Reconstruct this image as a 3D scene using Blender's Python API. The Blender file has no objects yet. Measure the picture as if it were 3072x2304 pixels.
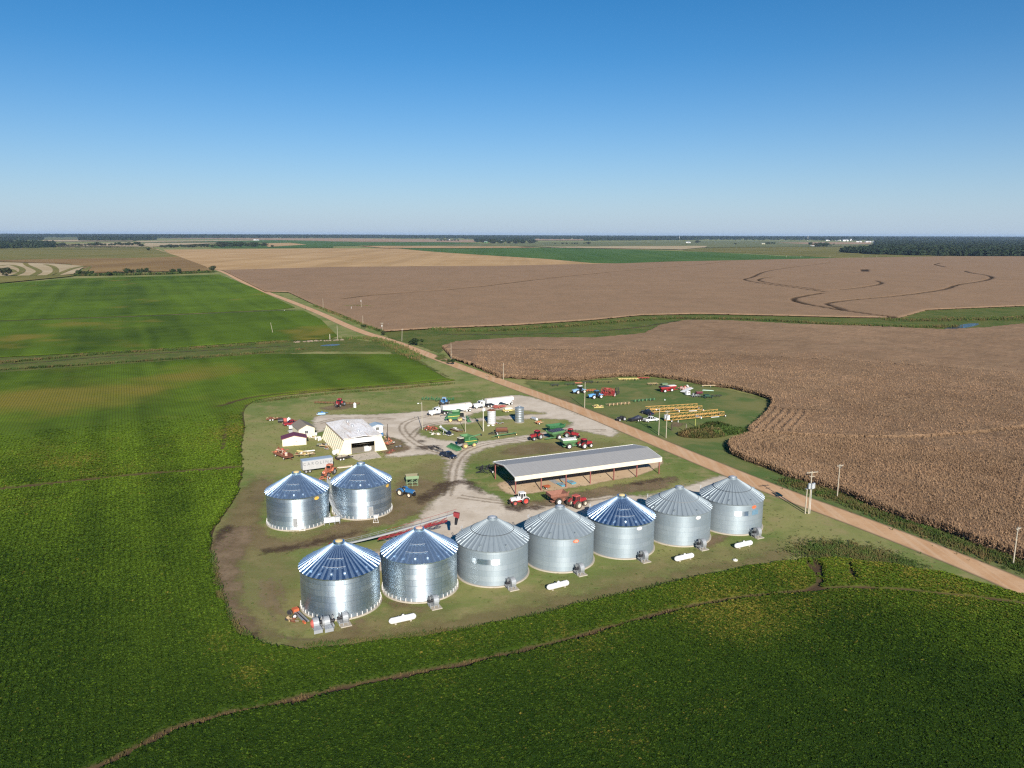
import bpy, math, random
import numpy as np
from mathutils import Vector, Matrix
R = math.radians
sc = bpy.context.scene
COL = sc.collection
rng = random.Random(7)
nr = np.random.default_rng(11)

# ---------------------------------------------------------------- camera
FOC, CX, CY, CAMZ = 2337., 1536., 1152., 65.
PITCH = math.atan((1152 - 702) / FOC); ROLL = R(0.18)
FW = Vector((0, math.cos(PITCH), -math.sin(PITCH)))
_u = Vector((0, math.sin(PITCH), math.cos(PITCH))); _r = Vector((1, 0, 0))
RT = _r * math.cos(ROLL) + _u * math.sin(ROLL)
UP = _u * math.cos(ROLL) - _r * math.sin(ROLL)
cam = bpy.data.cameras.new('camera'); co = bpy.data.objects.new('camera', cam); COL.objects.link(co)
m = Matrix((RT, UP, -FW)).transposed().to_4x4(); m.translation = (0, 0, CAMZ); co.matrix_world = m
cam.sensor_width = 36; cam.lens = 36 * FOC / 3072; cam.clip_start = 1; cam.clip_end = 200000
sc.camera = co

# survey sheets of the site: (origin x, origin y, scale) of each enlarged view the measurements were read from
S = dict(A=(750,1150,3.687),B=(1250,1150,3.687),C=(1650,1080,3.16),D=(750,1350,4.424),E=(800,1550,3.403),F=(1350,1400,3.687),G=(1850,1350,3.403),W=(0,0,.72005),
p=(0,680,2.011),q=(1000,680,2.011),r=(2000,680,2.0634),M=(750,860,2.949),N=(2300,1350,2.865),a=(780,1230,7.373),b=(1240,1180,8.732),c=(1460,1180,6.506),d=(1690,1120,7.373),e=(1950,1130,7.373),f=(1400,1340,3.687),h=(850,1480,3.529),i=(1820,1200,5.821),j=(0,800,1.58),k=(0,1400,1.8355),l=(900,1600,1.0184),m=(1300,900,1.2483))
def at(k, x, y, z=0.):
    """measured view position -> point on the level ground (or at height z)"""
    o = S[k]; px = o[0] + x / o[2]; py = o[1] + y / o[2]
    d = FW + RT * ((px - CX) / FOC) + UP * ((CY - py) / FOC)
    t = (z - CAMZ) / d.z
    return (d.x * t, d.y * t)
def ats(k, *pts): return [at(k, x, y) for x, y in pts]
def height_at(k, x, y, ytop):
    X, Y = at(k, x, y); o = S[k]; tgt = o[1] + ytop / o[2]; lo, hi = 0., 80.
    for _ in range(40):
        mid = (lo + hi) / 2; v = Vector((X, Y, mid - CAMZ))
        if CY - FOC * v.dot(UP) / v.dot(FW) > tgt: lo = mid
        else: hi = mid
    return lo

# ---------------------------------------------------------------- tagging
def tag(o, label=None, cat=None, group=None, kind=None):
    if label: o['label'] = label
    if cat: o['category'] = cat
    if group: o['group'] = group
    if kind: o['kind'] = kind
    return o
def thing(name, label, cat, group=None, loc=(0,0,0), rz=0.):
    o = bpy.data.objects.new(name, None); COL.objects.link(o)
    o.empty_display_size = .5; o.location = (loc[0], loc[1], loc[2] if len(loc) > 2 else 0); o.rotation_euler = (0, 0, rz)
    return tag(o, label, cat, group)
def dup(o, label=None, loc=None, rz=None, parent=None):
    c = o.copy(); COL.objects.link(c); c.parent = parent
    for ch in list(o.children): dup(ch, parent=c)
    if label: c['label'] = label
    if loc is not None: c.location = (loc[0], loc[1], loc[2] if len(loc) > 2 else 0)
    if rz is not None: c.rotation_euler = (0, 0, rz)
    return c
def put(o, k, rear, front, z=0, rev=False):
    a = at(k, *rear); b = at(k, *front)
    o.location = ((a[0]+b[0])/2, (a[1]+b[1])/2, z)
    o.rotation_euler = (0, 0, math.atan2(b[1]-a[1], b[0]-a[0]))
    return math.dist(a, b)

# ---------------------------------------------------------------- mesh builder
class MB:
    def __init__(s): s.v = []; s.f = []; s.sm = []
    def add(s, vs, fs, smooth=False):
        n = len(s.v); s.v += [tuple(v) for v in vs]
        for f in fs: s.f.append(tuple(i + n for i in f)); s.sm.append(smooth)
        return s
    def box(s, c, d, rot=None, taper=1.):
        x, y, z = d[0]/2, d[1]/2, d[2]/2; t = taper
        vs = [(-x,-y,-z),(x,-y,-z),(x,y,-z),(-x,y,-z),(-x*t,-y*t,z),(x*t,-y*t,z),(x*t,y*t,z),(-x*t,y*t,z)]
        if rot: 
            from mathutils import Euler
            e = Euler(rot).to_matrix(); vs = [e @ Vector(v) for v in vs]
        vs = [(v[0]+c[0], v[1]+c[1], v[2]+c[2]) for v in vs]
        return s.add(vs, [(3,2,1,0),(4,5,6,7),(0,1,5,4),(1,2,6,5),(2,3,7,6),(3,0,4,7)])
    def bb(s, lo, hi): return s.box([(a+b)/2 for a, b in zip(lo, hi)], [b-a for a, b in zip(lo, hi)])
    def frame(s, p, q):
        p = Vector(p); q = Vector(q); d = (q-p).normalized()
        a = Vector((0,0,1)) if abs(d.z) < .95 else Vector((1,0,0))
        u = d.cross(a).normalized(); w = u.cross(d)
        return p, q, u, w
    def beam(s, p, q, w=.1, h=None):
        h = h or w; p, q, u, k = s.frame(p, q); vs = []
        for b in (p, q):
            for i, j in ((-1,-1),(1,-1),(1,1),(-1,1)): vs.append(b + u*(i*w/2) + k*(j*h/2))
        return s.add(vs, [(0,1,2,3),(7,6,5,4),(0,4,5,1),(1,5,6,2),(2,6,7,3),(3,7,4,0)])
    def cyl(s, p, q, r, r2=None, n=10, cap=True, smooth=True):
        r2 = r if r2 is None else r2; p, q, u, k = s.frame(p, q); vs = []
        for b, rr in ((p, r), (q, r2)):
            for i in range(n):
                t = 2*math.pi*i/n; vs.append(b + u*(rr*math.cos(t)) + k*(rr*math.sin(t)))
        s.add(vs, [(i, n+i, n+(i+1) % n, (i+1) % n) for i in range(n)], smooth)
        if cap:
            s.add(vs[:n], [tuple(range(n))]); s.add(vs[n:], [tuple(range(n-1, -1, -1))])
        return s
    def lathe(s, p, q, prof, n=14, smooth=True):
        """prof: list of (t along p->q in metres, radius)"""
        p, q, u, k = s.frame(p, q); d = (q-p).normalized(); vs = []; m_ = len(prof)
        for t, rr in prof:
            for i in range(n):
                a = 2*math.pi*i/n; vs.append(p + d*t + u*(rr*math.cos(a)) + k*(rr*math.sin(a)))
        fs = [(j*n+i, (j+1)*n+i, (j+1)*n+(i+1) % n, j*n+(i+1) % n) for j in range(m_-1) for i in range(n)]
        return s.add(vs, fs, smooth)
    def prism(s, poly, y0, y1):
        """poly in (x,z), extruded along y"""
        n = len(poly); vs = [(x, y0, z) for x, z in poly] + [(x, y1, z) for x, z in poly]
        return s.add(vs, [tuple(range(n)), tuple(range(2*n-1, n-1, -1))] + [(i, n+i, n+(i+1) % n, (i+1) % n) for i in range(n)])
    def prismx(s, poly, x0, x1):
        n = len(poly); vs = [(x0, y, z) for y, z in poly] + [(x1, y, z) for y, z in poly]
        return s.add(vs, [tuple(range(n-1, -1, -1)), tuple(range(n, 2*n))] + [(i, (i+1) % n, n+(i+1) % n, n+i) for i in range(n)])
    def loft(s, rings):
        """closed rings of equal length, capped"""
        n = len(rings[0]); vs = [v for r_ in rings for v in r_]; k = len(rings)
        fs = [(j*n+i, j*n+(i+1) % n, (j+1)*n+(i+1) % n, (j+1)*n+i) for j in range(k-1) for i in range(n)]
        return s.add(vs, fs + [tuple(range(n-1, -1, -1)), tuple(range((k-1)*n, k*n))])
    def frustum(s, x0, x1, y0, y1, z0, X0, X1, Y0, Y1, z1):
        return s.loft([[(x0,y0,z0),(x1,y0,z0),(x1,y1,z0),(x0,y1,z0)], [(X0,Y0,z1),(X1,Y0,z1),(X1,Y1,z1),(X0,Y1,z1)]])
    def build(s, name, mat, parent=None):
        me = bpy.data.meshes.new(name); me.from_pydata(s.v, [], s.f)
        me.polygons.foreach_set('use_smooth', s.sm); me.materials.append(mat); me.update()
        if any(s.sm): me.set_sharp_from_angle(angle=R(40))
        o = bpy.data.objects.new(name, me); COL.objects.link(o); o.parent = parent
        return o
def npmesh(name, V, Fq, mat, attrs=None, smooth=False):
    """big mesh from numpy arrays; Fq is (n,4) or (n,3)"""
    me = bpy.data.meshes.new(name); nv, (nf, k) = len(V), Fq.shape
    me.vertices.add(nv); me.vertices.foreach_set('co', np.ascontiguousarray(V, dtype=np.float32).ravel())
    me.loops.add(nf*k); me.loops.foreach_set('vertex_index', np.ascontiguousarray(Fq, dtype=np.int32).ravel())
    me.polygons.add(nf); me.polygons.foreach_set('loop_start', np.arange(0, nf*k, k, dtype=np.int32))
    me.polygons.foreach_set('use_smooth', np.full(nf, smooth))
    for n, a in (attrs or {}).items():
        at_ = me.attributes.new(n, 'FLOAT', 'POINT'); at_.data.foreach_set('value', np.ascontiguousarray(a, dtype=np.float32))
    me.materials.append(mat); me.update(calc_edges=True); me.validate()
    o = bpy.data.objects.new(name, me); COL.objects.link(o)
    return o

# ---------------------------------------------------------------- materials
class NT:
    def __init__(s, name):
        s.m = bpy.data.materials.new(name); s.m.use_nodes = True; s.t = s.m.node_tree; s.t.nodes.clear()
        s.out = s.n('ShaderNodeOutputMaterial')
        s.pos = None
    def n(s, t, **k):
        x = s.t.nodes.new(t)
        for a, b in k.items(): setattr(x, a, b)
        return x
    def L(s, a, b): s.t.links.new(a, b)
    def setin(s, sock, v):
        if isinstance(v, bpy.types.NodeSocket): s.L(v, sock)
        elif isinstance(v, (tuple, list)) and len(v) == 3 and sock.type == 'RGBA': sock.default_value = (*v, 1)
        else: sock.default_value = v
    def P(s):
        if not s.pos: s.pos = s.n('ShaderNodeNewGeometry').outputs['Position']
        return s.pos
    def obj(s): return s.n('ShaderNodeTexCoord').outputs['Object']
    def noise(s, scale, detail=4., rough=.55, vec=None, dist=0., stretch=None):
        v = vec or s.P()
        if stretch:
            mp = s.n('ShaderNodeMapping'); s.L(v, mp.inputs[0]); mp.inputs['Scale'].default_value = stretch[:3]
            if len(stretch) > 3: mp.inputs['Rotation'].default_value = (0, 0, stretch[3])
            v = mp.outputs[0]
        x = s.n('ShaderNodeTexNoise'); s.L(v, x.inputs['Vector']); x.inputs['Scale'].default_value = scale
        x.inputs['Detail'].default_value = detail; x.inputs['Roughness'].default_value = rough; x.inputs['Distortion'].default_value = dist
        return x.outputs['Fac']
    def attr(s, name): return s.n('ShaderNodeAttribute', attribute_name=name).outputs['Fac']
    def math(s, op, a, b=None, c=None, clamp=False):
        x = s.n('ShaderNodeMath', operation=op, use_clamp=clamp); s.setin(x.inputs[0], a)
        if b is not None: s.setin(x.inputs[1], b)
        if c is not None: s.setin(x.inputs[2], c)
        return x.outputs[0]
    def rng(s, v, a, b, c=0., d=1.):
        x = s.n('ShaderNodeMapRange', interpolation_type='SMOOTHSTEP'); s.setin(x.inputs[0], v)
        for i, q in enumerate((a, b, c, d)): x.inputs[i+1].default_value = q
        return x.outputs[0]
    def mix(s, f, a, b, mode='MIX'):
        x = s.n('ShaderNodeMix', data_type='RGBA', blend_type=mode); s.setin(x.inputs[0], f); s.setin(x.inputs[6], a); s.setin(x.inputs[7], b)
        return x.outputs[2]
    def bsdf(s, col, rough=.8, metal=0., bump=None, bstr=.5, bdist=.05, alpha=None, spec=None, **k):
        b = s.n('ShaderNodeBsdfPrincipled'); s.setin(b.inputs['Base Color'], col); s.setin(b.inputs['Roughness'], rough); s.setin(b.inputs['Metallic'], metal)
        if spec is not None: b.inputs['Specular IOR Level'].default_value = spec
        if bump is not None:
            q = s.n('ShaderNodeBump'); s.setin(q.inputs['Height'], bump); q.inputs['Strength'].default_value = bstr; q.inputs['Distance'].default_value = bdist
            s.L(q.outputs[0], b.inputs['Normal'])
        for a, v in k.items(): s.setin(b.inputs[a], v)
        o = b.outputs[0]
        if alpha is not None:
            t = s.n('ShaderNodeBsdfTransparent'); mx = s.n('ShaderNodeMixShader'); s.setin(mx.inputs[0], alpha); s.L(t.outputs[0], mx.inputs[1]); s.L(o, mx.inputs[2]); o = mx.outputs[0]
        s.L(o, s.out.inputs[0]); s.b = b
        return s.m
_mc = {}
def paint(name, col, rough=.45, metal=0., var=.18, scale=1.5, dirt=.25, dirtcol=(.16,.11,.07)):
    """painted or bare sheet: a little tone drift and patchy dust in object space"""
    if name in _mc: return _mc[name]
    t = NT(name); v = t.obj(); n1 = t.noise(scale, 3, vec=v); n2 = t.noise(scale*2.3, 6, .65, vec=v)
    c = t.mix(n1, tuple(x*(1-var) for x in col), tuple(min(1, x*(1+var)) for x in col))
    c = t.mix(t.math('MULTIPLY', t.rng(n2, .5, .75), dirt), c, dirtcol)
    _mc[name] = t.bsdf(c, t.rng(n2, .3, .8, rough, min(1, rough+.3)), metal)
    return _mc[name]
WHITE = paint('white_paint', (.7,.7,.69), .4, dirt=.2)
CREAM = paint('cream_paint', (.7,.63,.48), .5, dirt=.12)
SILVER = paint('galvanised_fittings', (.62,.65,.68), .4, .6, dirt=.1)
STEEL = paint('grey_steel', (.3,.31,.32), .5, .3)
DARK = paint('black_metal', (.018,.018,.022), .4, dirt=.12)
RUBBER = paint('tyre_rubber', (.03,.028,.026), .85, var=.3, dirt=.6, dirtcol=(.17,.13,.09))
MUDRUB = paint('muddy_tyre_rubber', (.07,.055,.04), .9, var=.3, dirt=.9, dirtcol=(.2,.15,.1))
RED = paint('red_paint', (.32,.02,.026), .45, dirt=.35)
FADED = paint('faded_red_paint', (.42,.09,.07), .6, var=.3, dirt=.35)
ORANGE = paint('orange_paint', (.5,.12,.045), .55, dirt=.4)
SALMON = paint('faded_orange_paint', (.5,.16,.09), .6, dirt=.3)
GREEN = paint('green_paint', (.025,.125,.045), .45, dirt=.35)
PGREEN = paint('pale_green_paint', (.09,.21,.09), .45, dirt=.3)
SAGE = paint('sage_green_paint', (.19,.28,.16), .6, dirt=.3)
BLUE = paint('blue_paint', (.03,.15,.36), .45, dirt=.3)
LBLUE = paint('light_blue_paint', (.22,.38,.58), .45, dirt=.3)
NAVY = paint('navy_car_paint', (.012,.02,.05), .2, dirt=.08)
YELLOW = paint('yellow_paint', (.55,.31,.09), .6, dirt=.5)
DYELL = paint('pale_yellow_paint', (.72,.58,.22), .55, dirt=.3)
RUST = paint('rusty_iron', (.17,.065,.035), .85, var=.45, scale=3, dirt=.5, dirtcol=(.08,.035,.02))
BROWN = paint('brown_wagon_paint', (.23,.1,.07), .7, var=.3, dirt=.3)
TAN = paint('tan_weathered_iron', (.42,.3,.17), .8, var=.35, dirt=.4)
TARP = paint('dark_tarp', (.03,.035,.06), .5, var=.4, dirt=.15)
LTARP = paint('white_tarp', (.72,.7,.64), .6, dirt=.3)
WOOD = paint('weathered_wood', (.2,.17,.13), .9, var=.3, dirt=.2)
POLE = paint('pole_wood', (.4,.36,.28), .9, var=.25, dirt=.2)
DWOOD = paint('dark_wood', (.06,.045,.035), .9)
CONC = paint('concrete', (.4,.36,.3), .9, dirt=.3, dirtcol=(.3,.25,.2))
GLASS = paint('dark_glass', (.012,.015,.018), .08, var=.1, dirt=.03)
CHROME = paint('chrome', (.7,.72,.74), .15, 1., dirt=.02)
LAMP = paint('lamp_lens', (.75,.75,.7), .15, dirt=.02)
REDLENS = paint('red_lens', (.5,.02,.02), .2, dirt=.02)
MAROON = paint('maroon_roof', (.14,.03,.055), .45, dirt=.05)
SHINGLE = paint('brown_shingle', (.2,.17,.14), .9, var=.35, scale=6, dirt=.3)
GOLD = paint('gold_cap', (.6,.46,.22), .5, dirt=.15)
TEAL = paint('sky_blue_plastic', (.13,.45,.65), .4, dirt=.1)
BARK = paint('tree_bark', (.09,.07,.05), .95)
# ---------------------------------------------------------------- numeric helpers
def vnoise(x, y, s, seed=0):
    x = x/s; y = y/s; xi = np.floor(x).astype(np.int64); yi = np.floor(y).astype(np.int64); fx = x-xi; fy = y-yi
    fx = fx*fx*(3-2*fx); fy = fy*fy*(3-2*fy)
    def h(a, b):
        q = (a*374761393 + b*668265263 + seed*982451653) & 0xffffffff
        q = ((q ^ (q >> 13))*1274126177) & 0xffffffff
        return ((q ^ (q >> 16)) & 0xffff)/65535.
    return (h(xi,yi)*(1-fx)+h(xi+1,yi)*fx)*(1-fy)+(h(xi,yi+1)*(1-fx)+h(xi+1,yi+1)*fx)*fy
def fbm(x, y, s, seed=0): return (vnoise(x,y,s,seed)*.5+vnoise(x,y,s/2.1,seed+1)*.3+vnoise(x,y,s/4.3,seed+2)*.2)
def dseg(X, Y, a, b):
    ax, ay = a; bx, by = b; dx, dy = bx-ax, by-ay; L = dx*dx+dy*dy+1e-9
    t = np.clip(((X-ax)*dx+(Y-ay)*dy)/L, 0, 1)
    return np.hypot(X-ax-t*dx, Y-ay-t*dy)
def dline(X, Y, pts):
    d = np.full(X.shape, 1e9)
    for a, b in zip(pts, pts[1:]): d = np.minimum(d, dseg(X, Y, a, b))
    return d
def sdpoly(X, Y, P):
    """positive inside"""
    d = np.full(X.shape, 1e9); ins = np.zeros(X.shape, bool)
    for a, b in zip(P, P[1:]+P[:1]):
        d = np.minimum(d, dseg(X, Y, a, b))
        c = ((a[1] > Y) != (b[1] > Y)); xx = (b[0]-a[0])*(Y-a[1])/((b[1]-a[1]) if abs(b[1]-a[1]) > 1e-9 else 1e-9)+a[0]
        ins ^= c & (X < xx)
    return np.where(ins, d, -d)
def smooth_line(P, n=3, closed=False):
    for _ in range(n):
        Q = []
        seq = list(zip(P, P[1:]+P[:1])) if closed else list(zip(P, P[1:]))
        if not closed: Q.append(P[0])
        for a, b in seq:
            Q += [(a[0]*.75+b[0]*.25, a[1]*.75+b[1]*.25), (a[0]*.25+b[0]*.75, a[1]*.25+b[1]*.75)]
        if not closed: Q.append(P[-1])
        P = Q
    return P
def cells(xmin, xmax, ymin, ymax, res, keep, sdf):
    """square cells of a grid whose centre passes keep(sd, X, Y); returns verts X,Y, sd and quads"""
    nx = max(2, int((xmax-xmin)/res)+1); ny = max(2, int((ymax-ymin)/res)+1)
    gx, gy = np.meshgrid(xmin+np.arange(nx)*res, ymin+np.arange(ny)*res)
    sd = sdf(gx, gy)
    c = (sd[:-1,:-1]+sd[1:,1:]+sd[:-1,1:]+sd[1:,:-1])/4
    k = keep(c, gx[:-1,:-1]+res/2, gy[:-1,:-1]+res/2)
    idx = np.arange(nx*ny).reshape(ny, nx)
    q = np.stack([idx[:-1,:-1][k], idx[:-1,1:][k], idx[1:,1:][k], idx[1:,:-1][k]], 1)
    used, inv = np.unique(q, return_inverse=True)
    return gx.ravel()[used], gy.ravel()[used], sd.ravel()[used], inv.reshape(-1, 4)
def snap(X, Y, sd, sdf, rg=2.):
    k = (sd < 0) & (sd > -rg); e = .05
    if k.any():
        x, y = X[k], Y[k]; s0 = sd[k]; gx = (sdf(x+e, y)-s0)/e; gy = (sdf(x, y+e)-s0)/e; g2 = np.maximum(gx*gx+gy*gy, .2); X[k] = x-gx*s0/g2; Y[k] = y-gy*s0/g2
    return X, Y, np.where(k, 0., sd)
UV = R(116.3)            # bearing of the road and of the crop rows
RU = (math.cos(UV-math.pi/2), math.sin(UV-math.pi/2))   # unit vector across the rows

# ---------------------------------------------------------------- ground materials
def soil_alpha(t, w=1., amp=2.2, scale=.35):
    sd = t.attr('sd'); n = t.noise(scale, 5, .65)
    v = t.math('ADD', sd, t.math('MULTIPLY', t.math('SUBTRACT', n, .5), amp*2))
    return t.rng(v, -w*.5, w*.5)
def m_grass():
    t = NT('mown_grass'); big = t.noise(.028, 3, .5, dist=.8); mid = t.noise(.16, 5, .6); fine = t.noise(1.7, 4, .75); hair = t.noise(7., 2, .8)
    sw = t.noise(.5, 3, .55, stretch=(.1, 1.6, 1, R(-26)))
    c = t.mix(t.rng(big, .35, .66), (.13,.185,.048), (.27,.262,.1))
    c = t.mix(t.math('MULTIPLY', t.rng(mid, .48, .68), .75), c, (.3,.25,.12))
    c = t.mix(t.math('MULTIPLY', t.rng(mid, .45, .25), .5), c, (.07,.12,.025))
    c = t.mix(t.math('MULTIPLY', t.rng(sw, .45, .7), .35), c, (.25,.215,.1))
    c = t.mix(t.math('MULTIPLY', t.rng(fine, .5, .75), .45), c, (.13,.15,.05))
    c = t.mix(t.math('MULTIPLY', t.rng(hair, .5, .8), .4), c, (.26,.24,.12)); m4 = t.noise(.55, 5, .75); c = t.mix(t.math('MULTIPLY', t.rng(m4, .52, .7),   .45), c, (.12,.145,.045)); c = t.mix(t.math('MULTIPLY', t.rng(m4, .46, .3), .4), c, (.28,.23,.11))
    dist = t.rng(t.n('ShaderNodeCameraData').outputs['View Distance'], 0, 1) if False else None
    return t.bsdf(c, .95, spec=.03, bump=fine, bstr=.5, bdist=.06)
def m_lot():
    t = NT('lush_lot_grass'); big = t.noise(.05, 3, .5, dist=.6); mid = t.noise(.22, 5, .6); fine = t.noise(1.9, 4, .75)
    c = t.mix(t.rng(big, .4, .65), (.095,.145,.045), (.18,.18,.068))
    c = t.mix(t.math('MULTIPLY', t.rng(mid, .5, .72), .7), c, (.21,.19,.08))
    c = t.mix(t.math('MULTIPLY', t.rng(fine, .5, .75), .45), c, (.06,.085,.025))
    return t.bsdf(c, .95, spec=.03, bump=fine, bstr=.5, bdist=.06, alpha=soil_alpha(t, 3., 4, .2))
def m_soil(name, a, b, c3, w=1., amp=2.2, scale=.35, fine=1.1, op=1.):
    t = NT(name); n1 = t.noise(.18, 5, .6); n2 = t.noise(fine, 6, .7); n3 = t.noise(6, 3, .8); n5 = t.noise(.06, 3, .5, dist=1.)
    c = t.mix(t.rng(n1, .35, .65), a, b); c = t.mix(t.math('MULTIPLY', t.rng(n5, .48, .62), .45), c, c3); c = t.mix(t.math('MULTIPLY', t.rng(n2, .5, .72), .7), c, c3)
    c = t.mix(t.math('MULTIPLY', t.rng(n3, .45, .75), .35), c, tuple(min(1, x*1.35) for x in a))
    al = soil_alpha(t, w, amp, scale)
    if op < 1: al = t.math('MULTIPLY', al, t.rng(n2, .3, .62, op*.45, op))
    return t.bsdf(c, .95, spec=.2, bump=n2, bstr=.5, bdist=.06, alpha=al)
GRASS = m_grass(); LOT = m_lot()
GRAVEL = m_soil('pale_gravel', (.54,.46,.36), (.62,.54,.44), (.4,.33,.25), 2.6, 3.4, .45)
DIRT = m_soil('brown_dirt', (.2,.14,.085), (.29,.21,.13), (.12,.082,.05), 2.5, 3.6, .3, op=.9)
MUD = m_soil('dark_mud', (.07,.045,.03), (.11,.072,.048), (.05,.034,.024), 2.6, 3.4, .4, op=.75)
TANDIRT = m_soil('tan_dirt_floor', (.52,.38,.25), (.58,.44,.29), (.38,.27,.17), 1., 1.2, .5)
DRYG = m_soil('dry_grass', (.2,.16,.07), (.25,.2,.095), (.13,.12,.045), 4., 6, .18, op=.85)
WORN = m_soil('worn_grass', (.29,.225,.105), (.34,.27,.135), (.19,.18,.07), 7., 9, .11, op=.4)
TRACK = m_soil('wheel_ruts', (.27,.21,.14), (.33,.26,.18), (.2,.15,.1), .7, .9, .6, op=.5)
def m_road():
    t = NT('red_gravel_road'); sd = t.attr('sd'); n1 = t.noise(.12, 4, .6); n2 = t.noise(1.3, 6, .7)
    trk = t.noise(.6, 3, .5, stretch=(1.3, .05, 1, -(UV-math.pi/2)))
    c = t.mix(t.rng(n1, .35, .65), (.5,.29,.15), (.56,.35,.195)); c = t.mix(t.math('MULTIPLY', t.rng(trk, .45, .65), .55), c, (.6,.42,.27))
    c = t.mix(t.math('MULTIPLY', t.rng(n2, .5, .75), .45), c, (.27,.165,.1))
    c = t.mix(t.rng(sd, .9, .1), c, (.24,.17,.1))
    return t.bsdf(c, .95, spec=.2, bump=n2, bstr=.4, bdist=.04, alpha=soil_alpha(t, .6, .35, .6))
ROAD = m_road()

# ---------------------------------------------------------------- sheets
def sheet(name, sdf, box, mat, z, res=1., margin=2.5):
    X, Y, sd, q = cells(*box, res, lambda c, x, y: c > -margin, sdf)
    o = npmesh(name, np.stack([X, Y, np.full(X.shape, z)], 1), q, mat, dict(sd=sd)); return tag(o, kind='structure')
def bbox(P, m_=4): return (min(p[0] for p in P)-m_, max(p[0] for p in P)+m_, min(p[1] for p in P)-m_, max(p[1] for p in P)+m_)
def psheet(name, P, mat, z, res=1., margin=2.5, smooth=2):
    P = smooth_line(P, smooth, True); return sheet(name, lambda X, Y: sdpoly(X, Y, P), bbox(P), mat, z, res, margin)
def ribbon(name, P, half, mat, z, extra=1.2, sub=2):
    P = smooth_line(P, sub); offs = [-half-extra, -half, -half*.5, 0, half*.5, half, half+extra]; V = []; sd = []; q = []; n = len(offs)
    for i, p in enumerate(P):
        a = P[max(0, i-1)]; b = P[min(len(P)-1, i+1)]; d = Vector((b[0]-a[0], b[1]-a[1])).normalized()
        for o in offs: V.append((p[0]+d.y*o, p[1]-d.x*o, z)); sd.append(half-abs(o))
    for i in range(len(P)-1):
        for j in range(n-1): q.append((i*n+j, i*n+j+1, (i+1)*n+j+1, (i+1)*n+j))
    return tag(npmesh(name, np.array(V), np.array(q), mat, dict(sd=np.array(sd))), kind='structure')
g_ = MB(); g_.add([(-30000,-300,0),(30000,-300,0),(30000,40000,0),(-30000,40000,0)], [(0,1,2,3)])
tag(g_.build('ground', GRASS), kind='structure')
# main road
RL = [at('W',2600,1455), at('W',2212,1266), at('N',1000,690), at('W',1640,1048), at('B',1880,320), at('B',1350,130), at('B',900,-30), at('M',1700,650), at('M',1250,475), at('M',960,395), at('M',560,205), at('M',0,-5), at('p',1330,262), at('p',1150,212), at('p',985,150), at('p',890,118), at('p',815,90)]
ribbon('road', RL, 3.75, ROAD, .02)
# machinery lot beyond the road: lusher grass
LOTP = [at('C',-300,190)]+ats('C',(0,215),(420,190),(930,165),(1440,240),(1950,335),(2110,430),(1960,620),(1890,700),(1720,790),(1640,880),(2000,1020))+ats('N',(640,375),(1500,700),(2212,960),(2400,1010),(2400,1330),(2000,1120))+[at('N',1000,640),at('N',0,275),at('C',1400,910),at('C',600,560),at('C',0,330)]
psheet('lot_grass', LOTP, LOT, .003, 2., 3)
# drives
ISL = ats('B',(0,520),(100,470),(300,450),(500,455),(620,430),(700,420),(880,398),(1100,395),(1300,390),(1500,390),(1690,405),(1730,440),(1680,480),(1560,510),(1420,540),(1230,575),(1050,600),(850,630),(650,650),(450,640),(250,630),(90,590),(20,560))
STRIP = ats('B',(540,365),(720,300),(1000,290),(1300,305),(1480,340),(1250,345),(1000,360),(850,370),(600,400))
OUT = ats('B',(1090,120),(960,168),(800,190),(600,235),(300,290),(0,315))+ats('A',(1600,335),(1300,350),(1000,345),(800,350),(720,375),(690,420),(720,500),(760,560),(880,470),(1280,420),(1420,520),(1500,590),(1620,610),(1700,650),(1730,700),(1700,740),(1480,790),(1520,815),(1700,810),(1950,780),(2100,790))+ats('B',(310,820),(350,880),(330,960),(312,1060),(390,1130),(300,1210),(180,1310),(60,1420))+[at('A',1900,1500),at('A',1700,1560),(-30,142),(-12,141),(-3.6,145),(10,151),(23,158),(36,165),(52,172)]+ats('G',(1250,300),(1150,245),(1000,285),(640,385),(300,480))+ats('F',(1900,310),(1600,345),(1300,395),(1000,440),(700,450),(600,425))+ats('B',(970,1350),(900,1260),(700,1180),(520,1080),(510,950),(560,820),(700,740),(900,680),(1230,640),(1500,570),(1650,520),(1760,510),(2000,560),(2212,600),(2212,480),(1800,330),(1400,180))
OUT, ISL, STRIP = smooth_line(OUT, 2, True), smooth_line(ISL, 2, True), smooth_line(STRIP, 2, True)
sheet('gravel_drive', lambda X, Y: np.minimum(np.minimum(sdpoly(X, Y, OUT), -sdpoly(X, Y, ISL)), -sdpoly(X, Y, STRIP)), bbox(OUT), GRAVEL, .012, .8, 2.)
DZ = [.004]
def dirt(mat, k, pts, name='dirt_patch', z=None, res=.8):
    DZ[0] += .0007; return psheet(name, ats(k, *pts), mat, z or DZ[0], res, 3.)
dirt(DIRT, 'k', [(1450,60),(1330,210),(1290,300),(1200,370),(1160,480),(1230,520),(1330,420),(1480,470),(1640,460),(1750,430),(2019,380),(2019,300),(1850,310),(1800,370),(1600,420),(1500,400),(1420,330),(1400,250),(1460,150),(1500,90)])
dirt(DIRT, 'A', [(1600,1080),(1900,1050),(2100,1120),(2212,1100),(2212,1200),(2000,1300),(1900,1400),(1600,1540),(1500,1560),(900,1640),(700,1659),(1100,1520),(1580,1440)])
dirt(DIRT, 'f', [(1100,530),(1400,470),(1700,420),(2212,330),(2350,330),(2212,470),(1800,510),(1500,570),(1380,600),(1000,640),(700,690),(440,650),(700,620)])
dirt(DIRT, 'E', [(880,1180),(850,1250),(780,1280),(700,1200),(900,1060),(1000,1050)])
dirt(DIRT, 'E', [(1170,800),(1300,860),(1500,900),(1640,930),(1620,980),(1400,940),(1200,900)])
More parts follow.
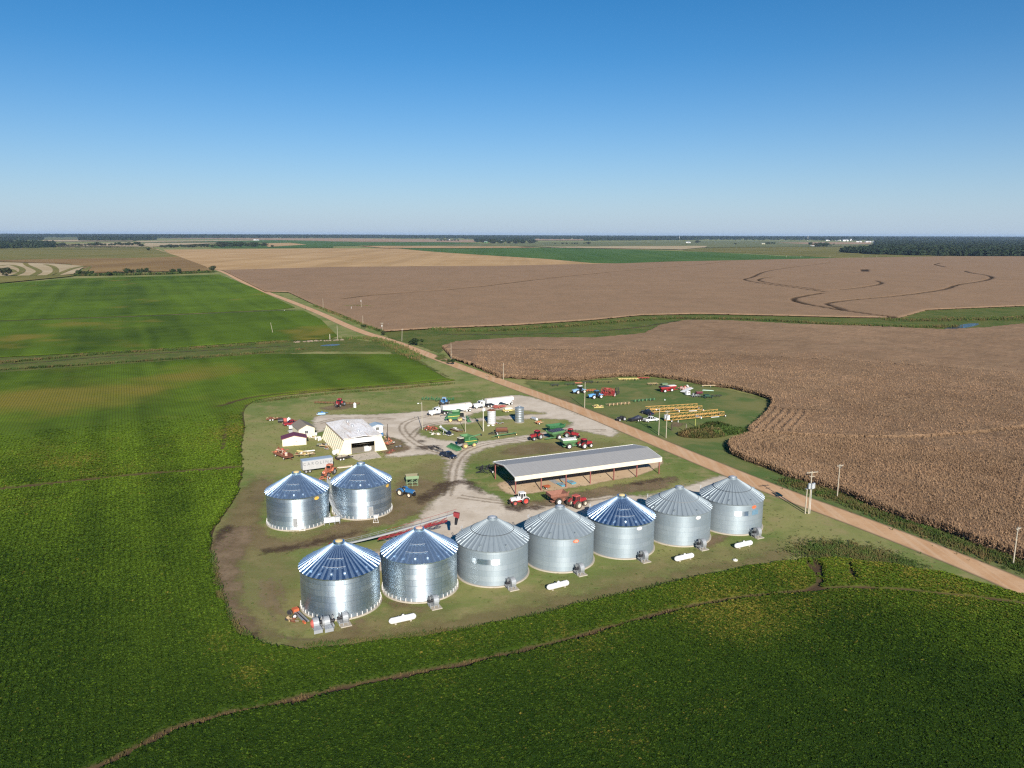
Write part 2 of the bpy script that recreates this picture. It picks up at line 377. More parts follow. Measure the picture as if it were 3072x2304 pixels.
dirt(DIRT, 'E', [(500,1300),(600,1265),(690,1290),(640,1330),(540,1330)])
dirt(DIRT, 'l', [(1225,35),(1245,8),(1310,5),(1290,22),(1262,42)])
dirt(DIRT, 'k', [(1440,640),(1500,620),(1560,700),(1540,820),(1480,790),(1440,720)])
dirt(DIRT, 'A', [(760,265),(1100,225),(1180,255),(1050,290),(850,300)])
dirt(DIRT, 'B', [(1520,180),(1650,170),(1700,200),(1600,225),(1520,210)])
dirt(DIRT, 'B', [(1060,700),(1400,650),(1700,700),(1500,780),(1100,790),(900,790)])
dirt(DIRT, 'e', [(470,1010),(560,980),(760,1070),(600,1110),(480,1090)])
dirt(DIRT, 'A', [(1540,590),(1640,620),(1720,690),(1800,720),(1650,770),(1500,780),(1440,770),(1500,700)])
dirt(DRYG, 'k', [(1460,40),(1400,200),(1430,420),(1250,560),(1300,760),(1450,900),(1600,960),(2019,960),(1900,1000),(1620,1020),(1420,940),(1240,790),(1180,560),(1150,460),(1260,260),(1340,100)], 'dry_grass_strip', res=1.5)
dirt(DRYG, 'l', [(100,300),(500,265),(900,180),(1300,90),(1560,40),(1560,62),(1300,112),(1000,185),(600,290),(100,345)], 'dry_grass_strip', res=1.5)
dirt(WORN, 'k', [(1420,30),(1330,200),(1200,370),(1180,480),(1260,760),(1400,900),(1560,930),(1660,860),(1640,700),(1650,560),(1600,480),(1700,420),(2019,400),(2019,280),(1880,310),(1500,400),(1430,300),(1470,150),(1530,60)], 'worn_ground', res=1.5)
dirt(WORN, 'A', [(1560,1060),(1850,900),(2050,850),(2180,900),(2212,1150),(1950,1350),(1500,1600),(900,1640),(1560,1450)], 'worn_ground', res=1.5)
dirt(WORN, 'B', [(560,860),(800,740),(1100,660),(1500,640),(2212,640),(2212,720),(1300,800),(900,880),(700,860)], 'worn_ground', res=1.5)
dirt(WORN, 'E', [(600,1250),(1000,1080),(1250,900),(1700,930),(1900,900),(1900,980),(1500,1130),(900,1290),(650,1340)], 'worn_ground', res=1.5)
dirt(WORN, 'l', [(560,215),(900,130),(1300,35),(1560,10),(1600,50),(1300,85),(900,175),(560,262)], 'worn_ground', res=1.5)
dirt(WORN, 'C', [(60,330),(300,380),(250,430),(700,600),(600,600),(0,420)], 'worn_ground', res=1.5)
for k_, pts in (('B',((2100,520),(1700,525),(1230,612),(800,655),(560,730),(450,830),(400,960),(390,1080),(330,1250))), ('B',((900,180),(600,262),(300,330),(0,380),(-200,470),(-60,640),(120,720),(380,800))), ('B',((1250,330),(1000,378),(700,405),(300,420),(40,480),(-60,600))), ('F',((100,330),(600,400),(1000,428),(1400,380),(2000,300))), ('A',((1600,400),(1300,380),(1000,380),(760,440)))):
    P = ats(k_, *pts); P = smooth_line(P, 2)
    for s_ in (-.95, .95):
        Q = []
        for i_, p_ in enumerate(P):
            a_ = P[max(0, i_-1)]; b_ = P[min(len(P)-1, i_+1)]; d_ = Vector((b_[0]-a_[0], b_[1]-a_[1])).normalized(); Q.append((p_[0]+d_.y*s_, p_[1]-d_.x*s_))
        DZ[0] += .0003; ribbon('wheel_track', Q, .36, TRACK, .014+DZ[0]*.05, .5, 0)
for pts in (((1440,620),(1445,700),(1470,780),(1520,850)),((1490,610),(1500,690),(1530,770),(1580,830)),((1540,620),(1550,690),(1575,740)),((1460,70),(1390,170),(1330,270),(1290,350)),((1500,70),(1430,180),(1370,280),(1330,360)),((1240,700),(1330,830),(1480,930),(1700,960),(1950,930))):
    DZ[0] += .0003; ribbon('wheel_track', smooth_line(ats('k', *pts), 2), .3, TRACK, .012+DZ[0]*.05, .5, 0)
dirt(DIRT, 'k', [(1165,440),(1300,330),(1420,330),(1330,480),(1300,640),(1330,800),(1440,930),(1330,900),(1230,760),(1180,600)])
dirt(MUD, 'B', [(300,1090),(480,1065),(620,1090),(700,1160),(740,1230),(690,1210),(560,1130),(480,1105),(390,1130),(270,1240),(120,1290),(0,1350),(0,1260),(160,1180),(250,1110)], 'mud_patch', .016)
dirt(MUD, 'F', [(590,430),(680,415),(1050,440),(1040,460),(700,500),(660,470)], 'mud_patch', .0165)
dirt(MUD, 'F', [(1100,440),(1300,395),(1500,370),(1540,385),(1300,440)], 'mud_patch', .017)
dirt(MUD, 'B', [(0,700),(200,680),(270,700),(200,725),(0,740)], 'mud_patch', .0175)
dirt(MUD, 'A', [(1850,630),(1920,640),(1940,655),(1870,650)], 'mud_patch', .0178)
dirt(MUD, 'k', [(1210,330),(1300,330),(1290,400),(1210,470),(1180,450)], 'mud_patch', .0180)
dirt(MUD, 'k', [(1200,560),(1270,570),(1270,640),(1210,630)], 'mud_patch', .0182)
dirt(MUD, 'k', [(1250,830),(1340,880),(1450,960),(1400,955),(1290,900)], 'mud_patch', .0184)
dirt(MUD, 'D', [(150,1330),(700,1240),(1100,1150),(1500,1050),(1480,1090),(1100,1200),(700,1300),(200,1380)], 'mud_patch', .0186)
dirt(MUD, 'f', [(1750,425),(2000,380),(2212,340),(2212,365),(1900,420)], 'mud_patch', .0188)
dirt(TANDIRT, 'f', [(330,400),(560,360),(2140,110),(2190,190),(1900,330),(1600,370),(1380,420),(1100,465),(820,500),(560,540),(440,520),(380,470)], 'shed_floor', .008)
pad = MB(); P4 = ats('A', (1075,803), (1385,748), (1455,820), (1200,857)); pad.loft([[(x, y, -.1) for x, y in P4], [(x, y, .05) for x, y in P4]])
tag(pad.build('concrete_apron', paint('pale_apron', (.46,.4,.32), .9, dirt=.3)), kind='structure')

# ---------------------------------------------------------------- crop materials
def m_soy():
    t = NT('soybean_canopy'); tone = t.attr('tone'); yel = t.attr('yel'); soil = t.attr('soil'); n = t.noise(2.2, 5, .75); n2 = t.noise(.11, 4, .6)
    rv = t.n('ShaderNodeMapping'); t.L(t.P(), rv.inputs[0]); rv.inputs['Rotation'].default_value = (0, 0, -(UV-math.pi/2))
    wv = t.n('ShaderNodeTexWave', wave_type='BANDS', bands_direction='X'); t.L(rv.outputs[0], wv.inputs[0]); wv.inputs['Scale'].default_value = 2*math.pi/20/.98
    wv.inputs['Distortion'].default_value = .9; wv.inputs['Detail'].default_value = 2; wv.inputs['Detail Scale'].default_value = 1.2
    c = t.mix(tone, (.014,.034,.005), (.115,.185,.016))
    c = t.mix(t.rng(t.math('ADD', yel, t.math('MULTIPLY', t.math('SUBTRACT', n, .5), .9)), .35, .95), c, (.2,.17,.03))
    c = t.mix(t.math('MULTIPLY', t.math('MULTIPLY', t.rng(n, .5, .75), .45), t.math('SUBTRACT', 1., t.attr('leaf'))), c, (.014,.03,.005))
    c = t.mix(t.math('MULTIPLY', t.attr('rows'), t.rng(wv.outputs['Fac'], .5, .05, 0., .42)), c, (.05,.06,.012))
    c = t.mix(soil, c, (.075,.05,.03))
    return t.bsdf(c, .9, spec=.04, bump=n, bstr=.5, bdist=.12)
SOY = m_soy()
def m_corn():
    t = NT('ripe_corn'); tone = t.attr('tone'); soil = t.attr('soil'); n = t.noise(1.6, 5, .75); n2 = t.noise(.045, 4, .6); n3 = t.noise(.28, 4, .65, stretch=(1, .12, 1, -R(15)))
    c = t.mix(tone, (.2,.126,.075), (.335,.217,.132)); c = t.mix(t.rng(n2, .35, .65), c, t.mix(tone, (.17,.108,.065), (.3,.2,.122)))
    c = t.mix(t.math('MULTIPLY', t.rng(n3, .5, .7), .16), c, (.15,.095,.06))
    c = t.mix(t.math('MULTIPLY', t.math('MULTIPLY', t.rng(n, .47, .7), .8), t.math('SUBTRACT', 1., t.attr('leaf'))), c, (.11,.068,.04))
    c = t.mix(soil, c, (.05,.033,.019))
    return t.bsdf(c, .95, spec=.03, bump=n, bstr=.5, bdist=.3)
CORN = m_corn()
def plants(name, X, Y, Z, Sx, tmpl, faces, mat, tone, yel, label, cat, jit=.12):
    n = len(X); T = np.array(tmpl); k = len(T); a = nr.random(n)*6.283; c, s = np.cos(a), np.sin(a)
    V = np.empty((n, k, 3)); sx = Sx[:, None]
    J = 1+(nr.random((n, k))-.5)*jit*2
    V[:, :, 0] = X[:, None]+(T[:, 0]*c[:, None]-T[:, 1]*s[:, None])*sx*J; V[:, :, 1] = Y[:, None]+(T[:, 0]*s[:, None]+T[:, 1]*c[:, None])*sx*J
    V[:, :, 2] = Z[:, None]+T[:, 2]*sx*J
    F_ = (np.arange(n)[:, None, None]*k+np.array(faces)[None]).reshape(-1, 4)
    rep = lambda q: np.repeat(q, k)
    tn = np.clip(rep(tone)+(nr.random(n*k)-.5)*.16, 0, 1)
    o = npmesh(name, V.reshape(-1, 3), F_, mat, dict(tone=tn, yel=rep(yel), leaf=np.ones(n*k), soil=np.zeros(n*k), rows=np.zeros(n*k)))
    return tag(o, label, cat, kind='stuff')
def leaf(ang, z0, r0, r1, z1, w, droop=0.):
    """a blade: quad from (r0,z0) out to (r1,z1)"""
    c, s = math.cos(ang), math.sin(ang)
    return [(c*r0+s*w*.4, s*r0-c*w*.4, z0), (c*r1+s*w, s*r1-c*w, z1), (c*r1-s*w, s*r1+c*w, z1+droop), (c*r0-s*w*.4, s*r0+c*w*.4, z0)]
def template(ls):
    V = [v for l_ in ls for v in l_]; return V, [tuple(range(4*i, 4*i+4)) for i in range(len(ls))]
# ---------------------------------------------------------------- soybean fields
YARD = smooth_line([at('j',2160,540), at('j',2130,545)]+ats('j',(1900,565),(1500,595),(1250,625),(1180,650),(1150,690),(1165,760),(1140,860),(1150,1000))+ats('k',(1330,60),(1300,170),(1240,260),(1170,350),(1160,480),(1170,600),(1230,780),(1290,900),(1420,970),(1580,1010),(1700,1020),(2019,985))+ats('l',(150,345),(500,300),(900,210),(1200,140),(1450,90),(1550,80),(1640,78),(1800,95),(2000,130),(2212,190),(2500,270)), 2)
LEV = smooth_line(ats('k',(300,1800),(560,1650),(700,1580),(850,1500),(1000,1440),(1200,1380),(1400,1340),(1700,1275))+ats('l',(200,460),(400,425),(600,382),(800,335),(1000,275),(1200,225),(1400,190),(1540,182)), 2)
LEV2 = smooth_line(ats('l',(1540,182),(1640,168),(1760,170),(1900,182),(2212,215),(2500,260)), 2)
RUTS = [smooth_line(ats('l',(1548,88),(1562,105),(1578,125),(1583,150),(1565,170),(1548,180)), 2), smooth_line(ats('l',(1568,85),(1588,110),(1596,140),(1580,172)), 2), smooth_line(ats('l',(1680,95),(1684,125),(1700,150)), 2)]
TRK = smooth_line(ats('k',(-300,165),(0,130),(500,75),(800,45),(1180,18),(1350,5)), 2)
RUT4 = smooth_line(ats('j',(1085,740),(1065,800),(1060,870),(1010,920)), 2)
RUT5 = smooth_line(ats('k',(1600,1010),(1610,1120),(1590,1200),(1640,1270)), 2)
EDGE2 = smooth_line(ats('j',(2130,535),(1900,560),(1500,590),(1230,615),(1130,635),(1045,665)), 1)
NEARP = [at('j',-500,520)]+ats('j',(0,505),(500,470),(1000,435),(1500,395),(1780,370),(1850,395),(2000,460),(2120,530))+YARD+[at('l',2900,560), at('l',2900,1300), at('l',800,1500), at('k',-100,2600), at('k',-700,1659), at('j',-500,1106)]
YELP = ats('k',(1030,680),(1110,720),(1230,900),(1420,1000),(1590,1020),(1590,1300),(1200,1370),(1100,1340),(1040,850))
def yellow(X, Y):
    y = np.clip(fbm(X, Y, 38, 5)*1.9-.72, 0, 1)*.55*np.clip((np.hypot(X, Y)-90)/130, .25, 1)
    y = np.maximum(y, np.clip(fbm(X, Y, 9, 8)*2.2-1.1, 0, 1)*.35)
    y += .25*np.clip(sdpoly(X, Y, YELP)/5, 0, 1)+.2*np.exp(-dline(X, Y, YARD)/14.)
    for k, x, yy, r, a in (('l',1330,255,8,.38),('l',900,560,16,.1),('l',1000,450,20,.08),('l',700,400,14,.06),('l',1850,150,16,.3),('l',1350,140,18,.15),('j',930,510,14,.5),('j',690,590,8,.35),('j',300,620,30,.25),('j',100,650,30,.3),('j',1100,780,14,.2),('j',500,930,26,.12)):
        c = at(k, x, yy); y += a*np.exp(-((X-c[0])**2+(Y-c[1])**2)/(2*r*r))
    return np.clip(y, 0, 1)
def gapd(X, Y):
    d = dline(X, Y, LEV)-.45
    d = np.minimum(d, dline(X, Y, LEV2)-.6); d = np.minimum(d, dline(X, Y, TRK)-1.2); d = np.minimum(d, dline(X, Y, RUT4)-.12); d = np.minimum(d, dline(X, Y, EDGE2)-.7)
    for r_ in RUTS: d = np.minimum(d, dline(X, Y, r_)-(.32 if r_ is not RUTS[2] else .1))
    return d+(vnoise(X, Y, 2.3, 4)-.5)*.9
def soysd(X, Y): return np.minimum(sdpoly(X, Y, NEARP)+(vnoise(X, Y, 3., 9)-.5)*1.2, gapd(X, Y))
BND = lambda X, Y: np.hypot(X, Y)
def strips(X, Y):
    u = X*RU[0]+Y*RU[1]; v = -X*RU[1]+Y*RU[0]; return .34*(vnoise(u, v, 5.8, 91)*0+vnoise(u+vnoise(u, v, 60, 7)*3, v*.02, 4.9, 93)-.5)+.25*(vnoise(u, v*.03, 15., 95)-.5)
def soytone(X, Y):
    t = np.clip(.42+.9*(fbm(X, Y, 60, 3)-.45)+.45*(fbm(X, Y, 6, 12)-.45)+strips(X, Y), 0, 1)*np.clip(.1+.9*(BND(X, Y)-100)/130, .1, 1.)  # tone drops towards the camera: lens vignette painted into the crop colour
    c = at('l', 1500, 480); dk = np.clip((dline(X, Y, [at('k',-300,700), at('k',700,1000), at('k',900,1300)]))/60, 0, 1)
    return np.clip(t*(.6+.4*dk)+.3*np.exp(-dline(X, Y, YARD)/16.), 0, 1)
def soyfield(name, box, res, d0, d1, rows):
    full = lambda X, Y: sdpoly(X, Y, NEARP)
    X, Y, sd0, q = cells(*box, res, lambda c, x, y: (c > -.45*res) & (BND(x, y) >= d0) & (BND(x, y) < d1), full); X, Y, sd0 = snap(X, Y, sd0, full, 2*res)
    sd = np.minimum(sd0+(vnoise(X, Y, 3., 9)-.5)*1.2, gapd(X, Y))
    u = X*RU[0]+Y*RU[1]; row = .5+.5*np.cos(u*2*math.pi/.98)
    h = np.clip(sd/.7+.1, .03, 1); z = .03+.5*h+h*((row-.5)*.22*(1-rows)+(fbm(X, Y, 1.3, 21)-.45)*.35)
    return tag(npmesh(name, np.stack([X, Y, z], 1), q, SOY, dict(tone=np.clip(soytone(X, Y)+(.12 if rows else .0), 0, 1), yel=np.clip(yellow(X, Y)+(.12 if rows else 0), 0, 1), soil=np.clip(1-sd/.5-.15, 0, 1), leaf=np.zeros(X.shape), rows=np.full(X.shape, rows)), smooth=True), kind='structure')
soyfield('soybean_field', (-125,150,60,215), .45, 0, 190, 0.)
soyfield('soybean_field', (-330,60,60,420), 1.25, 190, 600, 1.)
# leafy plants over the near part
def soyplants():
    n = int(2.4e5); X = np.concatenate([nr.uniform(-118, 145, n*2), nr.uniform(-190, -20, n+n//2)]); Y = np.concatenate([nr.uniform(66, 205, n*2), nr.uniform(130, 300, n+n//2)])
    u = X*RU[0]+Y*RU[1]; v = -X*RU[1]+Y*RU[0]; u = np.round(u/.98)*.98+nr.normal(0, .21, len(u)); X = u*RU[0]-v*RU[1]; Y = u*RU[1]+v*RU[0]
    k = (np.abs(X) < Y*.72+20) & (BND(X, Y) < np.where(X < -20, 170+130*nr.random(len(X))**1.3, 150+55*nr.random(len(X)))) & ((np.arange(len(X)) < n*2) | (BND(X, Y) > 175)); X, Y = X[k], Y[k]
    sd = soysd(X, Y); k = sd > .15; X, Y, sd = X[k], Y[k], sd[k]
    print('soy plants', len(X))
    T, Fc = template([leaf(a, .0, .03, .27, .07+.06*(i % 2), .13, .04*(i % 3-1)) for i, a in enumerate((0, 1.3, 2.5, 3.8, 5.0))]+[leaf(.7, .08, .0, .17, .17, .11), leaf(3.4, .08, 0, .16, .15, .1)])
    far = np.clip(BND(X, Y)/130, .9, 1.4)
    return plants('soybean_plants', X, Y, .22+.32*np.clip(sd/.8, 0, 1)+fbm(X, Y, 1.3, 21)*.25-.13, nr.uniform(.55, 1.1, len(X))*far, T, Fc, SOY, np.clip(soytone(X, Y)+nr.normal(0, .14, len(X)), 0, 1), np.clip((yellow(X, Y)+.03)*nr.uniform(.1, 1.5, len(X))+(nr.random(len(X)) < .014)*.4, 0, 1), 'green soybean plants with yellowing leaves, darkened by a painted vignette, filling the near field', 'soybeans', .3)
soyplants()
# farther soybean strips
def cropsheet(name, P, mat, h, res, tone=.5, yel=None, gaps=(), rows=1., seed=0, tv=.8, clipd=None):
    sf = lambda X, Y: sdpoly(X, Y, P)
    X, Y, sd0, q = cells(*bbox(P, 2*res), res, lambda c, x, y: (c > -.45*res), sf)
    X, Y, sd0 = snap(X, Y, sd0, sf, 2*res); sd = sd0
    for g, w in gaps: sd = np.minimum(sd, dline(X, Y, g)-w+(vnoise(X, Y, w*3+2, seed+4)-.5)*w*.8)
    hh = np.clip(sd/res+.5, .02, 1); z = .05+h*hh*(.97+.05*vnoise(X, Y, max(1.5, res*1.4), seed))
    t = np.clip(tone+tv*(fbm(X, Y, 55, seed+3)-.45)+tv*.4*(fbm(X, Y, 8, seed+5)-.45)+(strips(X, Y)*.8 if mat is SOY else 0), 0, 1)
    return tag(npmesh(name, np.stack([X, Y, z], 1), q, mat, dict(tone=t, yel=yellow(X, Y) if yel is None else np.clip(fbm(X, Y, 45, seed+2)*2.4-1.2+yel, 0, 1), soil=np.clip(1-sd/max(.6, res*.6), 0, 1)*(sd < sd0-.01), leaf=np.zeros(X.shape), rows=np.full(X.shape, rows)), smooth=True), kind='structure')
L2P = [at('j',-500,300)]+ats('j',(0,262),(700,238),(1300,212),(1440,210),(1520,250),(1600,330),(1560,345),(1300,352),(700,395),(0,432))+[at('j',-500,470)]
cropsheet('soybean_field', L2P, SOY, .55, 1.7, .62, rows=.6, seed=31, yel=.12)
L1P = [at('j',-500,75)]+ats('j',(0,82),(330,58),(1040,38),(1200,100),(1400,195),(1300,205),(700,232),(0,257))+[at('j',-500,290)]
cropsheet('soybean_field', L1P, SOY, .55, 3., .66, rows=.3, seed=41, yel=-.1)

# ---------------------------------------------------------------- corn fields
C1B = ats('C',(0,200),(240,205),(420,185),(640,165),(930,160),(1200,192),(1440,238),(1750,282),(1950,332),(2090,382),(2115,430),(2060,530),(1960,620),(1890,680),(1905,730),(1720,790),(1690,830),(1720,900),(1850,960),(2000,1011))+ats('N',(200,245),(450,312),(640,372),(900,495),(1200,615),(1500,695),(1800,815),(2212,955),(2700,1120))
C1P = [at('m',2600,60)]+ats('m',(2212,95),(2050,112),(1900,118),(1600,105),(1350,97),(1100,84),(950,82),(850,100),(780,135),(600,150),(300,150),(75,165))+[at('M',1700,545), at('M',1790,650), at('M',2000,720), at('M',2212,810)]+[at('m',200,290)]+C1B+[at('N',2700,300)]
CGAP = smooth_line(ats('m',(1190,505),(1300,520),(1500,530),(1750,535),(1950,525),(2212,495),(2500,460)), 2)
def corntone(X, Y): return np.clip(.5+.8*(fbm(X, Y, 70, 51)-.45)+.8*(fbm(X, Y, 7, 54)-.45), 0, 1)
def headland(X, Y, sd): return (sd < 14) & (X > 60) & (Y > 180)
def cornfield(res, d0, d1, box):
    X, Y, sd0, q = cells(*box, res, lambda c, x, y: (c > -.45*res) & (BND(x, y) >= d0) & (BND(x, y) < d1) & (np.abs(x) < y*.8+40), lambda X, Y: sdpoly(X, Y, C1P)); X, Y, sd0 = snap(X, Y, sd0, lambda X, Y: sdpoly(X, Y, C1P), 2*res)
    sd = np.minimum(sd0, dline(X, Y, CGAP)-1.1)+(vnoise(X, Y, 2.5, 6)-.5)*.8
    w = np.where(headland(X, Y, sd0), np.cos(sd0*2*math.pi/2.6)*.2, 0) if res < 1.3 else 0
    z = .1+1.9*np.clip(sd/.5+.2, .02, 1)*(.88+.2*fbm(X, Y, 1.7, 61))+w*(sd > .5)
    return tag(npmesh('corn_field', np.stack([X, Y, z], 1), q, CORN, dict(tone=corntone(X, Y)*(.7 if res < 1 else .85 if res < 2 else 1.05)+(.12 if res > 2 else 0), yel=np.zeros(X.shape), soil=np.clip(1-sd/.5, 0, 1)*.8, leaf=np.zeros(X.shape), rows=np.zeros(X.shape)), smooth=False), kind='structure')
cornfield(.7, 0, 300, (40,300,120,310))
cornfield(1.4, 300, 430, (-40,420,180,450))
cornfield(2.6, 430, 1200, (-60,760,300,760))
def cornplants(n, d0, d1, box, scl, seed):
    X = nr.uniform(box[0], box[1], n); Y = nr.uniform(box[2], box[3], n)
    k = (BND(X, Y) >= d0) & (BND(X, Y) < d1-(110*nr.random(len(X)) if seed else 0)) & (np.abs(X) < Y*.72+15); X, Y = X[k], Y[k]
    E_ = smooth_line(C1B, 1); ex = []
    for a_, b_ in zip(E_, E_[1:]):
        t_ = nr.random(int(math.dist(a_, b_)*9)); ex.append(np.stack([a_[0]+(b_[0]-a_[0])*t_+nr.normal(0, .8, len(t_)), a_[1]+(b_[1]-a_[1])*t_+nr.normal(0, .8, len(t_))]))
    ex = np.concatenate(ex, 1); ex = ex[:, (BND(ex[0], ex[1]) >= d0) & (BND(ex[0], ex[1]) < d1-60*(seed > 0))]; X = np.concatenate([X, ex[0]]); Y = np.concatenate([Y, ex[1]])
    sd0 = sdpoly(X, Y, C1P); sd = np.minimum(sd0, dline(X, Y, CGAP)-1.)
    hl = headland(X, Y, sd0) & (np.abs(((sd0/2.6) % 1)-.5) > .34)
    k = (sd > -.15) & ((~headland(X, Y, sd0)) | hl | (nr.random(len(X)) < .8)); X, Y, sd = X[k], Y[k], sd[k]; print('corn', len(X))
    T, Fc = template([leaf(0, 0, 0, .02, 2.0, .03), leaf(.3, .9, .02, .5, 1.25, .09, .06), leaf(2.1, 1.2, .02, .5, 1.55, .09, -.05), leaf(4.0, 1.45, .02, .42, 1.75, .08, .05), leaf(5.3, 1.0, .02, .5, .8, .09), leaf(1.2, 1.7, 0, .16, 2.25, .07), leaf(4.4, 1.7, 0, .14, 2.2, .06)])
    edge = np.where(sd < 1.2, 0, .25)
    plants('corn_plants', X, Y, edge*0+nr.uniform(-.15, .15, len(X)), nr.uniform(.85, 1.12, len(X))*np.where(sd < 1.5, .98, 1)*1.0, [(x*scl*.85, y*scl*.85, z*.93) for x, y, z in T], Fc, CORN, np.clip(corntone(X, Y)+nr.normal(0.02, .13, len(X)), 0, 1), np.zeros(len(X)), 'ripe tan corn plants standing along the road and round the lot' if seed == 0 else 'ripe brown corn plants in the middle distance beyond the lot', 'corn', .15)
cornplants(210000, 0, 262, (50,200,125,262), 1.1, 0)
cornplants(190000, 262, 460, (-20,320,200,460), 1.7, 1)
# far brown field with weedy furrows
F1 = smooth_line(ats('r',(1010,225),(900,240),(720,262),(590,285),(530,320),(465,332),(540,350),(700,372),(860,393),(990,412)), 2)
F2 = smooth_line(ats('r',(660,315),(580,325),(560,342),(700,365),(860,385),(990,405),(1200,385),(1350,358),(1290,340)), 2)
F3 = smooth_line(ats('r',(960,418),(830,440),(770,458),(830,482),(930,500),(1050,520),(1150,535),(1260,552),(1420,570)), 2)
F4 = smooth_line(ats('r',(1100,525),(1020,498),(970,484),(1150,460),(1400,440),(1600,415),(1740,392),(1790,365),(1950,345),(2025,322),(1980,305),(1880,292),(1840,278)), 2)
F5 = smooth_line(ats('q',(60,442),(250,418),(800,380),(1300,315),(1800,265),(2212,232))+ats('r',(200,238),(400,215)), 1)
F6 = ats('r',(1690,228),(1655,238),(1725,255)); F7 = ats('r',(1220,268),(1228,282)); F8 = ats('r',(1210,283),(1000,300),(850,310)); F9 = ats('r',(1500,208),(1800,216),(2212,232))
C2P = ats('p',(1345,266),(1600,395))+ats('M',(340,55),(560,160),(800,250),(1000,340),(1200,405))+ats('m',(0,110),(300,98),(600,78),(780,60),(1000,55),(1300,62),(1560,68),(1750,70),(1850,40),(2212,25))+[at('r',2700,470), at('r',2700,190)]+ats('r',(2212,186),(1700,186),(1100,196),(0,220))+ats('q',(1770,224),(1550,228),(1000,240),(0,247))
cropsheet('dry_corn_field', C2P, CORN, 1.5, 2.4, .85, rows=0, seed=71, gaps=[(F1,1.7),(F2,1.6),(F3,2.3),(F4,1.9),(F5,2.3),(F6,2.),(F7,6),(F8,1.),(F9,3.)], tv=.35)
# ---------------------------------------------------------------- ditches and banks
def m_bank():
    t = NT('weedy_bank'); n1 = t.noise(.07, 4, .6); n2 = t.noise(.6, 6, .7); n3 = t.noise(2.5, 3, .8)
    c = t.mix(t.rng(n1, .35, .65), (.06,.115,.024), (.13,.15,.04)); c = t.mix(t.math('MULTIPLY', t.rng(n2, .43, .63), .7), c, (.155,.125,.052)); c = t.mix(t.math('MULTIPLY', t.rng(n3, .5, .7), .5), c, (.025,.04,.012))
    return t.bsdf(c, .95, spec=.03, bump=n2, bstr=.8, bdist=.4, alpha=soil_alpha(t, 2., 4, .15))
BANK = m_bank()
def m_water():
    t = NT('ditch_water'); n = t.noise(.8, 3)
    return t.bsdf(t.mix(n, (.015,.03,.045), (.02,.04,.06)), .12, bump=n, bstr=1., bdist=.35)
WATER = m_water()
def flat(name, P, mat, z):
    b = MB(); b.add([(x, y, z) for x, y in P], [tuple(range(len(P)))]); me = b.build(name, mat)
    if me.data.polygons[0].normal.z < 0: me.data.flip_normals()
    return tag(me, kind='structure')
dr = ats('M',(1240,430),(1500,500))+[at('m',2600,85)]+ats('m',(2212,96),(2050,112),(1900,118),(1600,105),(1350,97),(1100,84),(950,82),(850,100),(780,135),(600,150),(300,150),(75,165))
DR = ats('M',(1180,400),(1230,455),(1480,520),(1700,600),(1770,680),(1640,640))+ats('m',(50,165),(75,165),(300,150),(600,150),(780,135),(850,100),(950,82),(1100,84),(1350,97),(1600,105),(1900,118),(2050,112),(2212,96),(2700,75),(2700,-5),(2212,25),(1850,40),(1750,70),(1560,68),(1300,62),(1000,55),(780,60),(600,78),(300,98),(0,110))
sheet('ditch_bank', lambda X, Y: sdpoly(X, Y, DR), bbox(DR), BANK, .03, 2.5, 6)
DL = ats('j',(-500,460),(0,425),(700,388),(1300,345),(1620,340),(1840,365),(2120,520),(1990,470),(1840,402),(1500,402),(1000,442),(500,476),(0,512),(-500,552))
sheet('ditch_bank', lambda X, Y: sdpoly(X, Y, DL), bbox(DL), BANK, .03, 1.5, 5)
WD = smooth_line(ats('m',(1905,108),(1960,96),(2010,87),(2050,88),(2030,97),(1985,106),(1940,112)), 2, True)
flat('ditch_water', WD, WATER, .06)
flat('ditch_water', smooth_line(ats('M',(600,524),(690,510),(800,508),(792,519),(700,527)), 2, True), WATER, .06)
RP = ats('M',(390,492),(520,485),(640,478),(840,470),(850,482),(760,492),(640,494),(560,505),(430,508))
b = MB()
for i in range(70):
    t = rng.random(); a = RP[0]; e = RP[3]; x = a[0]+(e[0]-a[0])*t+rng.uniform(-1,1); y = a[1]+(e[1]-a[1])*t+rng.uniform(-3.2,.5)
    s_ = rng.uniform(.25,.9); b.box((x, y, .1+s_*.3), (s_*1.6, s_, s_*.8), (rng.uniform(-.4,.4), rng.uniform(-.4,.4), rng.uniform(0,3)), .7)
tag(b.build('riprap_stones', paint('pale_rubble', (.22,.17,.125), .9)), 'pale broken concrete rubble heaped along the ditch bank', 'rubble', kind='stuff')
# dark muddy channel on both sides
ribbon('ditch_channel', ats('j',(-500,452),(0,470),(500,425),(900,402),(1380,375)), .9, MUD, .05)
ribbon('ditch_channel', ats('m',(20,128),(300,130),(560,122),(760,105),(900,80),(1050,66)), 1.2, MUD, .05)
ribbon('ditch_channel', ats('j',(-500,510),(0,488),(500,458),(900,430),(1300,405)), .8, MUD, .052)
ribbon('field_drain', ats('j',(-500,278),(0,259),(700,235),(1300,208),(1400,206)), 2.2, m_soil('dark_drain', (.035,.05,.015), (.05,.06,.02), (.025,.03,.012), .8, 1., .3), .06)
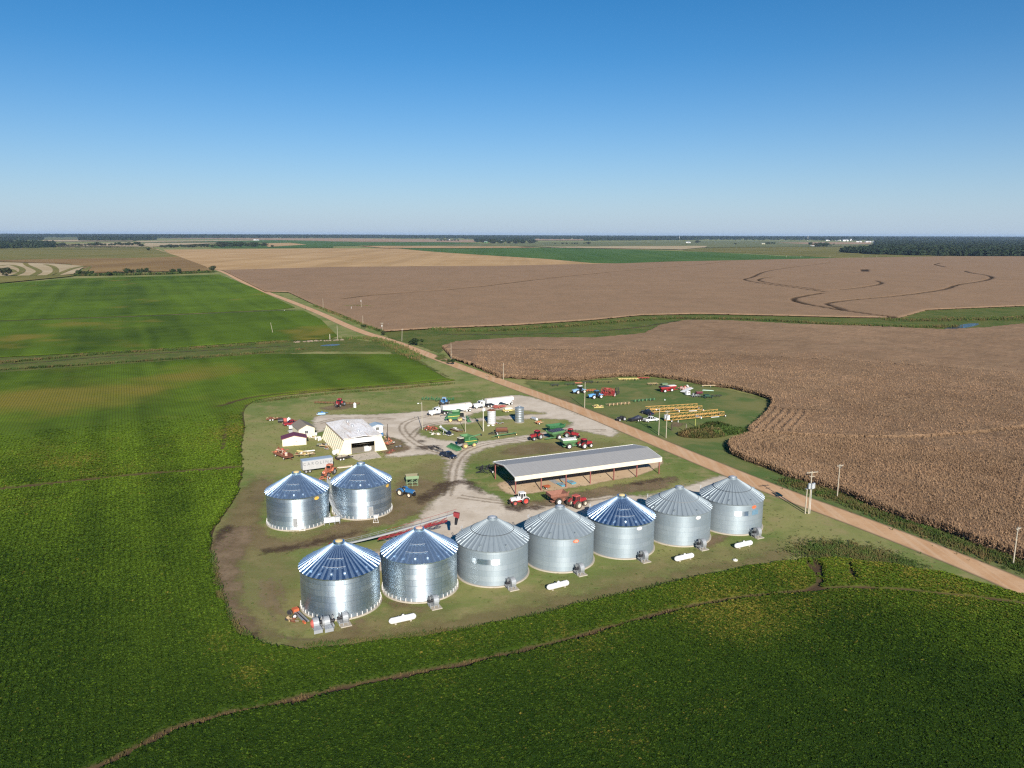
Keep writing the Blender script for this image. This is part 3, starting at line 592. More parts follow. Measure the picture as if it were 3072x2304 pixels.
# weed tussocks: banks, corn margins, thicket
def weeds(name, pts, rad, n, s0, s1, tone, label, cat='weeds', yel=.3):
    X = []; Y = []
    P = smooth_line(pts, 2); seg = [math.dist(a, b_) for a, b_ in zip(P, P[1:])]; tot = sum(seg)
    for (a, b_), L_ in zip(zip(P, P[1:]), seg):
        k = max(1, int(n*L_/tot)); t = nr.random(k); X.append(a[0]+(b_[0]-a[0])*t+nr.normal(0, rad*.55, k)); Y.append(a[1]+(b_[1]-a[1])*t+nr.normal(0, rad*.55, k))
    X = np.concatenate(X); Y = np.concatenate(Y)
    T, Fc = template([leaf(a, 0, .05, .35, .75+.2*(i % 3), .11, .12) for i, a in enumerate((0, 1., 2., 3.1, 4.2, 5.3))]+[leaf(.5, .3, 0, .1, 1.2, .09), leaf(2.9, .3, 0, .25, 1.05, .1)])
    return plants(name, X, Y, np.zeros(len(X)), nr.uniform(s0, s1, len(X))*(1-.5*(nr.random(len(X)) < .4)), T, Fc, WEED, np.clip(fbm(X, Y, 7, 3)*1.5-.35+tone+nr.normal(0, .2, len(X)), 0, 1), np.clip(fbm(X, Y, 5, 9)*2-1+yel+nr.normal(0, .2, len(X)), 0, 1), label, cat, .25)
def m_weed():
    t = NT('weed_leaves'); c = t.mix(t.attr('tone'), (.02,.035,.01), (.075,.12,.03)); c = t.mix(t.attr('yel'), c, (.17,.12,.055))
    return t.bsdf(c, .9, spec=.05)
WEED = m_weed()
weeds('ditch_weeds', ats('m',(-120,95),(100,120),(300,112),(560,95),(760,75),(950,68),(1200,73),(1400,86),(1600,96),(1800,103),(1960,100)), 5, 6000, .5, 1.3, .3, 'brown and green weeds lining the winding ditch between the corn fields')
weeds('ditch_weeds', ats('m',(1700,75),(1850,78),(1990,72),(2080,75),(2212,68),(2500,55)), 9, 3000, .6, 1.4, .4, 'green weeds round the blue pond at the far right ditch')
weeds('ditch_weeds', ats('j',(-300,470),(0,458),(450,415),(800,395),(1150,372),(1400,352)), 3., 3600, .4, .9, .3, 'dark weeds along the ditch between the soybean fields')
weeds('ditch_weeds', ats('j',(-300,505),(0,492),(500,460),(1000,428),(1450,392)), 1.6, 2600, .4, .9, .2, 'second dark line of weeds along the ditch above the near left soybeans')
weeds('ditch_weeds', ats('M',(850,465),(1050,455),(1180,490),(1330,550),(1480,640)), 4, 2600, .5, 1.2, .4, 'bushy weeds beside the road at the ditch crossing')
weeds('roadside_weeds', ats('N',(170,270),(450,355),(700,438),(1000,560),(1300,678),(1600,790),(1850,885),(2212,1005),(2400,1085)), 3., 9000, .2, .55, .3, 'tangled weeds at the foot of the corn beside the road')
weeds('roadside_weeds', ats('M',(560,170),(800,260),(1000,345),(1180,405)), 1.6, 1100, .6, 1.3, .2, 'weeds between road and brown field before the ditch')
weeds('tall_grass', ats('l',(1560,62),(1640,50),(1740,72),(1800,95),(1860,118)), 5., 9000, .15, .45, .6, 'dark green tall grass at the corner of the soybean field by the road')
weeds('tall_grass', ats('l',(20,345),(300,318),(600,285),(900,208),(1200,138),(1500,88)), .8, 4200, .15, .38, .5, 'uncut grass strip between the mown yard and the near soybeans', yel=.1)
weeds('tall_grass', ats('k',(1160,470),(1190,640),(1240,800),(1310,910),(1430,990),(1600,1020)), .8, 2200, .15, .4, .45, 'uncut weedy edge of the soybeans round the western end of the yard', yel=.15)
weeds('field_weeds', ats('j',(1200,645),(1500,607),(1900,577),(2140,555)), 1.6, 2200, .3, .6, .5, 'low green weeds along the northern yard edge')
weeds('levee_weeds', ats('l',(0,500),(200,455),(400,420),(600,380),(800,335),(1000,275),(1200,225),(1400,190),(1540,180)), .45, 600, .15, .4, 0., 'dry brown weeds on the furrow crossing the near soybeans', yel=.7)
weeds('levee_weeds', ats('k',(560,1650),(700,1580),(850,1500),(1000,1440),(1200,1380),(1400,1340),(1700,1275)), .45, 260, .15, .4, 0., 'dry brown weeds on the furrow in the left corner of the soybeans', yel=.7)
weeds('field_weeds', ats('M',(840,185),(920,180),(1060,185)), 4, 300, .8, 1.6, .2, 'weed patch round the pole standing in the brown field')
# thicket mound in the lot
tx = []; 
def thicket(cx, cy, r1, r2, a, n, hgt):
    t = nr.random(n)*6.283; q = np.sqrt(nr.random(n)); x = q*r1*np.cos(t); y = q*r2*np.sin(t)
    return cx+x*math.cos(a)-y*math.sin(a), cy+x*math.sin(a)+y*math.cos(a), hgt*np.clip(1.1-q*q, 0, 1)*nr.random(n)**.6
parts = [thicket(*at('e',1180,1290), 8.5, 4.4, .15, 5200, 2.1), thicket(*at('e',1450,1150), 5.5, 4, .1, 2600, 1.7), thicket(*at('e',1750,1240), 7, 3, .2, 2600, 1.2)]
X = np.concatenate([p_[0] for p_ in parts]); Y = np.concatenate([p_[1] for p_ in parts]); Z = np.concatenate([p_[2] for p_ in parts])
T, Fc = template([leaf(a, 0, .03, .34, .3*(i % 3), .12, .1) for i, a in enumerate((0, 1.2, 2.4, 3.6, 4.9))])
plants('weed_thicket', X, Y, Z, nr.uniform(.6, 1.4, len(X)), T, Fc, WEED, np.clip(fbm(X, Y, 3.4, 3)*1.8-.45+nr.normal(0, .18, len(X)), 0, 1), np.clip(fbm(X, Y, 4, 77)*2.6-1.-.5*(X > at('e',1500,1200)[0])+nr.normal(0, .2, len(X)), 0, 1), 'overgrown mound of brown and green brush in the machinery lot', 'thicket', .3)

# ---------------------------------------------------------------- far fields
def m_field(name, a, b, sp=None, streak=None, sc_=.006):
    t = NT(name); n1 = t.noise(sc_, 5, .6); n2 = t.noise(.05, 4, .7); n3 = t.noise(.02, 3, .6, stretch=(1, .03, 1, streak if streak is not None else -(UV-math.pi/2)))
    c = t.mix(t.rng(n1, .35, .65), a, b); c = t.mix(t.math('MULTIPLY', t.rng(n3, .42, .65), .45), c, sp or tuple(x*.72 for x in a)); c = t.mix(t.math('MULTIPLY', t.rng(n2, .5, .75), .3), c, tuple(x*.6 for x in a))
    return t.bsdf(c, .95, spec=.02)
F_STUB = m_field('wheat_stubble', (.42,.27,.13), (.5,.34,.18))
F_GREEN = m_field('green_crop', (.06,.125,.03), (.085,.15,.04))
F_OLIVE = m_field('olive_field', (.15,.145,.045), (.21,.185,.06))
F_BROWN = m_field('brown_bean_field', (.22,.14,.062), (.28,.185,.08))
F_OLBR = m_field('olive_brown_field', (.16,.16,.05), (.22,.185,.065))
F_PALE = m_field('pale_field', (.4,.31,.18), (.48,.39,.25))
F_GREY = m_field('grey_green_field', (.13,.155,.07), (.19,.19,.09))
F_ROSE = m_field('rosy_field', (.33,.22,.14), (.4,.28,.18))
fz = [.4]
def far(name, mat, *P):
    fz[0] += .12; return flat(name, [q for p_ in P for q in p_], mat, fz[0])
far('stubble_field', F_STUB, ats('p',(985,139),(1030,170),(1160,222),(1250,250),(1345,266)), ats('q',(0,247),(500,240),(1000,238),(1550,228),(1771,224),(1300,197),(900,172),(600,152),(380,132),(0,131)))
far('green_field', F_GREEN, ats('q',(395,131),(600,152),(900,172),(1300,197),(1560,221),(1771,224)), ats('r',(-40,218),(300,212),(700,207),(1080,196),(1040,190),(700,182),(300,160),(0,150)), ats('q',(1800,140),(1400,127),(900,130)))
far('olive_field', F_OLIVE, ats('r',(100,148),(250,131),(700,126),(1085,124),(1075,158),(1500,178),(2212,184),(2500,185),(1700,187),(1100,197),(900,186),(500,165),(300,158)))
far('bean_field', F_OLBR, ats('p',(-300,150),(0,141),(930,134),(1080,182),(900,190),(600,193),(0,203),(-300,206)))
far('bean_field', F_BROWN, ats('p',(-300,206),(0,203),(600,193),(900,190),(1080,182),(1240,242),(1275,268),(900,275),(560,282),(530,262),(420,228),(0,212),(-300,214)))
far('levee_stubble', F_PALE, ats('p',(-300,222),(0,216),(330,226),(515,241),(440,290),(330,298),(-300,304)))
for pts in (((0,240),(60,232),(110,245),(140,262),(130,282),(80,300)), ((150,222),(165,238),(215,258),(245,276),(200,298)), ((275,232),(320,243),(340,262),(335,282),(300,298)), ((515,241),(440,255),(390,275),(330,298)), ((-100,262),(0,252),(70,262),(90,280))):
    ribbon('stubble_levee', ats('p',*pts), 3.5, F_OLBR, fz[0]+.25)
far('grass_strip', F_OLIVE, ats('p',(-300,306),(0,302),(440,294),(540,242),(555,245),(510,292),(400,306),(0,345),(-300,368)))
far('grass_strip', F_OLBR, ats('p',(-300,136),(0,133),(900,128),(950,135),(0,142),(-300,146)))
far('pale_field', F_PALE, ats('p',(270,128),(830,120),(880,119),(885,124),(480,128)))
far('green_field', F_GREEN, ats('p',(840,97),(1060,94),(1540,84),(1800,82),(2212,86)), ats('q',(110,95),(650,95),(900,103),(600,112),(200,116),(0,118),(0,128),(-100,128)), ats('p',(1500,130),(1300,130),(1200,112),(1400,108),(1650,105),(1560,96)))
far('pale_field', F_PALE, ats('p',(810,88),(1530,80),(1560,84),(1000,92),(840,96)))
far('rosy_field', F_ROSE, ats('p',(930,71),(1500,70),(2212,72)), ats('q',(150,72),(620,78),(1000,82),(840,95),(600,94),(200,92),(0,90)), ats('p',(1900,86),(1530,79)))
far('stubble_field', F_PALE, ats('p',(880,100),(1400,97),(1200,106),(900,125),(860,112)))
far('pale_field', F_STUB, ats('p',(1580,103),(1750,99),(1850,110),(1620,124)))
far('grey_green_field', F_GREY, ats('q',(220,117),(600,113),(900,104),(1220,96),(2212,88)), ats('r',(0,90),(600,90),(1080,98),(1280,100),(1280,112),(1080,124),(250,131),(0,122)), ats('q',(2100,118),(1400,126),(1200,122),(600,122)))
far('pale_field', F_STUB, ats('q',(150,118),(480,120),(1100,122),(1250,128),(800,132),(300,131)))
far('pale_field', F_PALE, ats('q',(1210,124),(1800,120),(2212,118)), ats('r',(250,122),(240,130),(90,145),(0,142)), ats('q',(1800,136),(1400,130)))
far('rosy_field', F_ROSE, ats('r',(680,100),(1080,97),(1270,98),(1260,110),(900,112)))
far('rosy_field', F_ROSE, ats('q',(1220,74),(1510,76),(1510,84),(1215,84)))
far('pale_field', F_PALE, ats('p',(260,83),(480,80),(800,84),(800,90),(260,92)))
far('grey_green_field', F_GREY, ats('p',(260,66),(480,68),(480,78),(260,82)))
far('pale_field', F_PALE, ats('p',(300,122),(330,110),(820,96),(860,110),(830,120)))

# ---------------------------------------------------------------- trees
def m_leafs(name, a, b):
    t = NT(name); n = t.noise(.5, 4, .7, vec=t.obj()); i = t.n('ShaderNodeObjectInfo').outputs['Random']
    c = t.mix(n, a, b); c = t.mix(t.math('MULTIPLY', i, .5), c, tuple(x*.6 for x in a))
    return t.bsdf(c, .8, spec=.2)
LEAFS = [m_leafs('tree_leaves', (.014,.028,.01), (.034,.058,.016)), m_leafs('dull_tree_leaves', (.02,.028,.012), (.045,.052,.02))]
def crown_mesh(name, seed, w, h, base, n, mat, size):
    q = random.Random(seed); V = []; Fc = []
    lumps = [(q.gauss(0, w*.28), q.gauss(0, w*.28), base+(h-base)*q.uniform(.25, .85), q.uniform(.22, .42)*w) for _ in range(9)]+[(0, 0, base+(h-base)*.55, w*.45), (0, 0, base+(h-base)*.8, w*.28)]
    for i in range(n):
        L_ = q.choice(lumps); d = Vector((q.gauss(0,1), q.gauss(0,1), q.gauss(0,1))).normalized()*L_[3]*q.uniform(.6, 1.08); d.z *= .8
        c = Vector(L_[:3])+d; nn = (d.normalized()+Vector((q.uniform(-.6,.6), q.uniform(-.6,.6), q.uniform(-.2,.6)))).normalized()
        u = nn.orthogonal().normalized(); u.rotate(__import__('mathutils').Quaternion(nn, q.uniform(0, 6.28))); k = nn.cross(u); s_ = size*q.uniform(.6, 1.3)
        b_ = len(V); V += [c-u*s_-k*s_*.5, c+u*s_*.2-k*s_, c+u*s_+k*s_*.4, c-u*s_*.1+k*s_]; Fc.append((b_, b_+1, b_+2, b_+3))
    me = bpy.data.meshes.new(name); me.from_pydata([tuple(v) for v in V], [], Fc); me.materials.append(mat); me.update(); return me
def trunk_mesh(h, r, seed):
    q = random.Random(seed); b = MB(); b.cyl((0,0,0), (q.uniform(-.2,.2), q.uniform(-.2,.2), h), r, r*.55, 7)
    for i in range(5):
        a = q.uniform(0, 6.28); z = h*q.uniform(.55, .95); b.cyl((0,0,z), (math.cos(a)*h*.5, math.sin(a)*h*.5, z+h*.45), r*.4, r*.12, 5, False)
    me = bpy.data.meshes.new('trunk'); me.from_pydata(b.v, [], b.f); me.materials.append(BARK); me.update(); return me
TP = []
for i in range(6): TP.append((crown_mesh('crown', i, 8.5+(i % 3)*1.3, 11., 1.2+.7*(i % 2), 620, LEAFS[i % 2], .75), trunk_mesh(4.5, .28, i)))
def tree(k, x, yb, yt, label, group, kind=None, wide=1., name='tree'):
    i = kind if kind is not None else rng.randrange(6); X, Y = at(k, x, yb); H_ = max(3., height_at(k, x, yb, yt))
    o = thing(name, label, 'tree', group, (X, Y, 0), rng.uniform(0, 6.28)); s_ = H_/11.; o.scale = (s_*wide, s_*wide, s_)
    for nm, me in zip(('crown', 'trunk'), TP[i]):
        c = bpy.data.objects.new(nm, me); COL.objects.link(c); c.parent = o
    return o
tl = [(40,303,248,1.15),(478,298,262,1),(507,297,270,1.),(551,295,267,1.2),(605,294,280,1.4),(655,297,272,1.2),(697,293,267,.8),(735,294,273,1.2),(765,292,251,.9),(803,290,259,.9),(838,288,254,.9),(880,288,249,.8),(905,288,266,.8),(940,290,278,1.3),(985,284,268,.8),(1005,284,270,1),(1042,286,255,.9),(1082,286,253,.9),(1130,283,270,1.2),(1170,280,265,1),(1203,280,257,.8),(1250,277,262,.9),(1284,274,237,1.)]
for i, (x, yb, yt, w) in enumerate(tl):
    lb = 'large round tree standing alone at the far left below the striped stubble' if i == 0 else 'tall rounded tree closest to the road at the end of the hedgerow' if i == len(tl)-1 else 'leafy tree in the hedgerow above the bright green soybean field'
    tree('p', x, yb, yt, lb, None if i in (0, len(tl)-1) else 'hedgerow trees beyond the green field', wide=w)
for i in range(26):
    x = 335+i*20+rng.uniform(-6,6); yb = 121-i*.22; tree('p', x, yb, yb-rng.uniform(12, 26), 'small distant tree in the long row left of the road', 'far row of trees left of the road', wide=rng.uniform(1., 1.5))
tree('p', 858, 122, 104, 'broad distant tree at the right end of the row by the road', None, wide=1.5); tree('p', 895, 146, 128, 'lone distant tree beside the road in the olive field', None, wide=1.3)
for i in range(15): tree('p', 968+i*22+rng.uniform(-7,7), 128-i*.2, 128-i*.2-rng.uniform(14, 24), 'small distant tree in the row right of the road', 'far row of trees right of the road', wide=rng.uniform(1.2, 1.7))
for i in range(44): 
    yb = 126-rng.uniform(0, 9); tree('p', rng.uniform(1320, 1598), yb, yb-rng.uniform(18, 28), 'dark tree packed in the square grove right of the road', 'trees of the square grove', wide=rng.uniform(1.1, 1.6))
tree('p', 1640, 124, 111, 'little tree just right of the square grove', None, wide=1.8)
for i in range(34):
    yb = 104-rng.uniform(0, 8); tree('q', rng.uniform(900, 1218), yb, yb-rng.uniform(14, 22), 'dark tree in the distant farmstead wood near the horizon', 'distant farmstead trees', wide=rng.uniform(1.2, 1.8))
for x in (630,650,672,690,715,735,752): tree('q', x, 86, 86-rng.uniform(7, 10), 'tiny tree beside the white barn near the horizon', 'tiny trees by the distant white barn', wide=1.8)
for x in (1340,1383,1408,1440,1455,1470,1512,1540): tree('q', x, 106, 106-rng.uniform(8, 14), 'small scattered tree on the far grey green plain', 'scattered trees on the far plain', wide=rng.uniform(1., 1.6))
for x, yb, yt, lb in ((190,102,86,'lone far tree beside a white shed'),(425,112,101,'low far bush on the olive plain'),(887,118,97,'dark slender tree left of the pink roofed house'),(925,126,103,'round tree right of the pink roofed house'),(948,126,98,'tallest round tree of the clump beside the pink roofed house'),(968,126,104,'rightmost round tree of the clump beside the pink roofed house'),(990,122,97,'slender tree near the olive field by the pink roofed house'),(1033,114,105,'low bush at the edge of the rosy field')): tree('r', x, yb, yt, lb, None, wide=1.4)
for x in (620,635,650,665): tree('r', x, 110, 110-rng.uniform(12, 16), 'far tree beside the yellowish barn', 'far trees by the yellowish barn', wide=1.2)
for x, y, yt in ((1455,520,455),(1010,372,340),(1172,432,398),(1790,690,640)):
    tree('M', x, y, yt, {1455:'dense dark bush on the ditch bank right of the road',1010:'small bush at the foot of a pole left of the ditch',1172:'small bush at the foot of the crossarm pole by the ditch',1790:'low green bush below the thin pole at the corn corner'}[x], None, wide=1., name='bush')
# ---------------------------------------------------------------- forests: too many trees to count
def forest(name, P, n, hmin, hmax, label, w=1.5):
    x0, x1, y0, y1 = bbox(P, 0); X = []; Y = []
    while sum(map(len, X)) < n:
        a = nr.uniform(x0, x1, n); b_ = nr.uniform(y0, y1, n); k = sdpoly(a, b_, P) > 0; X.append(a[k]); Y.append(b_[k])
    X = np.concatenate(X)[:n]; Y = np.concatenate(Y)[:n]
    T = []; q = random.Random(len(P)); Fc = []
    for i in range(26):
        th = q.uniform(0, 6.28); ph = q.uniform(-.9, 1.35); r_ = .5*q.uniform(.75, 1.08); c = Vector((r_*math.cos(ph)*math.cos(th), r_*math.cos(ph)*math.sin(th), .52+r_*.9*math.sin(ph)))
        nn = (c-Vector((0,0,.5))+Vector((q.uniform(-.2,.2), q.uniform(-.2,.2), q.uniform(-.1,.2)))).normalized(); u = nn.orthogonal().normalized(); k = nn.cross(u); s_ = q.uniform(.13,.24)
        T += [tuple(c-u*s_-k*s_*.6), tuple(c+u*s_*.3-k*s_), tuple(c+u*s_+k*s_*.5), tuple(c-u*s_*.2+k*s_)]; Fc.append((4*i, 4*i+1, 4*i+2, 4*i+3))
    T += [(-.03,0,0),(.03,0,0),(.03,0,.3),(-.03,0,.3)]; Fc.append((104,105,106,107))
    H_ = nr.uniform(hmin, hmax, len(X))
    T = [(x*w*.75, y*w*.75, z) for x, y, z in T]
    return plants(name, X, Y, np.zeros(len(X)), H_, T, Fc, FOREST, nr.random(len(X)), nr.random(len(X))*.3, label, 'forest', .12)
def m_forest():
    t = NT('forest_canopy'); c = t.mix(t.attr('tone'), (.008,.02,.012), (.024,.042,.02)); c = t.mix(t.attr('yel'), c, (.05,.05,.02)); return t.bsdf(c, .9, spec=.1)
FOREST = m_forest()
def w(k, pts): return ats(k, *pts)
forest('forest', w('r', [(1075,160),(1300,174),(1700,183),(2300,186),(2400,150),(2000,140),(1400,132)]), 4200, 15, 22, 'dark wood with a ragged front edge at right behind the brown corn')
forest('forest', w('r', [(1400,136),(2400,146),(2600,118),(2000,108),(1280,118)]), 3200, 13, 19, 'woodland receding behind the white farm buildings at right')
forest('forest', w('r', [(1290,112),(1800,108),(2500,112),(2600,88),(1290,92)]), 4200, 15, 21, 'deep woodland below the horizon at far right')
forest('forest', w('r', [(-50,84),(850,88),(1300,92),(2600,92),(2800,68),(0,64)]), 7000, 26, 38, 'blue wooded horizon at right of the picture')
forest('forest', w('q', [(-60,68),(400,72),(850,76),(1500,78),(2212,82),(2300,62),(0,54)]), 8000, 26, 38, 'blue wooded horizon at the middle of the picture')
forest('forest', w('q', [(860,95),(1000,92),(1210,84),(1200,76),(850,76)]), 700, 16, 24, 'dark wood behind the distant farmstead trees')
forest('forest', w('q', [(1515,87),(2212,82),(2212,78),(1515,80)]), 700, 16, 24, 'low dark wood at the far middle right plain')
forest('forest', w('q', [(380,72),(460,72),(460,68),(380,68)]), 160, 16, 24, 'small distant wood left of centre')
forest('forest', w('p', [(480,86),(760,87),(940,79),(940,70),(480,68)]), 2600, 20, 28, 'dark rectangular wood left of the road near the horizon')
forest('forest', w('p', [(-500,86),(100,85),(260,83),(260,60),(-500,64)]), 2600, 18, 26, 'broad dark wood at the far left near the horizon')
forest('forest', w('p', [(-500,138),(0,135),(180,131),(330,124),(330,108),(120,103),(-500,106)]), 1500, 14, 22, 'dark wood at the left edge behind the olive field')
forest('forest', w('p', [(-600,66),(480,68),(940,72),(2212,70),(2300,56),(-700,52)]), 9000, 28, 40, 'blue wooded horizon at left of the picture')
weeds('hedge', ats('p',(440,299),(560,297),(700,295),(900,291),(1100,286),(1290,276)), 3, 1600, 1.5, 3., .0, 'low dark scrub under the hedgerow trees', 'hedge', yel=0)
weeds('hedge', ats('p',(130,133),(330,131),(560,129),(760,126),(930,126)), 5, 700, 2., 4., .0, 'thin dark scrub line below the far row of trees', 'hedge', yel=0)

# ---------------------------------------------------------------- distant farm buildings
def barn(k, x, y, wd, dp, h, label, wall=WHITE, roof=SILVER, rz=.4, name='barn'):
    X, Y = at(k, x, y); o = thing(name, label, 'barn', None, (X, Y, 0), rz)
    b = MB(); b.prismx([(-dp/2,0),(dp/2,0),(dp/2,h),(0,h+dp*.2),(-dp/2,h)], -wd/2, wd/2); b.build('wall', wall, o)
    b = MB()
    for s_ in (-1, 1): b.prismx([(s_*(dp/2+.5), h-.15), (0, h+dp*.2+.05), (0, h+dp*.2+.35), (s_*(dp/2+.5), h+.15)], -wd/2-.5, wd/2+.5)
    b.build('roof', roof, o); MB().box((wd*.1, -dp/2-.05, h*.35), (wd*.25, .12, h*.7)).build('door', DARK, o)
    return o
for a in (('p',1040,66,34,16,8,'tiny white barn near the left horizon'),('p',1122,66,60,18,9,'long white barn near the left horizon'),('p',1538,84,18,14,9,'white house with gabled roof in the green fields left of centre'),('p',1556,84,20,14,7,'low white shed beside the gabled white house'),('q',695,82,22,14,9,'white barn amid tiny trees left of the distant wood'),('q',920,98,26,16,9,'grey green barn before the distant farmstead wood'),('q',1022,92,30,16,12,'pale shed inside the distant farmstead wood'),('q',2140,100,26,16,9,'white shed alone on the far plain at centre right'),('r',140,103,18,10,6,'white shed beside a lone far tree'),('r',595,110,26,14,6,'yellowish barn beside four far trees'),('r',905,122,24,14,7,'small house with pink roof beside a tree clump'),('r',995,88,40,20,9,'tiny white warehouse leftmost in the row near the right horizon'),('r',1060,88,60,24,10,'long white warehouse second in the row near the right horizon'),('r',1105,90,60,24,13,'tall white warehouse in the middle of the row near the right horizon'),('r',1140,88,24,22,18,'white elevator like barn in the row near the right horizon'),('r',1190,97,46,20,8,'low white warehouse below the row near the right horizon'),('r',1245,98,56,20,9,'wide white warehouse at the edge of the wood'),('r',1280,97,30,20,7,'last white warehouse touching the wood at right'),('r',1620,128,34,14,7,'long low white farm building in the right hand wood'),('r',1662,128,18,14,10,'taller white farm building in the right hand wood'),('r',1695,130,28,14,7,'right end white farm building in the right hand wood')):
    barn(*a, wall=paint('straw_paint', (.6,.52,.25), .6) if 'yellowish' in a[6] else PGREEN if 'grey green' in a[6] else WHITE, roof=FADED if 'pink' in a[6] else SILVER, rz=rng.uniform(-.5,.5))
# ---------------------------------------------------------------- poles
def pole(k, x, y, ytop, label, arm=0., lamp=False, tr=0, mat=POLE, r=.135, lean=0, rz=0., name='utility_pole', group=None, kind='pole'):
    X, Y = at(k, x, y); h = height_at(k, x, y, ytop); o = thing(name, label, kind, group, (X, Y, 0), rz)
    MB().cyl((0,0,-.3), (lean,0,h), r, r*.72, 9).build('post', mat, o)
    if arm:
        a = MB().box((lean,-.16,h-.35), (arm,.1,.13)).build('crossarm', mat, o)
        for s_ in (-.46, -.2, .2, .46):
            MB().cyl((lean+s_*arm,-.16,h-.28), (lean+s_*arm,-.16,h-.05), .055, .03, 7).build('insulator', STEEL, a)
        MB().beam((lean-arm*.35,-.16,h-.4), (lean,-.1,h-1.), .04).beam((lean+arm*.35,-.16,h-.4), (lean,-.1,h-1.), .04).build('brace', STEEL, o)
    if lamp:
        l_ = MB().beam((0,0,h-.5), (-1.1,-.4,h-.35), .06).build('lamp_arm', SILVER, o); MB().lathe((-1.2,-.42,h-.25), (-1.2,-.42,h-.6), [(0,.08),(.1,.2),(.3,.26),(.35,.05)], 10).build('lamp_head', WHITE, l_)
    for i in range(tr):
        a = 2.1*i-1.6; t_ = MB().lathe((.45*math.cos(a), .45*math.sin(a), h-2.6), (.45*math.cos(a), .45*math.sin(a), h-1.2), [(0,0),(0,.27),(.95,.27),(1.02,.2),(1.05,0)], 12).build('transformer', WHITE if tr < 3 else SILVER, o)
        MB().cyl((.45*math.cos(a), .45*math.sin(a), h-1.56), (.45*math.cos(a), .45*math.sin(a), h-1.3), .05, .03, 6).build('bushing', DARK, t_)
    return o
X0, Y0 = at('G', 1957, 650); hp = height_at('G', 1957, 650, 215)
o = thing('transformer_pole', 'twin post pole carrying a cluster of silver transformers by the front bins', 'pole', None, (X0, Y0, 0), .3)
MB().cyl((0,0,-.3), (.1,0,hp), .17, .12, 9).build('post', POLE, o); MB().cyl((-.75,.2,-.3), (-.7,.2,hp-3.4), .15, .12, 9).build('post', POLE, o)
a_ = MB().box((.1,-.16,hp-.3), (3.1,.12,.14)).build('crossarm', POLE, o)
for s_ in (-1.3,-.5,.7,1.4): MB().cyl((s_,-.16,hp-.23), (s_,-.16,hp), .055, .03, 7).build('insulator', STEEL, a_)
MB().box((.1,-.16,hp-1.3), (1.4,.1,.12)).build('crossarm', POLE, o)
for x, y in ((-.62,-.4),(.62,-.35),(.1,-.62)):
    t_ = MB().lathe((x,y,hp-4.1), (x,y,hp-2.6), [(0,0),(0,.33),(1.15,.33),(1.25,.22),(1.28,0)], 14).build('transformer', SILVER if x else DARK, o); MB().cyl((x,y,hp-2.85), (x,y,hp-2.5), .06, .03, 6).build('bushing', DARK, t_)
MB().box((-.3,.1,hp-4.3), (1.9,.5,.14)).build('platform', STEEL, o); MB().cyl((.32,-.1,0), (.32,-.1,hp-4.2), .05, n=6).build('conduit', WHITE, o)
pole('N', 605, 412, 122, 'crossarm pole before the corn, right of the twin transformer pole', 1.9, rz=.35)
pole('N', 2117, 990, 660, 'crossarm pole near the right edge against the corn', 1.5, rz=.5)
pole('C', 328, 455, 208, 'bare pale pole beside the blue tractors in the lot')
pole('C', 1030, 713, 455, 'slim bare topped pole left of the pair before the yellow booms', r=.14, lamp=True)
pole('C', 1100, 740, 478, 'crossarm pole with transformers right of the pair before the yellow booms', 1.7, tr=3, rz=.3)
pole('B', 62, 515, 205, 'slim pole with lamp at the left tip of the grass island', lamp=True, r=.13)
pole('B', 540, 540, 220, 'slim dark topped pole on the grass island behind the combine', r=.12)
pole('B', 738, 530, 222, 'stout white pole on the grass island before the rusty topped tank', tr=2, r=.2, mat=paint('pale_pole', (.48,.46,.4), .8))
pole('A', 1525, 650, 450, 'dark wooden pole beside the slanted workshop', mat=DWOOD)
pole('M', 203, 412, 318, 'leaning pale stump standing in the green soybeans', lean=-1.2, name='dead_trunk', kind='stump')
pole('M', 775, 465, 343, 'tall pale pole on the bank by the ditch water')
pole('M', 707, 465, 420, 'short pale dead trunk on the rubble bank', r=.3, name='dead_trunk', kind='stump')
pole('M', 1000, 340, 256, 'bare pole at the field edge left of the crossarm pole'); pole('M', 985, 197, 105, 'pole with white transformer in the brown field', tr=1)
pole('M', 897, 210, 176, 'short white post in the brown field', mat=WHITE); pole('M', 305, 216, 205, 'short white post at the end of the furrow in the soybeans', mat=WHITE, name='marker_post', kind='post')
pole('M', 1170, 400, 318, 'crossarm pole with one transformer where road meets ditch', 2.2, tr=1); pole('M', 1343, 480, 372, 'pole with short crossarm right of the road at the ditch', .9, lean=.4)
pole('M', 1780, 640, 505, 'thin grey pole at the corner of the corn by the road', r=.13); pole('m', 262, 298, 236, 'pale pole at the corn edge above the machinery lot')
pole('M', 648, 200, 105, 'faint pole at the furrow corner by the road', r=.12); pole('M', 490, 208, 176, 'short dark post beside the road', mat=DWOOD, name='marker_post', kind='post')
pole('e', 1000, 1105, 930, 'yellow green post with white base behind the front boom', mat=paint('mossy_post', (.35,.36,.1), .9), name='post', kind='post')
pole('e', 795, 1230, 1045, 'brown wooden post left of the brush mound', mat=WOOD, r=.2, name='post', kind='post'); pole('e', 480, 1190, 1040, 'dark wooden post on the bare patch below the front boom', mat=DWOOD, r=.25, name='post', kind='post')
pole('e', 622, 1010, 965, 'short white post below the front boom', mat=WHITE, name='post', kind='post')
for x in (740,830,1010,1215,1300): pole('r', x, 192, 178, 'thin pale pole in the line along the olive field', group='far poles along the olive field', r=.35)
for k, x, y, t, l_ in (('r',78,84,60,'tall thin tower on the middle horizon'),('r',873,86,55,'tall thin white tower on the right horizon')): pole(k, x, y, t, l_, r=2., mat=WHITE, name='water_tower', kind='tower')
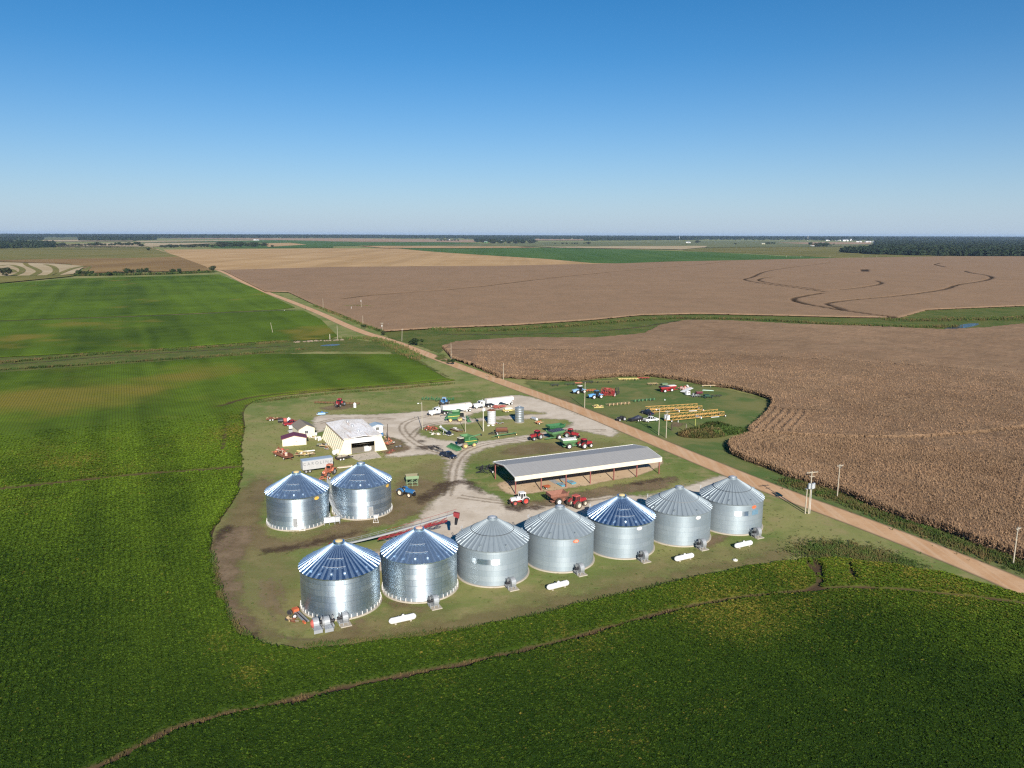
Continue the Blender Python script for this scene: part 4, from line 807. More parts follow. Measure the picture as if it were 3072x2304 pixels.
# ---------------------------------------------------------------- grain bins
def m_binwall(name, c1, c2, seam, rough, metal, aniso):
    t = NT(name); x = t.n('ShaderNodeSeparateXYZ'); t.L(t.obj(), x.inputs[0])
    u = t.math('MULTIPLY', t.math('ARCTAN2', x.outputs[1], x.outputs[0]), 6.95); cv = t.n('ShaderNodeCombineXYZ'); t.L(u, cv.inputs[0]); t.L(x.outputs[2], cv.inputs[1])
    i = t.n('ShaderNodeObjectInfo').outputs['Random']; ad = t.n('ShaderNodeVectorMath', operation='ADD'); t.L(cv.outputs[0], ad.inputs[0])
    cc = t.n('ShaderNodeCombineXYZ'); t.L(t.math('MULTIPLY', i, 97.), cc.inputs[0]); t.L(cc.outputs[0], ad.inputs[1])
    b = t.n('ShaderNodeTexBrick'); t.L(ad.outputs[0], b.inputs['Vector']); b.inputs['Color1'].default_value = (*c1,1); b.inputs['Color2'].default_value = (*c2,1); b.inputs['Mortar'].default_value = (*seam,1)
    for k, v in (('Scale',1.),('Mortar Size',.035),('Mortar Smooth',.3),('Bias',0.),('Brick Width',2.73),('Row Height',1.07)): b.inputs[k].default_value = v
    # sheet rings differ a little from one another
    ring = t.n('ShaderNodeTexWhiteNoise', noise_dimensions='2D'); rv = t.n('ShaderNodeCombineXYZ'); t.L(t.math('FLOOR', t.math('DIVIDE', x.outputs[2], 1.07)), rv.inputs[0]); t.L(i, rv.inputs[1]); t.L(rv.outputs[0], ring.inputs[0])
    c = t.mix(t.math('MULTIPLY', ring.outputs[0], .55), b.outputs[0], seam)
    n = t.noise(1.2, 5, .7, vec=cv.outputs[0], stretch=(1, .15, 1)); c = t.mix(t.math('MULTIPLY', t.rng(n, .45, .75), .3), c, tuple(q*.75 for q in seam))
    low = t.math('MULTIPLY', t.rng(t.math('ADD', x.outputs[2], t.math('MULTIPLY', n, .8)), .9, .2), .35); c = t.mix(low, c, (.33,.3,.25))
    st = t.noise(1.5, 2, .5, vec=cv.outputs[0], stretch=(3.5, .04, 1)); r_ = t.math('ADD', rough-.05, t.math('MULTIPLY', st, .1))
    t.bsdf(c, r_, metal)   # horizontal corrugation, 10 cm pitch, as an exact normal
    wz = t.math('MULTIPLY', t.math('COSINE', t.math('MULTIPLY', x.outputs[2], 2*math.pi/.1)), aniso); wv = t.n('ShaderNodeCombineXYZ'); t.L(wz, wv.inputs[2])
    a_ = t.n('ShaderNodeVectorMath', operation='ADD'); t.L(t.n('ShaderNodeNewGeometry').outputs['Normal'], a_.inputs[0]); t.L(wv.outputs[0], a_.inputs[1]); nz = t.n('ShaderNodeVectorMath', operation='NORMALIZE'); t.L(a_.outputs[0], nz.inputs[0]); t.L(nz.outputs[0], t.b.inputs['Normal'])
    return t.m
def m_roof(name, c, rough, metal, var):
    t = NT(name); v = t.obj(); n = t.noise(.8, 4, .6, vec=v); n2 = t.noise(5, 4, .7, vec=v)
    k = t.mix(n, tuple(x*(1-var) for x in c), tuple(min(1, x*(1+var)) for x in c)); k = t.mix(t.math('MULTIPLY', t.rng(n2, .5, .8), .2), k, tuple(x*.7 for x in c))
    return t.bsdf(k, t.math('ADD', rough-.06, t.math('MULTIPLY', n, .12)), metal)
WALL_S = m_binwall('shiny_galvanised_wall', (.7,.78,.84), (.52,.62,.7), (.32,.4,.48), .36, .96, .36)
WALL_D = m_binwall('dull_galvanised_wall', (.33,.385,.425), (.29,.35,.39), (.23,.285,.33), .5, .45, .4)
WALL_N = m_binwall('new_galvanised_sheet', (.8,.84,.88), (.78,.82,.86), (.7,.74,.78), .2, 1., .42)
ROOF_S = m_roof('shiny_galvanised_roof', (.56,.72,.84), .34, .93, .1)
RIB_S = m_roof('raised_roof_rib', (.48,.62,.77), .36, .91, .08)
ROOF_N = m_roof('new_blue_reflecting_roof', (.58,.73,.88), .31, 1., .1)
ROOF_D = m_roof('dull_galvanised_roof', (.27,.32,.355), .5, .4, .08)
RIBD = m_roof('roof_rib_edge', (.3,.33,.37), .5, .6, .1)
def grain_bin(x, y, he, hp, roofS, wallS, label, cap, badge=None, seed=0, nvent=18, door=None):
    q = random.Random(seed); Rr = 6.95; o = thing('grain_bin', label, 'grain bin', 'corrugated grain bins', (x, y, 0), 0)
    WM, RM = (WALL_S if wallS else WALL_D), (ROOF_N if roofS == 2 else ROOF_S if roofS else ROOF_D)
    b = MB(); b.lathe((0,0,0), (0,0,1), [(-.2, Rr+.3), (.22, Rr+.3), (.25, Rr+.27), (.25, Rr-.2)], 72, True); b.build('foundation', CONC, o)
    b = MB(); prof = []
    for i in range(int(he/1.07)+1):
        z0 = .25+i*1.07; z1 = min(he, z0+1.07)
        if z1 <= z0: break
        prof += [(z0, Rr), (z1, Rr)]
    b.lathe((0,0,0), (0,0,1), prof, 120, True); b.build('wall', WM, o)
    # roof: flat panels between raised radial ribs
    N = 40; ro, ri = Rr+.17, .95; b = MB(); sl = (hp-.45-he)/(ro-ri); up_ = Vector((0,0,1))
    z = lambda r_: he-.06+(ro-r_)*sl
    def pt(a, r_, lat, lift):
        d = Vector((math.cos(a), math.sin(a), 0)); s_ = Vector((-d.y, d.x, 0)); nrm = (d*sl+up_).normalized()
        return d*r_+s_*lat+up_*z(r_)+nrm*lift
    for i in range(N):
        a = 2*math.pi*(i+.5)/N; a2 = 2*math.pi*(i+1.5)/N
        P = []
        for r_, hw, hh in ((ro, .3, 1.), (ri, .05, .5)): P.append([pt(a, r_, -hw, 0), pt(a, r_, -hw*.5, .06*hh), pt(a, r_, -hw*.27, .17*hh), pt(a, r_, hw*.27, .17*hh), pt(a, r_, hw*.5, .06*hh), pt(a, r_, hw, 0), pt(a2, r_, -hw, 0)])
        b.add(P[0]+P[1], [(0,1,8,7), (1,2,9,8), (2,3,10,9), (3,4,11,10), (4,5,12,11), (5,6,13,12), (0,5,4,3,2,1)])
    ob = b.build('roof', RM, o); ob.data.materials.append(RIB_S if roofS else ROOF_D); ob.data.polygons.foreach_set('material_index', [0 if k_ % 7 == 5 else 1 for k_ in range(7*N)])
    b = MB(); b.lathe((0,0,0), (0,0,1), [(hp-.62, 1.02), (hp-.12, .98), (hp-.1, .6)], 20, True); cpo = b.build('roof_collar', RM, o)
    b = MB(); b.lathe((0,0,0), (0,0,1), [(hp-.12, .68), (hp-.02, .68), (hp+.12, .4), (hp+.14, 0)], 16, True); b.build('cap_lid', cap, cpo)
    b = MB(); b.lathe((0,0,0), (0,0,1), [(he-.3, Rr+.02), (he-.28, Rr+.1), (he-.1, Rr+.14)], 72, True); b.build('eave_trim', RM, o)
    if not roofS:
        b = MB(); rr = Rr*.6; n = 64
        for i in range(n):
            a, a2 = 2*math.pi*i/n, 2*math.pi*(i+1)/n; b.beam((rr*math.cos(a), rr*math.sin(a), z(rr)+.16), (rr*math.cos(a2), rr*math.sin(a2), z(rr)+.16), .07, .05)
        b.build('roof_ring', DARK if seed % 2 else STEEL, o)
    else:
        for rr in (Rr*.52, Rr*.74):
            b = MB()
            for i in range(12):
                a, a2 = R(-112+i*3.8), R(-112+(i+1)*3.8); b.beam((rr*math.cos(a), rr*math.sin(a), z(rr)+.2), (rr*math.cos(a2), rr*math.sin(a2), z(rr)+.22), .045, .045)
            b.build('roof_rung', SILVER, o)
    vm = None
    for i in range(nvent):
        a = 2*math.pi*(i+.5)/nvent+(0 if roofS else .05); hw = .22 if roofS else .2
        if vm is None:
            b = MB(); d0 = Vector((1,0,0)); s_ = sl
            if roofS: b.loft([[(-.35,-hw,-.1),(-.35,hw,-.1),(-.35,hw,.28),(-.35,-hw,.28)], [(.12,-hw,-.3),(.12,hw,-.3),(.12,hw*.92,.24),(.12,-hw*.92,.24)], [(.26,-hw*.92,-.36),(.26,hw*.92,-.36),(.26,hw*.8,.02),(.26,-hw*.8,.02)]])
            else: b.cyl((0,0,-.1), (0,0,.32), .2, n=10).cyl((-.02,0,.3), (.36,0,.22), .19, n=10)
            ob = b.build('roof_vent', RIB_S if roofS else ROOF_D, o); vm = ob.data
        else: ob = bpy.data.objects.new('roof_vent', vm); COL.objects.link(ob); ob.parent = o
        r_ = Rr-.75; ob.scale = (.78,)*3; ob.location = (r_*math.cos(a), r_*math.sin(a), z(r_)+.04); ob.rotation_euler = (0, 0, a)
    am = None
    if wallS:
        for i in range(44):
            a = 2*math.pi*i/44+.03
            if am is None: ob = MB().box((0,0,.3), (.1,.12,.6)).build('anchor_bracket', WHITE, o); am = ob.data
            else: ob = bpy.data.objects.new('anchor_bracket', am); COL.objects.link(ob); ob.parent = o
            ob.location = ((Rr+.1)*math.cos(a), (Rr+.1)*math.sin(a), .25); ob.rotation_euler = (0, 0, a)
    if badge:
        col, txt, az = badge; a = R(az); b = MB(); n = 20; P = []
        for r_ in (Rr+.03, Rr+.07):
            P.append([(r_*math.cos(a+.62/Rr*math.cos(t)*1.), r_*math.sin(a+.62/Rr*math.cos(t)), he-.75+.36*math.sin(t)) for t in [2*math.pi*j/n for j in range(n)]])
        b.loft(P); bo = b.build('maker_badge', col, o)
        if txt:
            tx_ = text_mesh(txt[0], .52, .01); ob = bpy.data.objects.new('lettering', tx_); COL.objects.link(ob); ob.parent = bo; tx_.materials.append(txt[1])
            ob.location = ((Rr+.1)*math.cos(a), (Rr+.1)*math.sin(a), he-.75); ob.rotation_euler = (R(90), 0, a+R(90))
    if door is not None:
        a = R(door); b = MB(); s_ = Vector((-math.sin(a), math.cos(a), 0)); d = Vector((math.cos(a), math.sin(a), 0))
        b.loft([[tuple(d*(Rr-.05)+s_*i+up_*j) for i, j in ((-.42,.9),(.42,.9),(.42,2.9),(-.42,2.9))], [tuple(d*(Rr+.16)+s_*i+up_*j) for i, j in ((-.42,.9),(.42,.9),(.42,2.9),(-.42,2.9))]]); do = b.build('door', STEEL, o)
        b = MB()
        for i, j, w_, h_ in ((-.46,1.9,.1,2.1),(.46,1.9,.1,2.1),(0,2.95,1.02,.1),(0,.85,1.02,.1)): b.beam(d*(Rr+.14)+s_*(i-w_/2)+up_*j, d*(Rr+.14)+s_*(i+w_/2)+up_*j, .14, h_)
        b.build('door_frame', SILVER, do); MB().box(tuple(d*(Rr+.2)+s_*.3+up_*1.9), (.08,.08,.2)).build('handle', DARK, do)
    return o
def text_mesh(s, size, ext):
    c = bpy.data.curves.new('lettering', 'FONT'); c.body = s; c.size = size; c.extrude = ext; c.align_x = 'CENTER'; c.align_y = 'CENTER'
    t = bpy.data.objects.new('lettering', c); COL.objects.link(t); dg = bpy.context.evaluated_depsgraph_get(); dg.update()
    me = bpy.data.meshes.new_from_object(t.evaluated_get(dg)); bpy.data.objects.remove(t); bpy.data.curves.remove(c); return me
BADGE_R = paint('orange_red_badge', (.62,.13,.05), .5, dirt=.05); BADGE_Y = paint('amber_badge', (.75,.45,.08), .5, dirt=.05); BADGE_W = paint('white_badge', (.75,.72,.7), .5, dirt=.05)
LETW = paint('pale_lettering', (.75,.7,.6), .5, dirt=0.)
row = [(-30.55,130.1),(-17.12,136.6),(-3.7,143.),(9.72,149.48),(23.1,156.),(36.6,162.6),(50.,169.1)]
BIN = [
 grain_bin(*row[0], 7.53, 11.71, 2, 1, 'shiny silver grain bin at the left end of the front row, nearest to the camera', GOLD, None, 1),
 grain_bin(*row[1], 7.54, 11.66, 1, 1, 'shiny silver grain bin second from the left in the front row, with pinkish cap', paint('pink_cap', (.65,.42,.33), .5), None, 2),
 grain_bin(*row[2], 7.16, 11.38, 0, 0, 'dull grey grain bin third in the front row, with one bright new wall sheet', SILVER, None, 3, 8),
 grain_bin(*row[3], 7.07, 11.32, 0, 0, 'dull grey grain bin with red oval badge in the middle of the front row', SILVER, (BADGE_R, ('GSI', LETW), -66), 4, 8),
 grain_bin(*row[4], 7.19, 11.45, 2, 0, 'grain bin with dark blue shining roof over a dull grey wall', GOLD, (BADGE_W, None, -66), 5),
 grain_bin(*row[5], 7.03, 11.17, 0, 0, 'dull grey grain bin second from the right in the front row, with white badge', SILVER, (BADGE_W, None, -66), 6, 8),
 grain_bin(*row[6], 7.04, 11.33, 0, 0, 'dull grey grain bin at the right end of the front row beside the road', SILVER, (BADGE_R, None, -62), 7, 8),
 grain_bin(-49.18, 170.84, 7.5, 11.61, 1, 1, 'shiny silver grain bin at the left of the rear pair, with gold cap', GOLD, (BADGE_Y, None, -38), 8, 20, -80),
 grain_bin(-35.77, 177.69, 7.56, 11.75, 1, 1, 'shiny silver grain bin at the right of the rear pair, with spiral stair', SILVER, (BADGE_Y, None, -20), 9, 20, -63)]
def wallsheet(bn, a0, a1, z0, z1, mat, name):
    b = MB(); n = 14; P = []
    for r_ in (6.93, 6.985): P += [[(r_*math.cos(R(a0+(a1-a0)*i/n)), r_*math.sin(R(a0+(a1-a0)*i/n)), zz) for i in range(n+1)] for zz in (z0, z1)]
    V = [v for p_ in P for v in p_]; m_ = n+1; Fc = [(2*m_+i, 2*m_+i+1, 3*m_+i+1, 3*m_+i) for i in range(n)]+[(3*m_+i, 3*m_+i+1, m_+i+1, m_+i) for i in range(n)]+[(i, i+1, 2*m_+i+1, 2*m_+i) for i in range(n)]
    b.add(V, Fc, True); return b.build(name, mat, bn)
for bn, a0, a1 in ((BIN[2], -122, -77), (BIN[6], -100, -74)):
    o = wallsheet(bn, a0, a1, 4.45, 5.5, WALL_N, 'bright_wall_sheet'); o['label'] = 'brighter replaced wall sheet'
wallsheet(BIN[6], -66, -50, 4.45, 5.5, paint('blue_sheet', (.2,.36,.5), .4, .5), 'blue_wall_sheet')
# spiral stair on the right rear bin
bn = BIN[8]; b = MB(); n = 34; rail = MB()
for i in range(n):
    f_ = i/(n-1); a = R(-118-62*f_); z0 = .3+7.1*f_; c, s_ = math.cos(a), math.sin(a)
    b.box((7.5*c, 7.5*s_, z0), (1.0, .32, .06), (0,0,a))
    rail.beam((8.*c, 8.*s_, z0), (8.*c, 8.*s_, z0+1.), .05)
    if i: rail.beam(pr, (8.*c, 8.*s_, z0+1.), .06).beam((pr[0], pr[1], pr[2]-1.), (8.*c, 8.*s_, z0), .07, .2)
    pr = (8.*c, 8.*s_, z0+1.)
st = b.build('spiral_stair', SILVER, bn); rail.build('handrail', SILVER, st)
# ladders and unloading tubes on the backs of the dull bins
for i, bn in enumerate(BIN[2:7]):
    a = R(150); d = Vector((math.cos(a), math.sin(a), 0)); s_ = Vector((-d.y, d.x, 0)); b = MB()
    for t_ in (-.22, .22): b.beam(d*7.2+s_*t_+Vector((0,0,.3)), d*7.2+s_*t_+Vector((0,0,8.1)), .06)
    for j in range(24): b.beam(d*7.2-s_*.22+Vector((0,0,.6+j*.32)), d*7.2+s_*.22+Vector((0,0,.6+j*.32)), .04)
    b.build('ladder', SILVER, bn)
    b = MB(); b.cyl(d*6.8+Vector((0,0,1.2)), d*10.4+s_*-.4+Vector((0,0,3.2)), .17, n=10).beam(d*9.4+Vector((.1,0,0)), d*9.4+Vector((.1,0,2.6)), .07).beam(d*9.4+Vector((-.4,.2,0)), d*9.4+Vector((-.4,.2,2.6)), .07); b.build('unloading_tube', SILVER, bn)
# ---------------------------------------------------------------- fans, pads, gas tanks
FANG = paint('fan_grey', (.36,.38,.4), .45, .4, dirt=.15)
def fan_proto():
    o = thing('aeration_fan', '', 'fan', 'fans standing by the bins')
    b = MB(); P = [(.15+.78*math.cos(t)*(1+.12*t/6.28), 1.0+.78*math.sin(t)*(1+.12*t/6.28)) for t in [2*math.pi*i/18 for i in range(18)]]; b.prism(P, -.38, .38); b.build('housing', FANG, o)
    b = MB(); b.lathe((.15,-.36,1.), (.15,-.62,1.), [(0,.62),(.04,.62),(.26,.46),(.26,.36),(.05,.34)], 18); g = b.build('inlet_ring', STEEL, o)
    b = MB(); b.cyl((.15,-.45,1.), (.15,-.47,1.), .36, n=14); b.build('inlet_guard', DARK, g)
    b = MB(); b.cyl((.15,.4,1.), (.15,1.0,1.), .26, n=12).cyl((.15,1.0,1.), (.15,1.08,1.), .2, n=10); b.build('motor', DARK, o)
    b = MB(); b.frustum(-.2,.5,-.36,.36,0,-.2,.5,-.36,.36,.02); b.v = []; b.f = []; b.sm = []
    b.loft([[(.6,-.37,.35),(.6,.37,.35),(.6,.37,1.05),(.6,-.37,1.05)], [(1.9,-.6,.3),(1.9,.6,.3),(1.9,.6,.8),(1.9,-.6,.8)]]); b.build('duct', FANG, o)
    for x_ in (-.45, .7):
        for y_ in (-.34, .34, .9): b = MB(); b.beam((x_,y_,0), (x_*.8,y_,.7), .08); b.build('leg', FANG, o)
    b = MB(); b.box((.1,.3,.42), (1.3,1.5,.08)).box((.05,.85,1.55), (.35,.12,.5)); b.build('base_frame', STEEL, o)
    return o
def pad_thing(x, y, rz, label, s_=(2.1,1.9)):
    o = MB().box((0,0,.04), (s_[0],s_[1],.24)).build('concrete_pad', CONC); o.location = (x, y, 0); o.rotation_euler = (0,0,rz)
    b = MB(); return tag(o, label, 'pad', 'concrete fan pads')
FAN = fan_proto(); used = False
def fan(k, x, y, bn, label, turn=0, scale=1., pad_=True, padl=''):
    global used
    X, Y = at(k, x, y); rz = R(116)+turn
    o = FAN if not used else dup(FAN); used = True; o.location = (X, Y, .16 if pad_ else 0); o.rotation_euler = (0,0,rz); o['label'] = label; o.scale = (scale,)*3
    if pad_: pad_thing(X, Y, rz, padl)
    return o
nm = ['left end', 'second', 'third', 'red badged', 'blue roofed', 'white badged', 'right end']
for i, (k, x, y) in enumerate((('E',800,1100),('E',1722,925),('F',690,1350),('F',1445,1190),('F',2150,1045),('G',875,1010),('G',1438,890))):
    fan(k, x, y, BIN[i], f'grey blower fan at the foot of the {nm[i]} front row grain bin', scale=1.15, padl=f'pale concrete pad under the blower fan of the {nm[i]} front row grain bin')
f1 = fan('E', 500, 1150, None, 'spare grey fan with red inlet lying on the grass by the left end bin', math.pi, 1.2, False)
for ch in f1.children:
    if ch.name.startswith('inlet_ring'):
        ch.data = ch.data.copy(); ch.data.materials[0] = FADED
fan('E', 610, 1135, None, 'spare grey fan right beside the one with red inlet', math.pi, 1.2, False)
def gas_tank(k, a, b_, label):
    o = thing('gas_tank', label, 'gas tank', 'white gas tanks on the grass'); L_ = put(o, k, a, b_); L_ = 4.9
    b = MB(); b.lathe((-L_/2,0,.62), (L_/2,0,.62), [(0,0),(.05,.18),(.14,.32),(.28,.44),(.45,.51),(.6,.53),(L_-.6,.53),(L_-.45,.51),(L_-.28,.44),(L_-.14,.32),(L_-.05,.18),(L_,0)], 24); b.build('tank_shell', WHITE, o)
    for x_ in (-1.35, 1.35):
        b = MB(); b.box((x_,0,.08), (.3,.85,.16)); b.build('saddle', CONC, o)
    b = MB(); b.lathe((.1,0,1.1), (.1,0,1.4), [(0,.24),(.2,.24),(.3,.12),(.3,0)], 12); d = b.build('dome_lid', WHITE, o)
    b = MB(); b.cyl((-.7,0,1.12), (-.7,0,1.3), .06, n=8).cyl((.75,0,1.12), (.75,0,1.26), .05, n=8).box((-.25,0,1.16), (.2,.12,.1)); b.build('valve', STEEL, o)
    b = MB(); b.beam((-1.9,-.1,1.13), (-1.9,.1,1.13), .05, .12).beam((1.9,-.1,1.13), (1.9,.1,1.13), .05, .12); b.build('lifting_lug', WHITE, o)
    return o
gas_tank('E', (1255,1105), (1520,1045), 'long white gas tank with grey scuffs, before the second front bin')
gas_tank('F', (1070,1375), (1315,1312), 'clean white gas tank before the red badged bin in the middle')
gas_tank('G', (590,1145), (785,1100), 'white gas tank second from the right, before the white badged bin')
g4 = gas_tank('G', (1205,1010), (1380,970), 'rightmost white gas tank, before the right end bin')
# ladder feet boxes at the bin doors
for k, x, y, l_ in (('A',580,1625,'white unloading box on splayed legs at the door of the left rear bin'),('A',1392,1535,'white unloading box on splayed legs at the door of the right rear bin')):
    o = thing('unloading_box', l_, 'box', None, at(k, x, y), .2)
    b = MB(); b.frustum(-.4,.4,-.3,.3,1.0,-.5,.5,-.4,.4,1.7); b.build('hopper', WHITE, o)
    for x_, y_ in ((-.6,-.5),(.6,-.5),(0,.5)): MB().beam((x_,y_,0), (x_*.5,y_*.5,1.1), .07).build('leg', WHITE, o)
    MB().beam((-.6,-.5,.1), (.6,-.5,.1), .06).build('foot_bar', WHITE, o)
o = thing('control_cabinet', 'pale grey equipment cabinet on legs standing between the two rear bins', 'cabinet', None, at('D',1090,985), R(20))
for i in range(3): MB().box((-1.2+i*1.2,0,1.15), (1.14,.7,1.1)).build('cabinet_box', WHITE if i < 2 else SILVER, o)
for x_ in (-1.7,-.6,.6,1.7):
    for y_ in (-.3,.3): MB().beam((x_,y_,0), (x_,y_,.62), .09).build('leg', STEEL, o)
MB().beam((-1.8,.3,.58), (1.8,.3,.58), .1).beam((-1.8,-.3,.58), (1.8,-.3,.58), .1).build('base_frame', STEEL, o)
# ---------------------------------------------------------------- machine parts
_wm = {}
def wheel(par, x, y, z, r, w, rim=WHITE, tyre=RUBBER, name='wheel', hub=.58):
    k = (r, w, tyre.name)
    if k not in _wm:
        b = MB(); h = w/2; b.lathe((0,-h,0), (0,h,0), [(.02*w,r*hub),(.0,r*.8),(w*.1,r*.95),(w*.28,r),(w*.72,r),(w*.9,r*.95),(w,r*.8),(w*.98,r*hub)], 22)
        if r > .6:
            for i in range(18):
                a = 2*math.pi*i/18; c, s_ = math.cos(a), math.sin(a); b.beam((r*.985*c, -h*.7, r*.985*s_), (r*.985*math.cos(a+.13), 0, r*.985*math.sin(a+.13)), .07, .06); a+=.17; b.beam((r*.985*math.cos(a), h*.7, r*.985*math.sin(a)), (r*.985*math.cos(a+.13), 0, r*.985*math.sin(a+.13)), .07, .06)
        ob = b.build(name, tyre, par); _wm[k] = ob.data
    else: ob = bpy.data.objects.new(name, _wm[k]); COL.objects.link(ob); ob.parent = par
    ob.location = (x, y, z)
    kr = (r, w, 'rim', rim.name)
    if kr not in _wm:
        h = w/2; b = MB(); b.lathe((0,-h,0), (0,h,0), [(.04,r*hub*1.02),(w*.16,r*hub*.9),(w*.26,r*.2),(w*.1,r*.16),(w*.1,0)], 18); b.lathe((0,h,0), (0,-h,0), [(.04,r*hub*1.02),(w*.16,r*hub*.9),(w*.26,r*.2),(w*.1,r*.16),(w*.1,0)], 18)
        rb = b.build('rim', rim, ob); _wm[kr] = rb.data
    else: rb = bpy.data.objects.new('rim', _wm[kr]); COL.objects.link(rb); rb.parent = ob
    return ob
def cab(par, x0, x1, w, z0, z1, body, roof, name='cab'):
    h = w/2; g = MB(); g.frustum(x0+.08,x1-.08,-h+.06,h-.06,z0,x0+.2,x1-.16,-h+.12,h-.12,z1-.14); c = g.build('cab_glass', GLASS, par)
    b = MB()
    for xa, xb, s_ in ((x0+.04,x0+.16,-1),(x0+.04,x0+.16,1),(x1-.05,x1-.13,-1),(x1-.05,x1-.13,1),((x0+x1)/2,(x0+x1)/2,-1),((x0+x1)/2,(x0+x1)/2,1)): b.beam((xa,s_*(h-.04),z0), (xb,s_*(h-.1),z1-.14), .09)
    b.box(((x0+x1)/2,0,z0+.05), (x1-x0,w,.14)); b.build('cab_frame', body, par)
    b = MB(); b.frustum(x0-.02,x1+.02,-h,h,z1-.16,x0+.08,x1-.1,-h+.1,h-.1,z1+.06); b.build('cab_roof', roof, par)
    return c
def light(par, *ps, r=.09, mat=LAMP, ax=1):
    for p_ in ps:
        MB().cyl(p_, (p_[0]+.05*ax, p_[1], p_[2]), r, n=8).build('headlight' if mat is LAMP else 'tail_light', mat, par)
def tractor(label, col, rim=WHITE, roof=None, group=None, dual=False, four=False, has_cab=True, tyre=RUBBER, trim=DARK, name='tractor', rimr=None):
    """x forward; origin midway between the axles"""
    o = thing(name, label, 'tractor', group); roof = roof or col
    if four:   # articulated, equal wheels
        for x_ in (-1.65, 1.65):
            for y_ in (-1.05, 1.05): wheel(o, x_, y_, .85, .85, .6, rim, tyre)
        b = MB(); b.prism([(.55,.95),(3.55,.9),(3.65,1.3),(3.5,1.85),(.7,2.05)], -.55, .55); b.build('hood', col, o)
        b = MB(); b.box((3.62,0,1.25), (.12,.9,.62)).box((2.2,0,.85), (2.6,.7,.5)).box((-1.6,0,.9), (2.4,.7,.5)); b.build('chassis', trim, o)
        b = MB(); b.prism([(-2.6,1.15),(-.75,1.15),(-.8,1.55),(-2.4,1.45)], -.6, .6); b.build('rear_deck', col, o)
        for s_ in (-1, 1):
            for x_ in (-1.65,): 
                b = MB(); b.prism([(x_-.85,1.55),(x_+.85,1.55),(x_+.7,1.78),(x_-.7,1.78)], s_*1.05-.34, s_*1.05+.34); b.build('fender', col, o)
        cab(o, -.95, .65, 1.5, 1.45, 3.25, trim, roof); b = MB(); b.cyl((1.1,.62,1.8), (1.1,.62,3.1), .09, n=8); b.build('exhaust', DARK, o)
        light(o, (3.66,-.35,1.6), (3.66,.35,1.6)); b = MB(); b.box((-.3,-.85,1.1), (.6,.3,.08)).box((-.3,-.9,.75), (.5,.3,.06)); b.build('step', trim, o)
        return o
    rr, fr = .95, .68
    for s_ in (-1, 1):
        wheel(o, -1.4, s_*.98, rr, rr, .52, rimr or rim, tyre); wheel(o, 1.4, s_*.85, fr, fr, .4, rim, tyre)
        if dual: wheel(o, -1.4, s_*1.62, rr, rr, .52, rimr or rim, tyre)
        b = MB(); n = 8; P = [(-1.4+1.08*math.cos(t), rr+1.08*math.sin(t)) for t in [R(20+i*140/n) for i in range(n+1)]]; P2 = [(-1.4+1.0*math.cos(t), rr+1.0*math.sin(t)) for t in [R(160-i*140/n) for i in range(n+1)]]
        b.prism(P+P2, s_*.98-.3, s_*.98+.3); b.build('fender', col, o)
    b = MB(); b.prism([(-.25,1.15),(2.15,1.1),(2.3,1.35),(2.15,1.8),(-.2,2.0)], -.42, .42); b.build('hood', col, o)
    b = MB(); b.box((2.24,0,1.38), (.12,.7,.5)); gr = b.build('grille', trim, o)
    b = MB(); b.box((.2,0,.85), (3.6,.5,.5)).cyl((-1.4,-1.3 if dual else -.9,rr), (-1.4,1.3 if dual else .9,rr), .12, n=8).cyl((1.4,-.8,fr), (1.4,.8,fr), .1, n=8).box((-2.1,0,.7), (.6,.5,.3)); b.build('chassis', trim, o)
    b = MB(); b.box((2.45,0,.8), (.4,.6,.45)); b.build('front_weights', DARK, o)
    light(o, (2.3,-.28,1.5), (2.3,.28,1.5))
    b = MB(); b.cyl((.9,.5,1.7), (.9,.5,2.9), .07, n=8); b.build('exhaust', DARK, o)
    if has_cab:
        cab(o, -1.6, -.1, 1.5, 1.35, 2.95, trim if roof is col and col is not WHITE else roof, roof); light(o, (-.12,-.6,2.85), (-.12,.6,2.85), r=.07)
    else:
        b = MB(); b.box((-1.25,0,1.5), (.5,.5,.12)).box((-1.5,0,1.75), (.1,.5,.5)); b.build('seat', DARK, o); b = MB(); b.cyl((-.35,0,1.6), (-.7,0,1.95), .03, n=6); sw = b.build('steering_column', DARK, o); b = MB(); b.cyl((-.7,0,1.95), (-.73,0,1.98), .2, n=12); b.build('steering_wheel', DARK, sw)
        for s_ in (-1,1): MB().beam((-1.7,s_*.55,1.5), (-1.6,s_*.55,2.5), .07).build('roll_bar', DARK, o)
    b = MB(); b.box((-.35,-.75,1.05), (.4,.3,.06)).box((-.35,-.8,.7), (.4,.3,.06)); b.build('step', trim, o)
    return o
